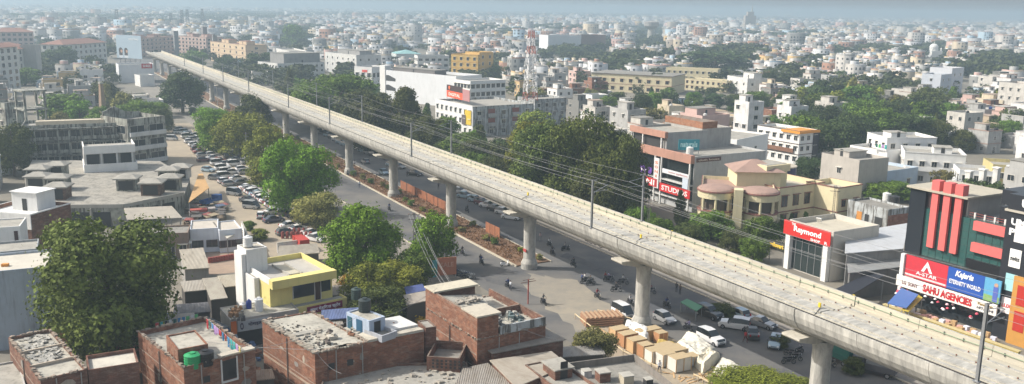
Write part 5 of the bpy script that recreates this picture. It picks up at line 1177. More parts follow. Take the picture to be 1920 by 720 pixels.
sheet_roof('sheet_roof', 'grey corrugated roof sloping in front of the tall brick house', [(923, 662), (1062, 636), (1024, 616), (890, 640)], 5.4, sheet((.27, .25, .22), .5), .2, BRICKD)
sheet_roof('sheet_roof', 'broad dusty sheet roof at the front edge, right of the brick rubble', [(968, 726), (1066, 684), (1034, 658), (918, 675)], 5.0, sheet((.36, .32, .26), .5), .1, BRICKD)
sheet_roof('sheet_roof', 'patched brown sheet roof left of the broad dusty one', [(850, 726), (960, 722), (915, 680), (868, 690)], 4.4, sheet((.26, .24, .21), .7), .1, BRICKD)
e = house('low_building', 'low flat-roofed building with grey dusty roof at the bottom edge', 'building', spot2((600, 728), (880, 722), 6.4, 4.2), 4.2, BRICKD, ROOFM, storeys=0, par=.3); rubble(e, 2, 16, 1, 5, 3.92, 40, .5)
e = house('brick_annexe', 'dark brick annexe with pierced wall between two brick houses', 'building', spot2((800, 668), (862, 672), 5, 5.6), 5.6, BRICKD, ROOFD, storeys=0, par=1.0)
W = e['_w'][0]
for k in range(3):
    for i in range(8): MB().box(.6 + i * .5, .85 + i * .5, -.03, -.004, 4.3 + k * .38, 4.55 + k * .38).build('vent_hole', DARK, e)
e = house('small_room', 'little dark rooftop room with pale slab between the brick houses', 'building', spot2((798, 615), (818, 612), 2.6, 7.6), 7.6, BRICKD, ROOFM, storeys=0, par=.1)
# sheds and scrap squeezed between the houses
for i, (x, y, w1, z1, c, lab) in enumerate([(455, 672, 26, 3.0, (.25, .24, .22), 'small sheet roof in the lane right of the washing terrace'), (486, 705, 30, 2.6, (.30, .24, .18), 'brown lean-to at the bottom of the narrow lane'), (420, 640, 30, 2.8, (.12, .15, .2), 'dark sheet roof behind the washing line'), (640, 590, 40, 4.0, (.10, .14, .28), 'blue-painted flat roof behind the big brick house'), (610, 604, 34, 3.6, (.3, .28, .24), 'grey lean-to right of the yellow signboard'),
     (300, 640, 30, 2.8, (.34, .32, .28), 'tin lean-to right of the ochre column'), (330, 600, 40, 3.2, (.30, .28, .25), 'dusty flat shed roof behind the painted low wall'), (360, 580, 36, 3.2, (.10, .10, .11), 'dark netting roof beside the corner shop'), (270, 690, 30, 2.2, (.42, .22, .12), 'orange-brown lean-to between the two brick houses'), (780, 640, 36, 3.2, (.22, .2, .18), 'dark lean-to behind the small rooftop room'), (1085, 660, 50, 3.2, (.3, .29, .27), 'grey sheet roof left of the dusty bush'), (560, 470, 40, 2.6, (.30, .27, .22), 'scrap-covered shed roof behind the yellow house'), (660, 545, 60, 2.6, (.20, .18, .16), 'dark scrap roof right of the yellow house')]):
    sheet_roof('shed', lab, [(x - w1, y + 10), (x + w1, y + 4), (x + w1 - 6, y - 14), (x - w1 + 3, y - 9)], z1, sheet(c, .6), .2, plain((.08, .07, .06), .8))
for i in range(60):
    x, y = R.choice([(R.uniform(630, 680), R.uniform(520, 600)), (R.uniform(400, 480), R.uniform(560, 640)), (R.uniform(280, 370), R.uniform(560, 650)), (R.uniform(460, 500), R.uniform(640, 715))])
    s_ = R.uniform(.3, 1.0); q = thing('scrap_heap', 'scrap bundle lying in the cluttered lanes between the houses', 'scrap', G(x, y), R.random() * 3, 'scrap lying between the houses'); MB().rbox(0, 0, s_ * .4, s_ * 1.5, s_, s_ * .8, 0, R.uniform(-.3, .3)).rbox(.3, .2, s_ * .8, s_ * .9, s_ * .5, s_ * .4, .8, .3).build('bundle', plain(R.choice([(.3, .25, .2), (.1, .1, .1), (.4, .36, .3), (.25, .12, .07), (.1, .16, .28), (.5, .48, .44)]), .85), q)
# bottom right roofs
e = house('low_building', 'dark parapeted building with boxes on its roof, bottom edge', 'building', spot2((1135, 748), (1272, 728), 10, 4.6), 4.6, plaster((.20, .18, .16), .8), ROOFD, storeys=0, par=.8)
W, D = e['_w'][:2]
for i, (u, v, s_, m, nm) in enumerate([(.15, .75, .9, PW2, 'white air-conditioner box on the dark parapeted roof'), (.3, .6, 1.3, BRICKD, 'brown slab-topped box on the dark parapeted roof'), (.55, .45, 1.2, plaster((.45, .40, .3), .5), 'pale slab-topped box on the dark parapeted roof'), (.2, .3, .8, PW2, 'second white box nearer the bottom edge'), (.8, .35, .8, DARK, 'black crate near the right parapet')]):
    q = thing('roof_box', nm, 'box', loc_of(e, W * u, D * v, 3.8), e.rotation_euler[2]); MB().box(-s_ / 2, s_ / 2, -s_ / 2, s_ / 2, 0, s_ * .8).build('case', m, q); MB().box(-s_ * .55, s_ * .55, -s_ * .55, s_ * .55, s_ * .81, s_ * .9).build('lid', CONC, q)
e = house('low_building', 'small dark building with chimney box left of the parapeted roof', 'building', spot2((1062, 742), (1128, 728), 9, 5.2), 5.2, BRICKD, ROOFM, storeys=0, par=.4, room=(.3, .8, .5, .8, 1.1))
# j: rubble roof
e = house('brick_house', 'brick house with curled tiles drying on its walled roof, bottom left', 'house', sp3((76, 712), (163, 692), (49, 626), 6.5), 6.5, BRICKD, RUBR, storeys=0, par=.35)
W, D = e['_w'][:2]; weather(e, W, D, 6.5, 5); mb = MB()
for v in (.3, .62): mb.box(.2, W - .2, D * v, D * v + .2, 6.16, 6.5)
mb.build('partition', plaster((.45, .38, .3), .5), e); mb = MB()
for i in range(130): mb.rbox(R.uniform(.8, W - .8), D * .34 + R.random() * D * .62, 6.3, R.uniform(.3, .9), R.uniform(.2, .5), .06, R.random() * 3, R.uniform(-.4, .4))
tag(mb.build('curled_tiles', plaster((.36, .35, .32), .6), e), kind='stuff')
e = house('brick_house', 'lower walled brick roof joined right of the curled tiles', 'house', sp3((165, 694), (260, 679), (152, 668), 6.3), 6.3, BRICKD, plaster((.52, .49, .42), .5), storeys=0, par=.4)
e = house('low_wall_house', 'pale flat roof at the bottom left corner', 'building', spot2((-20, 735), (48, 722), 8, 4.0), 4.0, plaster((.45, .44, .42), .5), ROOFM, storeys=0, par=.2)
for i in range(12): tree(G(52 + i * .8, 662 + i * 6, 0) if False else loc_of(e, 8.8, 7 - i * .9, 0), 3.4, 1.2, 'round', 'yellow' if i % 3 == 0 else 'mid', 3, 'small potted shrub of the leafy row along the pale roof edge', 'shrubs in a row by the pale roof', 'shrub', res=False)
# k: brick with green tank
e = house('brick_house', 'brick house with a walled terrace, washing and two drum tanks', 'house', sp3((344, 689), (478, 655), (276, 617), 7.0), 7.0, BRICK, RUBR, storeys=0, par=.6)
W, D = e['_w'][:2]; weather(e, W, D, 7.0, 4); KH = e
MB().box(W * .52, W * .72, -.05, -.004, 4.4, 6.6).build('window', DARK, e); MB().box(W * .50, W * .52, -.1, -.004, 4.2, 6.8).box(W * .72, W * .74, -.1, -.004, 4.2, 6.8).box(W * .5, W * .74, -.1, -.004, 4.1, 4.3).build('window_frame', PW2, e); slab(e, W * .5, W, -.1, .9, 7.01, 7.2, plaster((.5, .46, .38), .5))
b = house('rooftop_room', 'brick stair room with a grey slab roof behind the green tank', 'building', sp3((333, 656), (390, 645), (316, 628), 8.3), 8.3, BRICK, RUBR, storeys=0, z0=6.3, par=.15, res=False)
tank('bright green drum tank on the brick house roof', 362, 688, 6.45, color=(.02, .28, .10), r=.85, h=1.4); tank('black drum tank right beside the green one', 386, 683, 6.45, color=(.012, .012, .014), r=.85, h=1.4)
# h, i: left edge
e = house('blue_grey_building', 'tall blank blue-grey rendered wall of a building at the left edge', 'building', spot2((-50, 513), (93, 499), 9, 10.5), 10.5, plaster((.36, .42, .50), .55, streak=.9), plaster((.52, .49, .42), .4), storeys=0, par=.3)
q = thing('orange_box', 'small orange box on the blue-grey building roof', 'box', G(10, 499, 10.2), .2); MB().box(-.4, .4, -.3, .3, 0, .35).build('case', plain((.6, .25, .05), .6), q)
e = house('white_house', 'white terraced house with a stair tower at the left edge', 'house', spot2((-40, 394), (56, 402), 9, 10.5), 10.5, BRICKD, PWHITE, storeys=1, bays=2, par=.6, band=PWHITE, room=(.28, .78, .45, .9, 3.0, PWHITE), win=(1, .8))
MB().box(-.15, e['_w'][0] + .15, -.15, -.01, 8.0, 10.4).build('white_band', PWHITE, e)
e = house('white_house', 'small white house with dark doorway below the white stair tower', 'house', spot2((-30, 428), (37, 424), 6, 10.5), 10.5, PWHITE, ROOFM, storeys=0, par=.2); MB().box(e['_w'][0] * .82, e['_w'][0] * .93, -.06, -.004, 7.2, 9.8).build('door', plain((.06, .03, .03), .6), e)
house('grey_shed', 'long grey walled roof below the small white house', 'building', spot2((-30, 475), (70, 466), 6, 9.2), 9.2, plaster((.32, .34, .35), .5), ROOFM, storeys=0, par=.3)
# g: yellow house
sp = sp3((505, 524), (622, 503), (513, 466), 8.0); ny = Vector((-math.sin(sp[1]), math.cos(sp[1]), 0)); DY = (G(572, 472, 8.0) - G(622, 503, 8.0)).dot(ny); print('DY', DY, sp)
e = house('yellow_house', 'bright yellow rooftop house with overhanging parapet and dark windows', 'house', (sp[0], sp[1], sp[2], DY), 8.0, YEL, plaster((.42, .40, .36), .3), storeys=0, z0=0, par=.75)
W, D = e['_w'][:2]; print('yellow', W, D); YH = e
MB().box(-.1, W + .15, -1.2, -.01, 6.85, 8.0).build('parapet_overhang', YEL, e)
GW = glass((.03, .035, .04), .1)
MB().box(W * .36, W * .70, -.06, -.004, 4.7, 6.6).build('window', GW, e); MB().box(W * .71, W * .80, -.07, -.004, 3.9, 6.75).build('door', plain((.05, .02, .015), .6), e); MB().box(W * .81, W * .97, -.06, -.004, 4.9, 6.6).build('window', GW, e)
MB().box(W * .35, W * .36, -.12, -.004, 4.6, 6.8).box(W * .70, W * .71, -.12, -.004, 3.9, 6.8).box(W * .80, W * .81, -.12, -.004, 3.9, 6.8).build('window_frame', PW2, e)
slab(e, -.2, W + 1.2, -1.9, -.02, 3.6, 3.8, ROOFM, 'balcony_floor'); MB().box(.4, W + 1.2, -2.05, -1.9, 2.5, 4.1).build('sign_wall', YEL, e); MB().box(W + 1.05, W + 1.2, -1.88, 0, 3.81, 4.1).build('sign_wall_end', YEL, e)
b = MB().box(-W * .29, W * .29, -.08, -.01, -.5, .5).build('signboard', plain((.22, .02, .06), .5), e, (W * .76, -2.05, 3.35)); letter(b, 'अमर मेडिकल स्टोर', 0, -.12, 0, W * .5, .7, (.8, .75, .8), bold=.03)
slab(e, W * .42, W * .60, D * .25, D * .75, 7.25, 7.4, plaster((.5, .46, .35), .4), 'hatch_slab'); MB().box(W * .40, W * .418, D * .2, D * .8, 7.26, 7.6).box(W * .602, W * .62, D * .2, D * .8, 7.26, 7.6).build('hatch_kerb', CONC, e)
MB().box(-.02, .2, 0, D, 7.2, 8.05).build('side_parapet', PWHITE, e)
t = house('stair_tower', 'white stair tower rising behind the yellow house roof', 'tower', (loc_of(e, -.5, D - 3.3, 0), e.rotation_euler[2], 3.0, 3.3), 10.6, PWHITE, plaster((.42, .39, .33), .5), storeys=0, par=.1, res=False)
MB().box(-.6, -.02, .2, 3.0, 0, 10.0).build('side_block', PWHITE, t)
mt = G(486, 462, 10.9); tank('white round tank on top of the white stair tower', 0, 0, 0, loc=loc_of(e, .5, D - 1.5, 10.62), color=(.7, .7, .68), r=.65, h=1.3)
q = house('white_wall_block', 'white side wall stepping down left of the yellow house', 'building', (loc_of(e, -.75, D * .35, 0), e.rotation_euler[2], .73, D * .65 - 3.3), 7.4, PWHITE, ROOFM, storeys=0, par=.1)
# lower shop left of the yellow house
e2 = house('corner_shop', 'low shop with orange and picture signboards below the white wall', 'shop', spot2((432, 603), (560, 582), 5.5, 4.0), 4.2, plaster((.4, .38, .35), .5), RUBR, storeys=0, par=.1); W2, D2 = e2['_w'][:2]
board(e2, W2 * .04, 3.1, W2 * .08, 1.8, (.62, .16, .03), y=.1); board(e2, W2 * .32, 3.2, W2 * .44, 1.4, (.42, .46, .48), [('O', -.38, 0, .12, .7, (.06, .06, .1), .04), ('मोबाइल', .05, .1, .45, .45, (.06, .06, .1), .03)], y=.1); MB().box(0, W2, -.04, -.004, .2, 2.4).build('opening', DARK, e2)
e3 = house('blue_shop', 'low shop with a dark blue board left of the orange signboard', 'shop', spot2((372, 628), (430, 612), 5, 3.4), 3.4, plaster((.12, .14, .16), .4), plain((.16, .17, .18), .6), storeys=0, par=.1); board(e3, e3['_w'][0] * .55, 2.6, e3['_w'][0] * .85, 1.3, (.015, .09, .22), y=.1)
board(e3, e3['_w'][0] * .7, 1.1, e3['_w'][0] * .4, .9, (.4, .04, .04), y=.3)
tank('white plastic drum beside the yellow house corner', 486, 582, 4.1, color=(.72, .74, .74), r=.55, h=1.6); tank('blue plastic drum on the low shop roof', 467, 578, 4.1, color=(.02, .05, .30), r=.35, h=1.0); tank('small white tub left of the blue drum', 456, 578, 4.1, color=(.7, .7, .7), r=.45, h=.6)
for i in range(9):
    p = G(432 + i * 3, 585 + (i % 3) * 8, 4.2); q = thing('rooftop_junk', 'scrap piled on the low shop roof left of the white drum', 'junk', p, R.random(), 'scrap on the shop roof'); s_ = R.uniform(.3, .8); MB().rbox(0, 0, s_ * .4, s_, s_ * .7, s_ * .8, .3, .2).rbox(.1, 0, s_, s_ * .5, s_ * .4, s_ * .5, .9, .3).build('bundle', plain(R.choice([(.3, .28, .24), (.1, .1, .1), (.35, .2, .1)]), .8), q)
# sheds
for i, (pts, z, c, lab) in enumerate([([(345, 547), (387, 543), (379, 524), (338, 528)], 3.6, (.34, .31, .26), 'dusty shed roof, leftmost of the sheds by the big tree'), ([(395, 562), (427, 558), (411, 519), (379, 522)], 3.8, (.36, .33, .27), 'middle dusty shed roof between two others'),
        ([(422, 538), (487, 531), (471, 511), (407, 517)], 3.9, (.38, .34, .26), 'twig-strewn shed roof left of the white wall'), ([(345, 505), (393, 502), (381, 464), (336, 468)], 4.2, (.38, .34, .27), 'long tan flat shed roof behind the sheds'),
        ([(700, 545), (735, 540), (722, 522), (690, 528)], 3.2, (.40, .28, .20), 'brown shed roof under the flowering tree'), ([(762, 572), (806, 562), (798, 545), (756, 553)], 3.4, (.34, .30, .25), 'patched shed roof left of the tall brick house'), ([(762, 551), (800, 544), (792, 532), (758, 538)], 3.6, (.05, .08, .24), 'blue tarpaulin shed roof beside the tall brick house')]):
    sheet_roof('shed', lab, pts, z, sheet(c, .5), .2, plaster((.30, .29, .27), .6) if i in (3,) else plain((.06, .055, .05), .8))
for q in [((356, 430), (409, 427), 7, 4.4, 'white bungalow with a barred window and air conditioner'), ((411, 432), (453, 428), 7, 4.2, 'white bungalow with a leaning roof slab right of the barred one')]:
    e = house('white_bungalow', q[4], 'house', spot2(*q[:4]), q[3], plaster((.60, .64, .70), .3), plaster((.48, .44, .38), .4), storeys=1, bays=2, par=.2, doors=False, win=(1.8, 1.2), wframe=plain((.12, .1, .1), .6), hood=False)
sheet_roof('lean_to', 'pale tilted slab roof against the white bungalow', [(425, 447), (455, 432), (452, 425), (420, 438)], 3.2, plaster((.5, .47, .4), .4))
house('brown_building', 'low brown flat building left of the white bungalows', 'building', spot2((265, 440), (352, 436), 6, 4.5), 4.5, plaster((.24, .17, .13), .5), ROOFD, storeys=1, bays=4, par=.3)
e = sheet_roof('canopy', 'big sagging grey canvas roof in front of the podium', [(238, 412), (342, 408), (322, 386), (232, 390)], 4.2, plaster((.34, .31, .26), .5), .3)
sheet_roof('orange_canopy', 'long orange-brown sheet roof running beside the parking lane', [(353, 380), (392, 352), (380, 325), (372, 326)], 4.0, plaster((.50, .30, .12), .4), .2)
# yard wall, row of red barrels, low walls
def wall_run(name, lab, pts, h, m, t=.22, cat='wall', zb=0.0):
    P = [G(*q, zb) for q in pts]; e = thing(name, lab, cat, P[0])
    for a, b in zip(P[:-1], P[1:]):
        d = b - a; MB().box(0, d.length, -t / 2, t / 2, 0, h).build('wall', m, e, a - P[0], math.atan2(d.y, d.x)); MB().box(-.02, d.length + .02, -t / 2 - .05, t / 2 + .05, h, h + .08).build('coping', CONC, e, a - P[0], math.atan2(d.y, d.x))
    return e
wall_run('boundary_wall', 'white boundary wall of the parking yard running to the white stair tower', [(454, 440), (478, 497)], 2.6, PWHITE)
wall_run('boundary_wall', 'white painted wall with faded signs below the red minibus', [(520, 474), (578, 466)], 1.8, PW2)
struct('yard_ground', MB().add([G(384, 516, .024), G(478, 508, .024), (G(460, 455, .024)), G(388, 462, .024)], [(0, 1, 2, 3)]), ground((.34, .25, .18), (.28, .21, .16), (.22, .17, .13), .2, .9, name='yard'))
for i in range(15):
    p = G(393 + i * 4.8, 493 - i * .75); q = thing('red_drum', 'red drum in the long row across the dirt yard', 'drum', p, 0, 'red drums lined up in the yard')
    MB().cyl(0, 0, 0, .45, .26, 10).cyl(0, 0, .45, .5, .29, 10).cyl(0, 0, .5, .95, .26, 10).build('drum_body', plain((.27, .06, .045), .7), q)
for i in range(13):
    p = G(530 + i * 4.4, 447 - (i % 2) * 7); q = thing('red_drum', 'rusty red cylinder in the rows behind the yellow house', 'drum', p, 0, 'red cylinders stacked behind the yellow house')
    MB().cyl(0, 0, 0, 1.2, .3, 10).cyl(0, 0, 1.2, 1.35, .2, 10).build('drum_body', plain((.26, .07, .055), .7), q)
# washing on lines
CL = [(.03, .12, .10), (.65, .65, .65), (.5, .05, .06), (.05, .2, .4), (.7, .6, .6), (.1, .4, .15), (.02, .02, .03), (.4, .25, .5), (.05, .35, .35), (.6, .5, .2)]
def washing(p0, p1, n, lab, grp):
    for i in range(n):
        p = p0.lerp(p1, (i + .5) / n); d = p1 - p0; h_ = R.uniform(.6, 1.3); w_ = (d.length / n) * R.uniform(.5, .85); mb = MB(); K = 5
        for k in range(K):
            x0, x1 = -w_ / 2 + w_ * k / K, -w_ / 2 + w_ * (k + 1) / K; y0, y1 = .06 * math.sin(k * 2.1 + i), .06 * math.sin((k + 1) * 2.1 + i)
            mb.quad((x0, y0, -h_), (x1, y1, -h_), (x1, 0, 0), (x0, 0, 0)); mb.quad((x0, y0 + .02, -h_), (x0, .02, 0), (x1, .02, 0), (x1, y1 + .02, -h_))
        o = mb.build('hanging_garment', plain(R.choice(CL), .9, name='cloth'), None, p, math.atan2(d.y, d.x)); tag(o, lab, 'garment', grp)
    return tag(MB().tube(p0, p1, .015, 4).build('clothes_line', METAL), 'thin line carrying washing ' + grp.split('washing ')[-1], 'clothes line')
washing(G(386, 596, 7.9), G(452, 652, 7.9), 13, 'garment hanging on the line along the brick terrace edge', 'washing along the brick terrace')
washing(G(290, 606, 7.0), G(372, 588, 7.0), 10, 'garment hanging on the line behind the brick terrace', 'washing behind the brick terrace')
washing(G(1630, 268, 9.2), G(1664, 272, 9.2), 6, 'blue cloth drying on the white terrace', 'washing on the white terrace')
wall_run('low_wall', 'low white wall with painted notices behind the brick terrace', [(290, 640), (380, 620)], 2.4, PW2)
wall_run('low_wall', 'reddish low wall below the big spreading tree', [(190, 672), (275, 655)], 2.2, plaster((.42, .17, .09), .5))
# ochre column and orange tent near the big tree
p = G(279, 600); e = thing('ochre_column', 'round ochre painted column right of the big tree', 'column', p); MB().cyl(0, 0, 0, 5.0, .28, 12).cyl(0, 0, 5.0, 5.2, .4, 12).build('shaft', plaster((.55, .36, .10), .3), e)
p = G(105, 640); e = thing('orange_tent', 'small orange peaked tent against the blue-grey wall', 'tent', p, .3); MB().add([(-2.2, -2, 0), (2.2, -2, 0), (2.2, 2, 0), (-2.2, 2, 0), (0, 0, 4.6)], [(0, 1, 4), (1, 2, 4), (2, 3, 4), (3, 0, 4)]).build('canvas', plaster((.42, .20, .10), .3), e)

# ---------------------------------------------------------------- under the viaduct: shops, yard, median
p = SO(110.5, 96.5); e = thing('roadside_shop', 'brick-red roadside kiosk under a long blue fascia beyond the road', 'kiosk', p, ANG + math.pi); 
MB().box(0, 6, 0, 4, 0, 3.2).build('wall', brick((.20, .06, .04), (.15, .05, .035), dark=.3), e); MB().box(6.01, 17, 1.2, 4, 0, 3.2).build('shopfront', plain((.03, .03, .035), .5), e)
MB().box(-2.5, 17.5, -1.2, 4.2, 3.2, 3.35).build('roof', ROOFD, e); MB().box(-2.5, 6, -1.45, -1.21, 2.9, 4.3).build('fascia', plain((.04, .22, .50), .4), e); MB().box(6.02, 17.5, -1.45, -1.21, 2.9, 4.4).build('fascia', plain((.35, .45, .60), .4), e)
MB().box(-2.6, 6, -1.5, -1.46, 2.75, 2.95).build('yellow_edge', plain((.6, .5, .05), .4), e); letter(e, 'DAIRY', 2, -1.5, 3.65, 4.5, .7, (.7, .75, .8)); letter(e, 'SWEETS', 11.5, -1.5, 3.65, 6, .7, (.05, .1, .35))
for x in (6.5, 10, 14, 17): MB().tube((x, -1.0, 0), (x, -1.0, 3.2), .06, 6).build('post', METAL, e)
sheet_roof('green_awning', 'faded green flat awning in front of the blue-fascia kiosk', [(1276, 566), (1306, 583), (1318, 574), (1288, 560)], 1.6, plain((.10, .26, .15), .7))
# barrier panels in the median
def barrier(s, o, lab):
    e = thing('barrier_panel', lab, 'barrier', SO(s, o, .2), ANG, 'orange construction barrier panels in the median')
    MB().box(0, 1.85, -.04, .04, .1, 2.1).build('panel', plaster((.34, .13, .06), .6), e)
    for k in range(3): MB().box(.25 + k * .6, .36 + k * .6, .045, .07, .12, 2.08).build('rib', plain((.3, .1, .04), .6), e)
    for x in (.08, 1.77): MB().tube((x, -.35, 0), (x, -.06, 1.6), .03, 5).build('stay', METAL, e)
for k in range(14): barrier(170.5 + k * 2.05, 78.4 + R.uniform(-.1, .1), 'weathered orange barrier panel in the long run behind the median planting')
for k in range(3): barrier(146.5 + k * 2.05, 78.0, 'orange barrier panel of the short three-panel run')
# dry planting: uncountable
mb = []; g2 = np.random.default_rng(9); N = 22000
u = g2.uniform(130.5, 420, N) ; mask = g2.random(N) < np.clip(1.3 - (u - 130) / 320, .2, 1); u = u[mask]; o_ = 72.4 + g2.random(len(u)) * 6.2 ; cl = np.sin(u * 1.9 + np.sin(u)) * np.cos(o_ * 2.1) ; k = cl > -.45; u, o_ = u[k], o_[k]; n = len(u)
hh = g2.uniform(.15, 1.0, n) * (.6 + .5 * np.sin(u * .7)); zz = .2 + g2.random(n) * hh; P = np.stack([u * TV.x + o_ * NV.x, u * TV.y + o_ * NV.y, zz], 1); s = .13
a = g2.normal(size=(n, 3)); a /= np.linalg.norm(a, axis=1)[:, None]; b = np.cross(a, g2.normal(size=(n, 3))); b /= np.linalg.norm(b, axis=1)[:, None]
V = np.stack([P - a * s - b * s * .5, P + a * s - b * s * .5, P + a * s + b * s * .5, P - a * s + b * s * .5], 1).reshape(-1, 3)
me = bpy.data.meshes.new('median_planting'); me.from_pydata(V.tolist(), [], [tuple(range(i * 4, i * 4 + 4)) for i in range(n)]); me.materials.append(leafmat((.13, .075, .035), .6)); tag(put('median_planting', me), 'dry reddish-brown planting along the median', 'planting', None, 'stuff')
for i in range(34):
    s_, oo = 131 + i * 5.6 + R.uniform(-1.5, 1.5), R.uniform(73, 78); 
    tree(SO(s_, oo, .2), R.uniform(.8, 1.7), R.uniform(1.2, 2.0), 'round', R.choice(['mid', 'olive', 'dusty']), 3, 'small green shrub among the dry median planting', 'green shrubs in the median', 'shrub', res=False)
for i in range(30):
    s_ = 92 + R.random() * 40; oo = R.uniform(93, 100)
# construction yard at the bottom
WOODL = plain((.50, .33, .17), .8, name='wood'); WOODR = plain((.38, .19, .09), .8, name='wood'); WH = plaster((.66, .64, .58), .35)
def crate(px, py, w, d, h, m, lab, rz=0.0, lid=True):
    p = G(px, py); e = thing('crate', lab, 'crate', p, ANG + math.pi / 2 + rz, 'crates stacked in the works yard')
    mb = MB()
    for x in (-w / 2, 0, w / 2): mb.box(x - .06, x + .06, -d / 2 - .05, -d / 2 - .005, 0, h); mb.box(x - .06, x + .06, d / 2 + .005, d / 2 + .05, 0, h)
    for z in (.15, h - .15): mb.box(-w / 2, w / 2, -d / 2 - .09, -d / 2 - .052, z - .06, z + .06); mb.box(-w / 2 - .05, -w / 2 - .005, -d / 2, d / 2, z - .06, z + .06)
    k_ = MB(); k_.v, k_.f, k_.m = mb.v, mb.f, mb.m
    body = MB().box(-w / 2, w / 2, -d / 2, d / 2, .12, h); body.add(mb.v, mb.f, 1); body.build('crate_body', [m, WOODL], e)
    if lid: MB().box(-w / 2 - .03, w / 2 + .03, -d / 2 - .03, d / 2 + .03, h, h + .06).build('lid', plain((.42, .33, .20), .8, name='wood'), e)
    return e
for q in [(1160, 637, 2.2, 1.5, 1.7, WOODL, 'orange-brown slatted crate, farthest left under the white plastic'), (1176, 648, 2.2, 1.5, 1.8, WOODR, 'red-brown slatted crate, second from the left under the plastic'), (1193, 659, 2.2, 1.5, 1.8, WOODL, 'pale wooden crate right of the red-brown slatted one'), (1209, 668, 1.6, 1.4, 1.7, WOODR, 'narrow reddish crate at the end of the slatted row'),
          (1228, 676, 2.2, 1.6, 1.6, WH, 'white-sided crate, leftmost of the white ones'), (1247, 684, 2.0, 1.6, 1.7, WH, 'white-sided crate in the middle of the white ones'), (1273, 693, 2.4, 1.7, 1.8, WH, 'large white crate nearest the sandy verge'), (1295, 684, 1.6, 1.4, 1.3, plaster((.45, .48, .5), .3), 'grey-blue crate right of the large white one'),
          (1245, 662, 3.2, 2.2, 1.0, WOODL, 'flat open wooden crate behind the white ones'), (1266, 668, 3.0, 2.2, 1.2, plain((.40, .30, .18), .8), 'wide plank-topped crate behind the large white one'), (1215, 636, 3.4, 1.4, 1.5, WOODL, 'tall yellowish plywood crate right of the pier'), (1238, 642, 1.4, 1.2, 1.5, WOODR, 'dark red-brown crate right of the plywood one')]: crate(*q)
e = thing('timber_pallet', 'long red-brown pallet stack left of the pier', 'pallet', G(1128, 606), ANG + 1.3)
for i in range(4): MB().box(-2.8, 2.8, -1.4, 1.4, .1 + i * .32, .32 + i * .32).build('pallet_layer', plain((.30, .17, .10), .8, name='wood'), e)
for i in range(9): MB().box(-2.8 + i * .65, -2.5 + i * .65, -1.45, 1.45, 1.36, 1.46).build('plank', plain((.40, .27, .17), .8, name='wood'), e)
def tarp(pts, z, lab, m, h=1.6, seed=1, group=None):
    g = random.Random(seed); P = [G(*q, 0) for q in pts]; o = P[0]; n = 14; V = []; e = thing('tarpaulin', lab, 'tarpaulin', o)
    for j in range(n + 1):
        for i in range(n + 1):
            a, b = i / n, j / n; p = P[0] * (1 - a) * (1 - b) + P[1] * a * (1 - b) + P[2] * a * b + P[3] * (1 - a) * b; ed = min(a, 1 - a, b, 1 - b)
            hh = h * .62 * min(1, ed * 9) ** .5 * (1 + .10 * math.sin(a * 7 + seed) + .08 * math.sin(b * 8 + a * 4)) + g.uniform(-.04, .05) * h; V.append((p.x - o.x, p.y - o.y, max(.02, hh)))
    F_ = [(j * (n + 1) + i, j * (n + 1) + i + 1, (j + 1) * (n + 1) + i + 1, (j + 1) * (n + 1) + i) for j in range(n) for i in range(n)]
    MB().add(V, F_).build('sheet', m, e); return e
TP_ = plaster((.66, .64, .56), .45)
tarp([(1162, 640), (1215, 655), (1222, 630), (1172, 612)], 0, 'crumpled white plastic sheet over the slatted crates', plaster((.72, .72, .70), .2), 2.3, 2)
tarp([(1262, 660), (1310, 684), (1348, 665), (1285, 632)], 0, 'large beige tarpaulin over stacked material beside the road', TP_, 2.2, 5)
tarp([(1302, 688), (1318, 702), (1352, 676), (1330, 664)], 0, 'folded cream tarpaulin bulging in the middle of the yard', plaster((.68, .63, .50), .3), 2.0, 8)
tarp([(1335, 700), (1380, 722), (1400, 698), (1350, 674)], 0, 'long low cream tarpaulin at the right end of the yard', TP_, 1.2, 11)
tarp([(1226, 655), (1262, 660), (1266, 648), (1232, 644)], 0, 'ochre heap of sacking between the crates', plain((.46, .34, .10), .9), 1.2, 13)
for k, (a, b) in enumerate([((1078, 598), (1168, 668)), ((1168, 668), (1235, 698)), ((1300, 712), (1345, 735)), ((1120, 590), (1205, 612))]):
    P0, P1 = G(*a), G(*b); e = thing('rope_fence', 'low pale plank rail along the works yard, run %s' % ['beside the dusty bush', 'beside the white crates', 'at the bottom edge', 'left of the pier'][k], 'rail', P0); d = P1 - P0
    MB().tube((0, 0, .75), (d.x, d.y, .75), .07, 5).build('rail', plain((.6, .48, .3), .8), e)
    for i in range(6): MB().tube((d.x * i / 5, d.y * i / 5, 0), (d.x * i / 5, d.y * i / 5, .85), .06, 5).build('post', plain((.45, .36, .24), .8), e)
for i in range(26):
    px, py = R.choice([(R.uniform(1250, 1330), R.uniform(700, 718)), (R.uniform(1130, 1160), R.uniform(612, 630)), (R.uniform(1290, 1345), R.uniform(686, 705))]); p = G(px, py)
    q = thing('timber_offcut', 'short timber plank lying among the yard crates', 'plank', p, R.random() * 3, 'timber offcuts in the works yard'); MB().box(-R.uniform(.6, 1.4), R.uniform(.6, 1.4), -.1, .1, 0, .08).build('plank', WOODL, q)
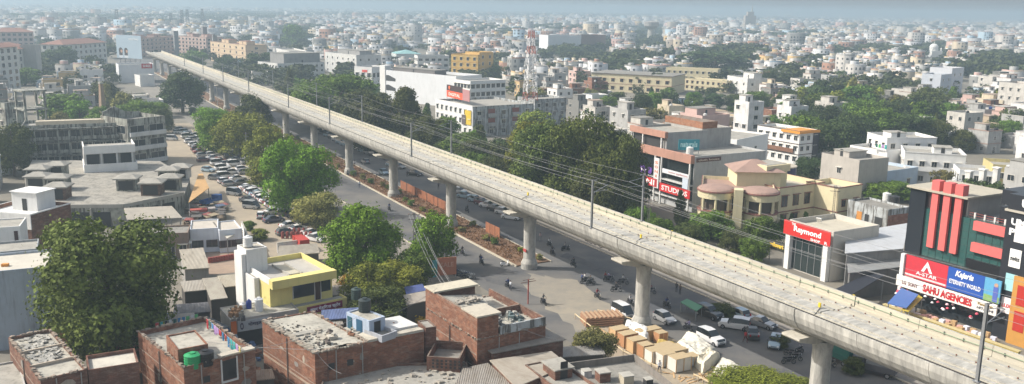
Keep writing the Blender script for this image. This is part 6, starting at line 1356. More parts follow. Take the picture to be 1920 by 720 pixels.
# roadside posters, poles
p = G(838, 522); e = thing('roadside_hoarding', 'orange and teal roadside hoarding beside the flowering trees', 'hoarding', p, .35); MB().box(-1.6, 1.6, -.08, .02, .6, 3.6).build('orange_panel', plaster((.50, .17, .08), .4), e); MB().box(-2.5, -1.65, -.08, .02, .4, 3.3).build('teal_panel', plaster((.05, .32, .32), .4), e); letter(e, 'SALE', 0, -.12, 2.4, 2.2, .8, (.55, .3, .2))
for x in (-1.5, 1.5): MB().tube((x, .06, 0), (x, .06, 3.6), .06, 6).build('post', METAL, e)
def upole(px, py, h, lab, lattice=False, name='utility_pole'):
    p = G(px, py); e = thing(name, lab, 'pole', p, R.uniform(-.3, .3), 'utility poles'); m = plain((.13, .12, .12), .7) if lattice else plaster((.42, .41, .38), .4)
    if lattice:
        mb = MB()
        for x in (-.18, .18):
            mb.tube((x, 0, 0), (x * .7, 0, h), .05, 5)
        for k in range(int(h / .5)): mb.tube((-.17, 0, k * .5), (.17, 0, k * .5 + .5), .025, 4)
        mb.build('lattice_shaft', m, e)
    else: MB().cyl(0, 0, 0, h, .16, 8, r2=.10).build('shaft', m, e)
    for z in (h - .5, h - 1.3): MB().box(-1.0, 1.0, -.05, .05, z, z + .1).build('cross_arm', plain((.12, .11, .11), .7), e)
    for x in (-.9, -.3, .3, .9):
        MB().cyl(x, 0, h - .4, h - .15, .05, 6).build('insulator', plain((.3, .15, .1), .3), e)
    return e
upole(777, 492, 9.0, 'dark lattice power pole in front of the small bright tree', True); upole(799, 488, 7.5, 'second dark lattice pole right beside the first', True); upole(529, 378, 8.0, 'grey concrete pole in front of the parking-lane trees'); upole(463, 300, 8.0, 'grey pole between the parking-lane trees, farther back')
upole(825, 318, 8, 'thin dark pole beside the road under the viaduct', True) if False else upole(616, 345, 9, 'dark lattice pole at the left road edge behind the trees', True)
upole(1559, 432, 9.5, 'tall dark pole in front of the cream mansion wing', True); upole(1318, 425, 9.0, 'thin pole left of the cream mansion', True); upole(408, 200, 12, 'slim pole by the viaduct near the far dark tree'); upole(1213, 470, 10, 'slim dark pole below the pink-banded store', True)
p = G(990, 570); e = thing('red_post', 'rusty red post with a cross arm beside the road', 'post', p, .3); MB().tube((0, 0, 0), (0, 0, 3.9), .1, 6).build('shaft', plain((.30, .06, .04), .6), e); MB().tube((-1.2, 0, 3.4), (1.2, 0, 3.6), .07, 5).tube((-.9, 0, 3.8), (.9, 0, 3.9), .06, 5).build('cross_arm', plain((.15, .1, .08), .6), e)
for k, (a, b, za, zb) in enumerate([((300, 625), (600, 655), 8.2, 8.2), ((475, 655), (680, 590), 8.0, 10.2), ((820, 540), (700, 600), 10.2, 9.9), ((930, 590), (1060, 640), 10.2, 6.5), ((590, 655), (640, 700), 8.0, 6.0)]):
    wire('loose_cable', [G(*a, za), G(*b, zb)], 'thin loose cable strung across the near rooftops, %s from the left' % ORD[k].replace('nearest', 'first'), .02, .5, 'cables across the near rooftops')
# cables from the lattice pole
for k, (dx, sg) in enumerate([(-.9, 1.2), (-.3, 1.5), (.3, 1.0), (.9, 1.8)]):
    a = G(777, 492) + Vector((dx, 0, 8.6)); b = G(850, 545, 6.0) + Vector((dx, 0, 0)); wire('power_line', [a, b], 'sagging cable from the lattice pole down to the shops, line %s' % ['one', 'two', 'three', 'four'][k], .03, sg, 'power lines to the shops')

# ---------------------------------------------------------------- trees seen one by one
def TB(x, yb, yt, wpx, kind, col, lod, label, **k):
    """base and top positions in the photo"""
    p = G(x, yb); dep = PX(p)[2]; h = HC - (yt - (13 + (x - 960) * .016)) / F * dep * 1.0
    if label and ('clump' in label): h *= 1.05; wpx *= 1.15
    h = max(1.5, h); return tree(p, h, wpx * dep / F * (1.0 if 'huge' in label else 1.12 if kind != 'spread' else 1.0) if label else wpx * dep / F, kind, col, lod, label, **k)
TB(208, 668, 374, 290, 'round', 'hero', 0, 'huge dark spreading tree above the bottom-left houses')
TB(675, 528, 358, 148, 'ball', 'bright', 0, 'round bright green tree between the road and the yellow house')
TB(812, 505, 388, 86, 'round', 'bright', 1, 'small bright tree against the median, right of the round one')
TB(562, 402, 248, 120, 'round', 'bright', 0, 'tall leafy tree on the right of the parking row')
TB(596, 430, 348, 82, 'round', 'dusty', 1, 'small dusty pale tree below the tall leafy one')
TB(508, 340, 228, 86, 'round', 'olive', 1, 'olive green tree in the parking row, second from the near end')
TB(488, 348, 308, 44, 'round', 'olive', 2, 'low bushy tree under the olive green one')
TB(452, 292, 200, 92, 'round', 'olive', 1, 'broad olive tree in the middle of the parking row')
TB(408, 285, 208, 66, 'round', 'bright', 1, 'leafy green tree left of the broad olive one'); TB(396, 262, 192, 58, 'round', 'bright', 1, 'bright tree at the far end of the parking row')
TB(476, 255, 172, 66, 'round', 'dark', 1, 'dark tree against the viaduct behind the broad olive one'); TB(343, 212, 127, 84, 'ball', 'deep', 1, 'dark round tree left of the viaduct, far end')
TB(466, 432, 404, 28, 'ball', 'mid', 2, 'clipped round bush beside the white bungalow'); TB(487, 450, 417, 36, 'ball', 'olive', 2, 'clipped light green bush right of the darker one')
TB(690, 590, 478, 90, 'round', 'olive', 1, 'yellow-flowering tree left of the hoarding'); TB(732, 570, 480, 110, 'round', 'olive', 1, 'olive tree full of yellow tips behind the rooftops'); TB(775, 545, 455, 90, 'spread', 'mid', 1, 'spreading green tree behind the lattice poles'); TB(705, 610, 520, 110, 'round', 'dark', 1, 'dark tree behind the blue-edged shelter')
TB(655, 560, 500, 44, 'round', 'yellow', 2, 'small tree thick with yellow blossom'); TB(720, 520, 470, 40, 'round', 'yellow', 2, 'yellow blossoming tree top right of the round tree')
TB(1112, 690, 600, 92, 'spread', 'dusty', 1, 'thin dusty roadside bush left of the crates'); TB(800, 612, 578, 44, 'round', 'yellow', 3, 'orange-brown dry shrub between the brick houses')
TB(1110, 420, 395, 40, 'round', 'mid', 2, 'low green bush at the far road edge') if False else None
for q in [(622, 240, 122, 150, 'round', 'mid', 'large green tree beyond the viaduct, left of the mall'), (588, 222, 140, 70, 'round', 'mid', 'rounded green tree joined left of the large green one'), (700, 285, 172, 84, 'round', 'dark', 'dark green tree between the large green one and the conifer'), (672, 262, 162, 92, 'round', 'dark', 'dark tree right of the large green one'), (545, 185, 124, 36, 'cone', 'dark', 'narrow dark conifer left of the large green tree'), (762, 290, 156, 116, 'cone', 'dark', 'tall dark conifer in front of the mall'),
          (722, 285, 195, 70, 'round', 'dark', 'dark tree left of the tall conifer'), (805, 300, 208, 66, 'round', 'dark', 'dark tree right of the tall conifer'), (838, 300, 213, 60, 'cone', 'mid', 'feathery green tree left of the black-stained block'), (865, 312, 240, 70, 'round', 'mid', 'leafy tree below the black-stained block'), (912, 330, 255, 84, 'round', 'dark', 'dark bushy tree beside the viaduct left of the clump'),
          (890, 335, 272, 60, 'round', 'mid', 'low green tree near the far mast'), (780, 300, 238, 60, 'round', 'dark', 'low dark tree close to the far parapet'), (985, 380, 228, 96, 'tall', 'olive', 'olive tall tree at the left of the massive clump'), (1032, 395, 212, 112, 'round', 'hero', 'brown-green tree, second in the massive clump'),
          (1085, 405, 208, 118, 'round', 'hero', 'biggest dark tree in the middle of the clump'), (1140, 415, 226, 100, 'round', 'hero', 'dark tree at the right of the massive clump'), (1172, 425, 262, 60, 'tall', 'dark', 'slender dark tree at the right edge of the clump'), (1010, 380, 300, 80, 'round', 'mid', 'lower green growth in front of the clump'), (1120, 430, 320, 90, 'round', 'dark', 'lower dark growth in front of the clump'),
          (1274, 430, 345, 38, 'cone', 'dark', 'small dark conifer in front of the grey store wall'), (1330, 450, 384, 78, 'round', 'mid', 'green tree before the cream mansion bays'), (1290, 462, 408, 60, 'round', 'dark', 'dark bush right of the far mast base'), (1235, 450, 400, 60, 'round', 'dark', 'dark tree below the red store sign'),
          (1424, 462, 394, 66, 'round', 'mid', 'green tree between the mansion and the red shop'), (1412, 490, 430, 52, 'round', 'mid', 'light green bushy tree by the viaduct near the red shop'), (1464, 440, 392, 22, 'cone', 'mid', 'small pointed garden tree, first by the mansion wing'), (1482, 436, 390, 20, 'cone', 'mid', 'small pointed garden tree, second by the mansion wing'), (1509, 430, 386, 22, 'cone', 'mid', 'small pointed garden tree, third by the mansion wing'),
          (1380, 470, 420, 60, 'round', 'dark', 'dark bush between the green trees'), (1513, 340, 285, 56, 'round', 'deep', 'dense dark tree behind the mansion'), (1670, 375, 332, 90, 'round', 'mid', 'wide green tree before the blue-white house'), (1640, 372, 345, 50, 'round', 'mid', 'low leafy tree beside the stained flat building'),
          (1420, 735, 684, 150, 'round', 'olive', 'sunlit leafy bush at the bottom edge, right of the yard'), (1500, 745, 700, 90, 'round', 'olive', 'lower leafy bush beside the near pier foot'), (1355, 735, 705, 60, 'round', 'olive', 'small bush at the bottom edge, left of the sunlit one'), (1350, 590, 560, 60, 'round', 'dark', 'dark hedge tree under the viaduct behind the parked cars'), (1600, 700, 655, 40, 'round', 'dark', 'dark shrub under the viaduct by the green vehicle'),
          (1812, 600, 578, 34, 'round', 'mid', 'small plant in front of the plaza railing'), (1462, 650, 615, 40, 'round', 'dark', 'dark shrub behind the near pier'), (550, 88, 43, 46, 'ball', 'mid', 'lone round tree far in the haze'), (28, 330, 222, 66, 'round', 'dark', 'dark trees at the left edge before the office'), (10, 300, 250, 60, 'round', 'dark', 'dark bush at the far left edge'),
          (120, 225, 168, 84, 'round', 'mid', 'green tree behind the office, left'), (150, 230, 182, 50, 'round', 'bright', 'bright tree behind the office roof'), (270, 240, 180, 80, 'round', 'mid', 'green tree behind the office gable'), (305, 250, 195, 40, 'round', 'dark', 'dark tree right of the office gable'), (116, 128, 84, 60, 'round', 'deep', 'dark tree in front of the hipped-roof flats'), (48, 160, 122, 52, 'round', 'mid', 'green tree in front of the tall flats'),
          (432, 140, 102, 52, 'round', 'deep', 'dark tree beyond the viaduct before the peach block'), (492, 138, 94, 60, 'round', 'deep', 'dark tree group right of the peach block'), (365, 125, 92, 44, 'round', 'mid', 'green tree before the pink row'), (926, 150, 118, 38, 'round', 'mid', 'green tree right of the orange flats'), (1160, 140, 105, 70, 'round', 'deep', 'dark tree before the long hostel'), (1068, 108, 84, 44, 'round', 'deep', 'round tree under the blank white wall'),
          (1340, 138, 92, 130, 'spread', 'deep', 'wide dark trees behind the second hostel'), (1290, 128, 98, 60, 'round', 'dark', 'dark tree behind the first hostel')]:
    TB(q[0], q[1], q[2], q[3], q[4], q[5], (0 if q[3] >= 96 and q[1] > 230 or q[1] > 700 else 1) if q[1] > 230 else 2, q[6])
# extra belts of individual trees
for i, (x, yb, yt, w_) in enumerate([(1500, 290, 205, 90), (1560, 300, 218, 100), (1600, 285, 205, 80), (1650, 275, 195, 95), (1700, 280, 205, 90), (1745, 280, 215, 80), (1550, 255, 190, 80), (1610, 250, 182, 90), (1680, 245, 180, 90), (1740, 225, 160, 90), (1640, 200, 150, 90), (1590, 190, 148, 60), (1800, 285, 235, 60), (1850, 275, 225, 60), (1890, 265, 220, 50), (1200, 235, 168, 60), (1225, 225, 165, 50),
                                     (1560, 160, 118, 26), (1575, 165, 112, 22), (1595, 168, 120, 22), (1420, 205, 165, 50), (1380, 205, 168, 50), (1340, 205, 170, 50), (1300, 205, 168, 40), (1440, 175, 130, 30)]):
    TB(x, yb, yt, w_, 'palm' if w_ < 30 else R.choice(['round', 'spread', 'ball']), R.choice(['dark', 'deep', 'deep', 'mid']), 1, None)
# roadside trees and hedge beyond the road, hidden below the deck
for i in range(22): tree(SO(118 + i * 9, 101 + R.uniform(-1.5, 2.5)), R.uniform(5, 8), R.uniform(5, 8), 'round', R.choice(['dark', 'mid', 'dark']), 1)
for i in range(12): tree(SO(135 + i * 26, 57 + R.uniform(-1.5, 1.5)), R.uniform(2.5, 4), R.uniform(3, 4.5), 'round', R.choice(['dark', 'mid', 'dusty']), 2)
# ---------------------------------------------------------------- vehicles
AW, TW = ANG, ANG + math.pi     # away from / toward the camera along the road
def C(px, py, rz, kind, color, label=None, group=None, desc=None, lod=0): return car(G(px, py), rz, kind, color, label, group, desc, lod)
C(1168, 592, TW + .0, 'van', 'white', 'white minivan half hidden behind the second pier', 'cars driving on the road'); C(1246, 603, TW, 'hatchback', 'silver', 'silver hatchback driving right of the second pier', 'cars driving on the road'); C(1333, 641, TW, 'suv', 'white', 'white SUV driving past the tarpaulins', 'cars driving on the road')
PK_ = 'cars parked under the viaduct'
C(1330, 594, TW + .1, 'suv', 'black', 'black SUV parked by the green awning', PK_); C(1376, 615, TW + math.pi - 1.2 + 1.9, 'suv', 'white', 'white SUV parked nose out beside the black car', PK_); C(1409, 630, AW - .6, 'sedan', 'black', 'black sedan parked in front of the white SUV', PK_); C(1428, 612, TW + .25, 'sedan', 'silver', 'silver sedan parked behind the black sedan', PK_); C(1384, 594, AW, 'hatchback', 'pale blue', 'pale blue hatchback at the back of the parked group', PK_)
C(1453, 649, TW - .9, 'hatchback', 'pale blue', 'pale blue-white hatchback parked right of the black sedan', PK_); C(1447, 464, .35, 'hatchback', 'white', 'white hatchback parked near the red shop', 'cars parked beyond the viaduct')
C(1400, 448, .3, 'hatchback', 'white', 'white car half hidden by the trees before the mansion', 'cars parked beyond the viaduct')
C(685, 306, AW, 'hatchback', 'silver', 'silver car driving away, left of the fourth pier', 'cars driving on the road'); C(720, 327, TW, 'hatchback', 'pale blue', 'pale car just left of the fourth pier', 'cars driving on the road')
G1 = 'cars parked along the far road edge'
for px, py, k, c in [(778, 329, 'sedan', 'black'), (862, 362, 'hatchback', 'white'), (872, 371, 'hatchback', 'pale blue'), (892, 378, 'hatchback', 'pale blue'), (904, 383, 'hatchback', 'maroon'), (916, 389, 'sedan', 'white'), (929, 396, 'hatchback', 'black'), (944, 401, 'hatchback', 'white'), (959, 411, 'sedan', 'white')]:
    e = C(px, py, TW + .55, k, c, None, G1)
for i, (px, py) in enumerate([(608, 252), (616, 256), (624, 260), (632, 264), (640, 269), (648, 273), (668, 277), (674, 281), (682, 285), (692, 289), (702, 293), (590, 245), (600, 249), (735, 312), (748, 316)]): C(px, py, TW + .5, 'hatchback', R.choice(['white', 'silver', 'black', 'pale blue', 'white']), None, G1, lod=1)
G2 = 'cars parked in the lane beside the trees'
CC = [(323, 263, 'van', 'white', 0), (347, 250, 'suv', 'white', .9), (352, 254, 'hatchback', 'pale blue', .9), (358, 258, 'sedan', 'white', .9), (351, 259, 'van', 'white', .9), (362, 264, 'hatchback', 'silver', .9), (357, 268, 'hatchback', 'white', .9), (365, 274, 'hatchback', 'white', .9), (372, 278, 'hatchback', 'white', .9), (370, 282, 'hatchback', 'maroon', .9), (376, 287, 'sedan', 'red', .9), (381, 294, 'hatchback', 'silver', .9), (382, 303, 'hatchback', 'maroon', .9),
      (394, 279, 'hatchback', 'silver', .9), (399, 283, 'hatchback', 'white', .9), (388, 274, 'sedan', 'white', .9), (380, 268, 'hatchback', 'silver', .9), (401, 299, 'sedan', 'white', .9), (398, 293, 'hatchback', 'white', .9), (408, 309, 'van', 'white', .9), (391, 322, 'hatchback', 'pale blue', -.4), (404, 337, 'hatchback', 'grey', -.4), (439, 311, 'van', 'white', .95), (434, 297, 'suv', 'black', .95), (444, 302, 'sedan', 'grey', .95), (418, 318, 'suv', 'white', .9), (424, 326, 'van', 'white', .9), (421, 334, 'van', 'white', .9), (423, 343, 'hatchback', 'white', .9), (431, 348, 'hatchback', 'silver', .9),
      (437, 326, 'hatchback', 'white', .9), (446, 338, 'sedan', 'white', .9), (452, 346, 'sedan', 'grey', .9), (455, 320, 'hatchback', 'white', .9), (459, 326, 'hatchback', 'silver', .9), (470, 298, 'hatchback', 'white', .9), (466, 307, 'suv', 'silver', .9), (440, 366, 'van', 'silver', -.5), (466, 379, 'sedan', 'grey', -.4), (472, 391, 'van', 'silver', -.3), (490, 408, 'hatchback', 'white', -.9 + 3.14), (513, 401, 'sedan', 'white', .95), (513, 416, 'sedan', 'dark blue', .95), (538, 404, 'hatchback', 'grey', .5), (553, 407, 'hatchback', 'dark blue', .5), (544, 427, 'sedan', 'white', .95), (559, 434, 'sedan', 'white', .95), (568, 422, 'sedan', 'black', .95), (536, 440, 'hatchback', 'grey', .95), (583, 443, 'sedan', 'white', -.6), (591, 452, 'sedan', 'white', -.6),
      (485, 292, 'hatchback', 'white', .9), (500, 296, 'hatchback', 'silver', .9), (375, 262, 'hatchback', 'white', .9), (368, 256, 'sedan', 'grey', .9), (413, 304, 'hatchback', 'red', .9), (427, 310, 'hatchback', 'silver', .9), (340, 246, 'suv', 'grey', .9), (335, 250, 'hatchback', 'white', .9)]
for i in range(15): CC.append((464 + i * 4.9, 355 + i * 3.1, ['sedan', 'hatchback', 'sedan', 'suv'][i % 4], ['white', 'silver', 'white', 'white', 'pale blue', 'white', 'silver', 'white', 'white', 'maroon', 'white', 'silver', 'white', 'grey', 'white'][i], 1.05))
for px, py, k, c, a in CC: C(px, py, ANG - math.pi / 2 + (a - .9) * .8 + .15, k, c, None, G2, lod=0 if py > 330 else 1)
for e, d in CARS: e.name = 'parked_car'
LC = [((323, 262), 'the podium end'), ((365, 275), 'the maroon cars'), ((408, 308), 'the lane middle'), ((440, 297), 'the black SUV by the trees'), ((440, 366), 'the silver minivan in the lane'), ((470, 360), 'the diagonal row far end'), ((528, 396), 'the diagonal row near end'), ((540, 410), 'the dusty pale tree'), ((560, 432), 'the round bright tree'), ((590, 452), 'the yellow house roof'),
      ((620, 256), 'the sixth pier'), ((670, 280), 'the fifth pier'), ((780, 328), 'the fourth pier'), ((900, 385), 'the third pier'), ((955, 408), 'the red-banded pier'), ((475, 300), 'the broad olive tree')]
autolabel(CARS, LC)
# lorries and odd vehicles
def truck(px, py, rz, col, lab, load=None, name='small_truck'):
    e = thing(name, lab, 'truck', G(px, py), rz); c = plain(col, .45)
    MB().box(1.2, 2.6, -.9, .9, .5, 2.0).build('cab', c, e); MB().box(2.3, 2.62, -.75, .75, 1.25, 1.85).build('windscreen', GLS, e); MB().box(-2.6, 1.1, -1.0, 1.0, .7, .85).box(-2.6, 1.1, -1.0, -.92, .86, 1.4).box(-2.6, 1.1, .92, 1.0, .86, 1.4).box(-2.6, -2.5, -.92, .92, .86, 1.4).build('cargo_bed', c, e)
    if load: MB().box(-2.45, .95, -.88, .88, .86, load[0]).build('load', plain(load[1], .8), e)
    ty, ri = wheel_meshes()
    for x in (-1.7, 1.8):
        for y in (-.85, .85): w = put('wheel', ty, e, (x, y, .36), 0, (1.15, 1.1, 1.15)); put('rim', ri, w)
    for y in (-.6, .6): MB().box(2.6, 2.66, y - .12, y + .12, .7, .9).build('headlight', plain((.7, .7, .7), .2), e)
    return e
truck(396, 384, AW - .9, (.02, .10, .34), 'bright blue small truck beside the stalls'); truck(565, 466, AW, (.36, .03, .02), 'red truck behind the yellow house', (2.2, (.38, .04, .03))); truck(1570, 676, AW, (.02, .11, .09), 'dark green covered three-wheeler truck under the viaduct', (2.4, (.02, .12, .10))); truck(1640, 700, AW + .4, (.10, .10, .11), 'grey striped loaded truck under the viaduct', (2.2, (.2, .21, .22)))
truck(380, 408, .4, (.34, .30, .28), 'pale scrap-laden cart among the stalls', (1.9, (.35, .08, .06)))
for i in range(34):
    px, py = R.uniform(345, 420), R.uniform(385, 425)
    if 388 < px < 408 and py < 394: continue
    q = thing('market_stall', 'cluttered little stall in the dark market beside the lane', 'stall', G(px, py), R.random() * 3, 'market stalls beside the parking lane'); h = R.uniform(.8, 1.9); c = R.choice([(.24, .07, .06), (.30, .28, .25), (.07, .10, .16), (.12, .1, .09), (.3, .24, .15), (.15, .15, .15), (.1, .09, .08)])
    MB().box(-.9, .9, -.6, .6, 0, .7).build('table', plain((.18, .14, .1), .8), q); MB().rbox(0, 0, h + .1, 2.0, 1.5, .08, 0, .12).build('awning', plain(c, .7), q)
    for x in (-.8, .8): MB().tube((x, -.5, 0), (x, -.5, h), .03, 4).build('post', METAL, q)
# ---------------------------------------------------------------- motorcycles and people
SH = [((.5, .5, .5), 'white'), ((.03, .05, .15), 'dark blue'), ((.03, .03, .03), 'black'), ((.35, .30, .45), 'lilac'), ((.25, .04, .04), 'red'), ((.2, .2, .2), 'grey')]
RD = 'motorcycles riding on the road'; RP = 'riders on the road'
def rider(px, py, rz, si, where, sc_=False, passenger=False, col='black'):
    p = G(px, py); bike(p, rz, '%s %s ridden %s' % (col, 'scooter' if sc_ else 'motorcycle', where), col, sc_, RD)
    q = loc2(p, rz, 0, .12, .12); person(q, rz, 'ride', SH[si][0], (.06, .06, .08), 'person in a %s top riding %s' % (SH[si][1], where), RP, (.04, .04, .05) if si % 2 else None)
    if passenger: person(loc2(p, rz, 0, .62, .16), rz, 'ride', SH[(si + 1) % 6][0], (.05, .05, .06), 'pillion passenger in a %s top %s' % (SH[(si + 1) % 6][1], where), RP)
def loc2(p, rz, x, y, z): return Vector((p.x + x * math.cos(rz) - y * math.sin(rz), p.y + x * math.sin(rz) + y * math.cos(rz), p.z + z))
TWB = TW + math.pi / 2; AWB = AW + math.pi / 2
for q in [(843, 478, TWB, 2, 'left of the pair near the median', 0, 0), (867, 478, TWB, 2, 'right of the pair near the median', 0, 0), (903, 496, TWB, 1, 'alone on the near carriageway', 0, 1), (952, 540, AWB, 1, 'beside the brick house terrace', 0, 0), (1019, 571, TWB, 5, 'past the red post', 0, 0), (1030, 462, TWB, 0, 'upper of two behind the red-banded pier', 0, 0), (1036, 478, TWB, 2, 'lower of two behind the red-banded pier', 0, 0),
          (876, 398, AWB, 2, 'beside the parked cars', 0, 0), (1097, 531, 2.0, 0, 'left one of the side-by-side pair', 0, 1), (1107, 534, 2.1, 2, 'right one of the side-by-side pair', 0, 0), (1141, 528, 1.6, 3, 'upper left of the three crossing', 0, 1), (1168, 533, 1.4, 0, 'right of the three crossing', 0, 0), (1155, 547, 1.6, 2, 'lowest of the three crossing', 0, 0), (1250, 577, TWB, 1, 'right of the second pier', 0, 0), (1182, 572, TWB, 0, 'just left of the second pier', 0, 0), (1219, 550, 1.2, 4, 'behind the second pier', 0, 0), (828, 388, AWB, 0, 'by the barrier panels', 0, 0), (780, 445, TWB, 0, 'behind the small bright tree', 0, 0), (1075, 500, AWB, 2, 'above the side-by-side pair', 0, 0), (720, 300, AWB, 1, 'far off beside the parked cars', 0, 0), (1290, 620, AWB, 3, 'between the silver hatchback and the white SUV', 0, 0), (1120, 560, TWB, 4, 'in the middle of the sandy junction', 0, 0), (652, 330, TWB, 5, 'far up the near carriageway', 0, 0), (730, 395, TWB, 1, 'close to the median kerb behind the round tree', 0, 0), (1060, 470, 1.9, 5, 'by the parked row beyond the pier', 1, 0)]: rider(*q[:5], bool(q[5]), bool(q[6]))
bike(G(947, 499), 1.9, 'white scooter parked at the median kerb', 'white', True, 'parked two-wheelers', .12)
for i in range(17):
    s_, oo = 121 + i * 1.1, 93.3 + R.uniform(-.5, .5); bike(SO(s_, oo), ANG + R.uniform(-.2, .3), 'motorcycle in the long parked row beyond the road', R.choice(['black', 'red', 'grey', 'dark blue', 'white']), i % 4 == 0, 'motorcycles parked beyond the road', .1)
for i, (px, py) in enumerate([(1482, 668), (1490, 676), (1478, 682), (1556, 690), (1498, 664)]): bike(G(px, py), 1.0 + i * .3, 'dark motorcycle in the cluster by the near pier', 'black', False, 'motorcycles parked by the near pier', .1)
for i in range(7): bike(G(852 + i * 5, 515 + i * 1.5), 1.3 + R.uniform(-.3, .3), 'motorcycle parked beside the roadside hoarding', R.choice(['black', 'grey', 'dark blue']), False, 'motorcycles parked by the hoarding', .1)
for px, py, sh, tr, pose, lab in [(1397, 642, (.5, .02, .02), (.12, .02, .02), 'walk', 'person in a bright red top walking in front of the black sedan'), (1236, 700, (.6, .62, .66), (.05, .05, .08), 'walk', 'person in a white shirt walking beside the crates'), (763, 332, (.04, .04, .06), (.03, .03, .03), 'stand', 'person in dark clothes standing on the road by the fourth pier'), (674, 352, (.55, .58, .62), (.05, .06, .1), 'walk', 'person in a pale shirt walking left of the median kerb'),
                                  (1013, 452, (.4, .3, .3), (.3, .3, .3), 'stand', 'person in pink standing behind the red-banded pier'), (1268, 548, (.05, .05, .06), (.05, .05, .06), 'stand', 'person in black standing at the brick-red kiosk'), (1275, 552, (.1, .08, .07), (.04, .04, .05), 'stand', 'second dark figure at the brick-red kiosk'), (665, 312, (.5, .5, .5), (.05, .05, .05), 'walk', 'person in white beside the fifth pier'), (822, 355, (.1, .1, .12), (.04, .04, .04), 'stand', 'dark figure beyond the road by the third pier'),
                                  (280, 712, (.6, .58, .6), (.1, .1, .12), 'walk', 'person in a white top in the alley by the brick house'), (706, 336, (.1, .1, .1), (.04, .04, .04), 'walk', 'dark figure crossing near the fourth pier'), (957, 545, (.6, .62, .65), (.1, .1, .12), 'stand', 'person in white standing beside the moving motorcycle')]:
    person(G(px, py), R.uniform(0, 6), pose, sh, tr, lab, 'people on foot')
# ---------------------------------------------------------------- city filling
def boxes_mesh(A, me_name, mats, W=None, extra=None):
    """A: n x 7 (cx, cy, ang, w, d, z0, z1); W: windows n x 6 (x, y, z, ang, w, h)"""
    A = np.asarray(A, float); n = len(A); c, s = np.cos(A[:, 2]), np.sin(A[:, 2])
    V = np.zeros((n, 8, 3))
    for k, (a, b, t) in enumerate([(-1, -1, 0), (1, -1, 0), (1, 1, 0), (-1, 1, 0), (-1, -1, 1), (1, -1, 1), (1, 1, 1), (-1, 1, 1)]):
        x, y = a * A[:, 3] / 2, b * A[:, 4] / 2
        V[:, k, 0] = A[:, 0] + x * c - y * s; V[:, k, 1] = A[:, 1] + x * s + y * c; V[:, k, 2] = A[:, 5 + t]
    Fq = np.array([(0, 1, 5, 4), (1, 2, 6, 5), (2, 3, 7, 6), (3, 0, 4, 7), (4, 5, 6, 7)]); idx = (Fq[None] + 8 * np.arange(n)[:, None, None]).reshape(-1, 4)
    mi = np.tile([0, 0, 0, 0, 1], n); V = V.reshape(-1, 3)
    if W is not None and len(W):
        W = np.asarray(W, float); m = len(W); c, s = np.cos(W[:, 3]), np.sin(W[:, 3]); Q = np.zeros((m, 4, 3))
        for k, (a, b) in enumerate([(-1, 0), (1, 0), (1, 1), (-1, 1)]):
            Q[:, k, 0] = W[:, 0] + a * W[:, 4] / 2 * c; Q[:, k, 1] = W[:, 1] + a * W[:, 4] / 2 * s; Q[:, k, 2] = W[:, 2] + b * W[:, 5]
        idx = np.vstack([idx, np.arange(4 * m).reshape(-1, 4) + len(V)]); V = np.vstack([V, Q.reshape(-1, 3)]); mi = np.concatenate([mi, np.full(m, 2)])
    me = bpy.data.meshes.new(me_name); me.vertices.add(len(V)); me.vertices.foreach_set('co', V.astype(np.float32).ravel())
    me.loops.add(len(idx) * 4); me.loops.foreach_set('vertex_index', idx.astype(np.int32).ravel()); me.polygons.add(len(idx))
    me.polygons.foreach_set('loop_start', np.arange(0, len(idx) * 4, 4, dtype=np.int32)); me.polygons.foreach_set('loop_total', np.full(len(idx), 4, np.int32))
    for q in mats: me.materials.append(q)
    me.polygons.foreach_set('material_index', mi.astype(np.int32)); me.update(calc_edges=True); return me
def islemat(cols, name):
    m, nt, b = newmat(name); ge = nt.nodes.new('ShaderNodeNewGeometry'); cr = nt.nodes.new('ShaderNodeValToRGB'); cr.color_ramp.interpolation = 'CONSTANT'
    nt.links.new(ge.outputs['Random Per Island'], cr.inputs[0]); e = cr.color_ramp.elements
    e[0].position = 0; e[0].color = (*cols[0][1], 1); acc = cols[0][0]; e[1].position = acc; e[1].color = (*cols[1][1], 1); acc += cols[1][0]
    for f, c in cols[2:]:
        q = e.new(acc); q.color = (*c, 1); acc += f
    v = coords(nt, .4, .4, .1, jitter=False); col = mixn(nt, math_(nt, 'MULTIPLY', ramp(nt, noise(nt, v, 1.5, 4), .45, .75), .4), cr.outputs[0], (.2, .19, .17))
    nt.links.new(col, b.inputs['Base Color']); b.inputs['Roughness'].default_value = .9; return m
# green places: (cx, cy, rx, ry) in photo positions on the ground, with tree height, colour choice
GREEN = [(1640, 240, 130, 28, 11), (1560, 215, 90, 22, 11), (1780, 245, 70, 12, 9), (1200, 250, 60, 14, 6), (1480, 160, 40, 16, 10), (1660, 178, 80, 10, 10), (1880, 140, 70, 22, 13), (1380, 118, 60, 16, 12),
         (1180, 125, 60, 12, 10), (1080, 100, 40, 8, 10), (930, 70, 60, 10, 12), (1050, 62, 60, 8, 12), (620, 75, 60, 8, 10), (1400, 230, 40, 10, 7), 
         (1480, 75, 100, 7, 12), (1750, 60, 160, 6, 12), (1650, 105, 100, 8, 10), (800, 55, 120, 6, 12), (300, 48, 200, 6, 12), (600, 32, 300, 5, 14), (1000, 30, 300, 6, 14),
         (480, 150, 60, 14, 9), (930, 130, 40, 10, 9), (560, 62, 60, 8, 10), (1150, 30, 200, 5, 12), (1450, 40, 180, 5, 12), (30, 240, 40, 30, 10), (1560, 130, 60, 8, 9), (150, 40, 160, 5, 14), (400, 40, 160, 4, 14)]
ZS = [(R.uniform(-1, 1), R.uniform(0, 1), R.uniform(-.5, .5)) for _ in range(70)]
ZS = [(a * 2200, 60 + b * 3800, c) for a, b, c in ZS]
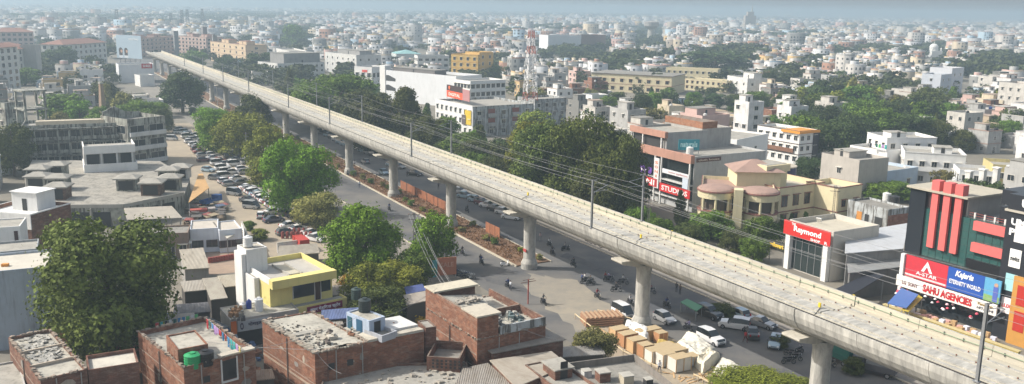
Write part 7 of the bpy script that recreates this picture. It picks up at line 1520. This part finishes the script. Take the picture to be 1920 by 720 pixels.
def zone(x, y):
    k = min(range(len(ZS)), key=lambda i: (ZS[i][0] - x) ** 2 + (ZS[i][1] - y) ** 2); return ZS[k][2] + (0.5 if k % 2 else 0)
def green(px, py):
    for a, b, c, d_, h in GREEN:
        if ((px - a) / c) ** 2 + ((py - b) / d_) ** 2 < 1: return h
    return 0
FILLC = [('white', (.66, .66, .65), 8), ('off-white', (.52, .50, .46), 6), ('cream', (.58, .50, .36), 4), ('pale grey', (.38, .38, .37), 5), ('dark grey', (.18, .18, .17), 4), ('pale pink', (.55, .38, .34), 2), ('pale blue', (.40, .50, .58), 1),
         ('ochre', (.48, .34, .16), 1), ('bare brick', None, 2), ('tan', (.42, .34, .24), 2), ('mint green', (.38, .52, .43), .6)]
PROT = [(1165, 225, 1400, 470), (1310, 245, 1445, 330), (1300, 280, 1620, 500), (1432, 225, 1538, 292), (1470, 400, 1720, 620), (1690, 330, 1920, 640), (1540, 250, 1870, 345), (1590, 345, 1710, 440), (790, 180, 1065, 262), (650, 100, 860, 200), (880, 145, 950, 190), (840, 92, 930, 148), (1020, 60, 1140, 106), (1150, 122, 1410, 175), (1195, 30, 1240, 82), (515, 85, 670, 150), (0, 50, 100, 128), (112, 60, 205, 112), (216, 60, 292, 160), (260, 55, 465, 112), (35, 160, 320, 330), (1765, 120, 1812, 172), (1735, 68, 1765, 110), (740, 85, 795, 104), (1000, 175, 1065, 225), (185, 155, 205, 215), (318, 190, 378, 245), (530, 40, 575, 85)]
cand = []
g = random.Random(3)
r = 70.0
rows = []
cell = 12.5
# near and middle ground on a street grid turned with the viaduct, far ground on coarser turned grids
far_boxes, far_win, far_tree, near_h, near_t = [], [], [], [], []
def try_cell(x, y, cell_):
    px, py, dep = PX((x, y, 0))
    if dep < 60 or px < -60 or px > 1980 or py > 700: return
    s_, o_ = so(Vector((x, y, 0)))
    if 30 < o_ < 106 and s_ < 345: return
    if 51 < o_ < 106 and s_ < 640: return
    if 106 <= o_ < 134 and 150 < s_ < 440:
        if g.random() < .6: near_t.append((dep, x, y, g.uniform(6, 10)))
        return
    if 50 < o_ < 100 and s_ < 760: return
    if o_ <= 30 and s_ < 190: return
    if o_ > 100 and s_ < 112: return
    gh = green(px, py)
    if gh or g.random() < (.24 if dep < 900 else .33):
        near_t.append((dep, x + g.uniform(-3, 3), y + g.uniform(-3, 3), (gh or g.uniform(6, 10.5)) * g.uniform(.7, 1.2))); 
        if gh and g.random() < .72: return
    if not free(x, y, 3.8): return
    a = (ANG - math.pi / 2 if dep < 420 else zone(x, y)) + g.choice([0, 0, .04, -.04])
    w_, d_ = (g.uniform(.62, .95) * cell_, g.uniform(.65, 1.0) * cell_) if dep < 900 else (g.uniform(.7, 1.25) * cell_, g.uniform(.7, 1.1) * cell_)
    h_ = g.choice([3.9, 4.0, 4.2, 4.2, 4.4, 6.9, 7.2, 7.4, 3.7, 9.8]) + g.uniform(-.4, .6)
    if g.random() < .03: h_ += 6
    if dep > 900: h_ = g.choice([4, 7, 7, 10, 10, 13]) + g.uniform(-.5, 1.5) + (8 if g.random() < .03 else 0)
    k_ = F / dep; bx0, bx1, by0, by1 = px - w_ * .7 * k_, px + w_ * .7 * k_, py - h_ * k_ - d_ * .3 * k_, py + 2
    for X0, Y0, X1, Y1 in PROT:
        if bx1 > X0 and bx0 < X1 and by0 < Y1 and by1 > Y0 and by1 > Y0 + (Y1 - Y0) * .45: return
    near_h.append((dep, x, y, a, w_, d_, h_))
ca, sa = math.cos(ANG - math.pi / 2), math.sin(ANG - math.pi / 2)
for i in range(-130, 130):
    for j in range(-10, 118):
        if i % 5 == 0 or j % 9 == 0: continue
        u, v = i * 10.5 + g.uniform(-.9, .9), j * 10.5 + g.uniform(-.9, .9)
        x, y = u * ca - v * sa, u * sa + v * ca
        if math.hypot(x, y) < 950: try_cell(x, y, 10.5 if g.random() < .93 else 15)
y = 0; rr = 950.0
while rr < 6500:
    step = 13 + (rr - 950) / 5000 * 20; n = int(rr * 1.15 / step); street = g.random() < .15
    for k in range(n):
        th = math.pi / 2 + (k / n - .5) * 1.15 + g.uniform(-.3, .3) * step / rr; q = rr + g.uniform(-.4, .4) * step
        if not street and g.random() < .96: try_cell(q * math.cos(th), q * math.sin(th), step)
    rr += step * 1.02
near_h.sort(key=lambda q: q[0]); near_t.sort(key=lambda q: q[0])
NH = 262 ; NT = 190
items = []
for (dep, x, y, a, W, D, H) in near_h[:NH]:
    nm, c, _ = R.choices(FILLC, weights=[q[2] for q in FILLC])[0]
    st = max(1, int((H - .7) / 3)); flat = R.random() < .55
    room = (R.uniform(.05, .4), R.uniform(.55, .9), R.uniform(.4, .55), .95, 2.5) if flat else None
    loc = Vector((x - W / 2 * math.cos(a) + D / 2 * math.sin(a), y - W / 2 * math.sin(a) - D / 2 * math.cos(a), 0))
    e = house('town_house', None, 'house', (loc, a, W, D), H, plaster(c, R.choice([.35, .5, .75])) if c else BRICK, R.choice([ROOFM, ROOFD, plaster((.42, .40, .36), .6), plaster((.36, .28, .22), .6)]), storeys=st,
              deep=False, faces='FLR', hood=R.random() < .6, room=room, band=R.choice([None, None, plaster((.6, .58, .54), .4), plaster((.35, .22, .17), .3)]), res=False, skip=.12 if dep < 250 else .25,
              balcony=[1] if st > 1 and R.random() < .35 else None, group='ordinary houses of the town', win=R.choice([(1.2, 1.3), (1.6, 1.3), (.9, 1.2)]), bays=None)
    if dep < 320:
        mb = MB(); roof_clutter(mb, .6, W - .6, .6, D - .6, H - .8, R.randrange(0, 14), .5); 
        if mb.v: mb.build('roof_clutter', plaster((.3, .26, .22), .6), e)
    if R.random() < .55:
        u, v = R.uniform(.15, .85) * W, R.uniform(.1, .38) * D; rr_ = R.choice([.5, .65])
        tk = tank(None, 0, 0, 0, color=R.choice([(.015, .015, .017)] * 4 + [(.55, .55, .53)] * 2 + [(.02, .06, .25)]), r=rr_, h=1.2, loc=Vector((loc.x + u * math.cos(a) - v * math.sin(a), loc.y + u * math.sin(a) + v * math.cos(a), H - .8 )))
        items.append((tk, 'small rooftop water tank'))
    items.append((e, '%s %s house' % (nm, ('one-storey', 'two-storey', 'three-storey', 'tall')[min(st - 1, 3)] if not (room and R.random() < 0) else '')))
autolabel(items)
# the rest of the town
for (dep, x, y, a, W, D, H) in near_h[NH:]:
    far_boxes.append((x, y, a, W, D, 0, H)); c, s = math.cos(a), math.sin(a)
    if g.random() < .6: u, v = g.uniform(-.2, .2) * W, g.uniform(0, .25) * D; far_boxes.append((x + u * c - v * s, y + u * s + v * c, a, W * g.uniform(.25, .5), D * g.uniform(.3, .45), H - .01, H + g.uniform(1.8, 3)))
    if dep < 1000:
        far_boxes += [(x + c * 0 + s * (D / 2 - .1), y - c * (D / 2 - .1), a, W, .18, H - .005, H + .8), (x - c * (W / 2 - .1), y - s * (W / 2 - .1), a, .18, D - .4, H - .005, H + .78), (x + c * (W / 2 - .1), y + s * (W / 2 - .1), a, .18, D - .4, H - .005, H + .78)]
        if g.random() < .5: far_boxes.append((x + g.uniform(-.3, .3) * W, y + g.uniform(-.3, .3) * D, a, 1.1, 1.1, H, H + 1.3))
    if dep < 1500:
        for k in range(max(1, int(H / 3))):
            for i in range(int(W / 3)):
                if g.random() < .2: continue
                u = -W / 2 + (i + .5) * W / int(W / 3); far_win.append((x + u * c + s * (D / 2 + .04), y + u * s - c * (D / 2 + .04), k * 3 + 1, a, g.choice([1.1, 1.5, 2.0]), g.choice([1.3, 1.8])))
            if dep < 900:
                for sg in (-1, 1):
                    for i in range(int(D / 4)):
                        v = -D / 2 + (i + .5) * D / int(D / 4); far_win.append((x - s * v + sg * c * (W / 2 + .04), y + c * v + sg * s * (W / 2 + .04), k * 3 + 1, a + math.pi / 2, 1.2, 1.3))
wallr = islemat([(.16, (.52, .52, .52)), (.18, (.42, .40, .37)), (.16, (.34, .34, .33)), (.10, (.46, .39, .28)), (.11, (.19, .19, .18)), (.06, (.48, .32, .28)), (.07, (.28, .15, .10)), (.04, (.33, .44, .52)), (.04, (.64, .64, .63)), (.03, (.48, .33, .14)), (.05, (.30, .26, .21))], 'far_walls')
roofr = islemat([(.3, (.27, .26, .24)), (.25, (.34, .33, .30)), (.15, (.17, .17, .16)), (.12, (.45, .44, .43)), (.08, (.34, .24, .19)), (.10, (.42, .38, .30))], 'far_roofs')
tag(put('distant_houses', boxes_mesh(far_boxes, 'distant_houses', [wallr, roofr, plain((.05, .055, .06), .5)], far_win)), 'endless hazy mass of pale low houses beyond the nearer blocks', 'houses', None, 'stuff')
for (dep, x, y, h) in near_t[:NT]:
    if not free(x, y, 1.0): continue
    lod = 1 if dep < 170 else 2 if dep < 420 else 3
    k = R.choices(['round', 'spread', 'ball', 'tall', 'cone', 'palm'], weights=[5, 4, 3, 1.2, .6, .5])[0]
    tree(Vector((x, y, 0)), h * (1.1 if k in ('tall', 'cone') else 1), h * R.uniform(.9, 1.35) * (.6 if k in ('tall', 'cone') else 1), k, R.choices(['dark', 'mid', 'bright', 'olive', 'deep', 'dusty'], weights=[5, 4, .8, 2, 4, 1])[0], lod, res=False)
autolabel(TREES)
# distant trees in one mass
rest = near_t[NT:]; protos = []
for sd in range(4):
    m = crown_mesh('round', 170 if sd else 420, .085 if sd else .05, 40 + sd); c = np.empty(len(m.vertices) * 3, np.float32); m.vertices.foreach_get('co', c); protos.append(c.reshape(-1, 3)); bpy.data.meshes.remove(m)
VV = []
for (dep, x, y, h) in rest:
    p = protos[0 if dep < 500 else g.randrange(1, 4)]; th = g.random() * 6.28; c, s = math.cos(th), math.sin(th); w_ = h * g.uniform(1.0, 1.9) * (1 if dep < 900 else 1.3)
    VV.append(np.stack([x + (p[:, 0] * c - p[:, 1] * s) * w_, y + (p[:, 0] * s + p[:, 1] * c) * w_, p[:, 2] * h], 1))
V = np.vstack(VV).astype(np.float32); m = len(V) // 4
me = bpy.data.meshes.new('distant_trees'); me.vertices.add(len(V)); me.vertices.foreach_set('co', V.ravel()); me.loops.add(m * 4); me.loops.foreach_set('vertex_index', np.arange(m * 4, dtype=np.int32))
me.polygons.add(m); me.polygons.foreach_set('loop_start', np.arange(0, m * 4, 4, dtype=np.int32)); me.polygons.foreach_set('loop_total', np.full(m, 4, np.int32)); me.update(calc_edges=True)
me.materials.append(leafmat((.045, .072, .032), .5)); tag(put('distant_trees', me), 'hazy dark tree masses scattered through the far town', 'trees', None, 'stuff')
print('houses', len(near_h), 'trees', len(near_t), 'objects', len(sc.objects), 'NHdep', near_h[min(NH, len(near_h) - 1)][0], near_t[min(NT, len(near_t) - 1)][0])
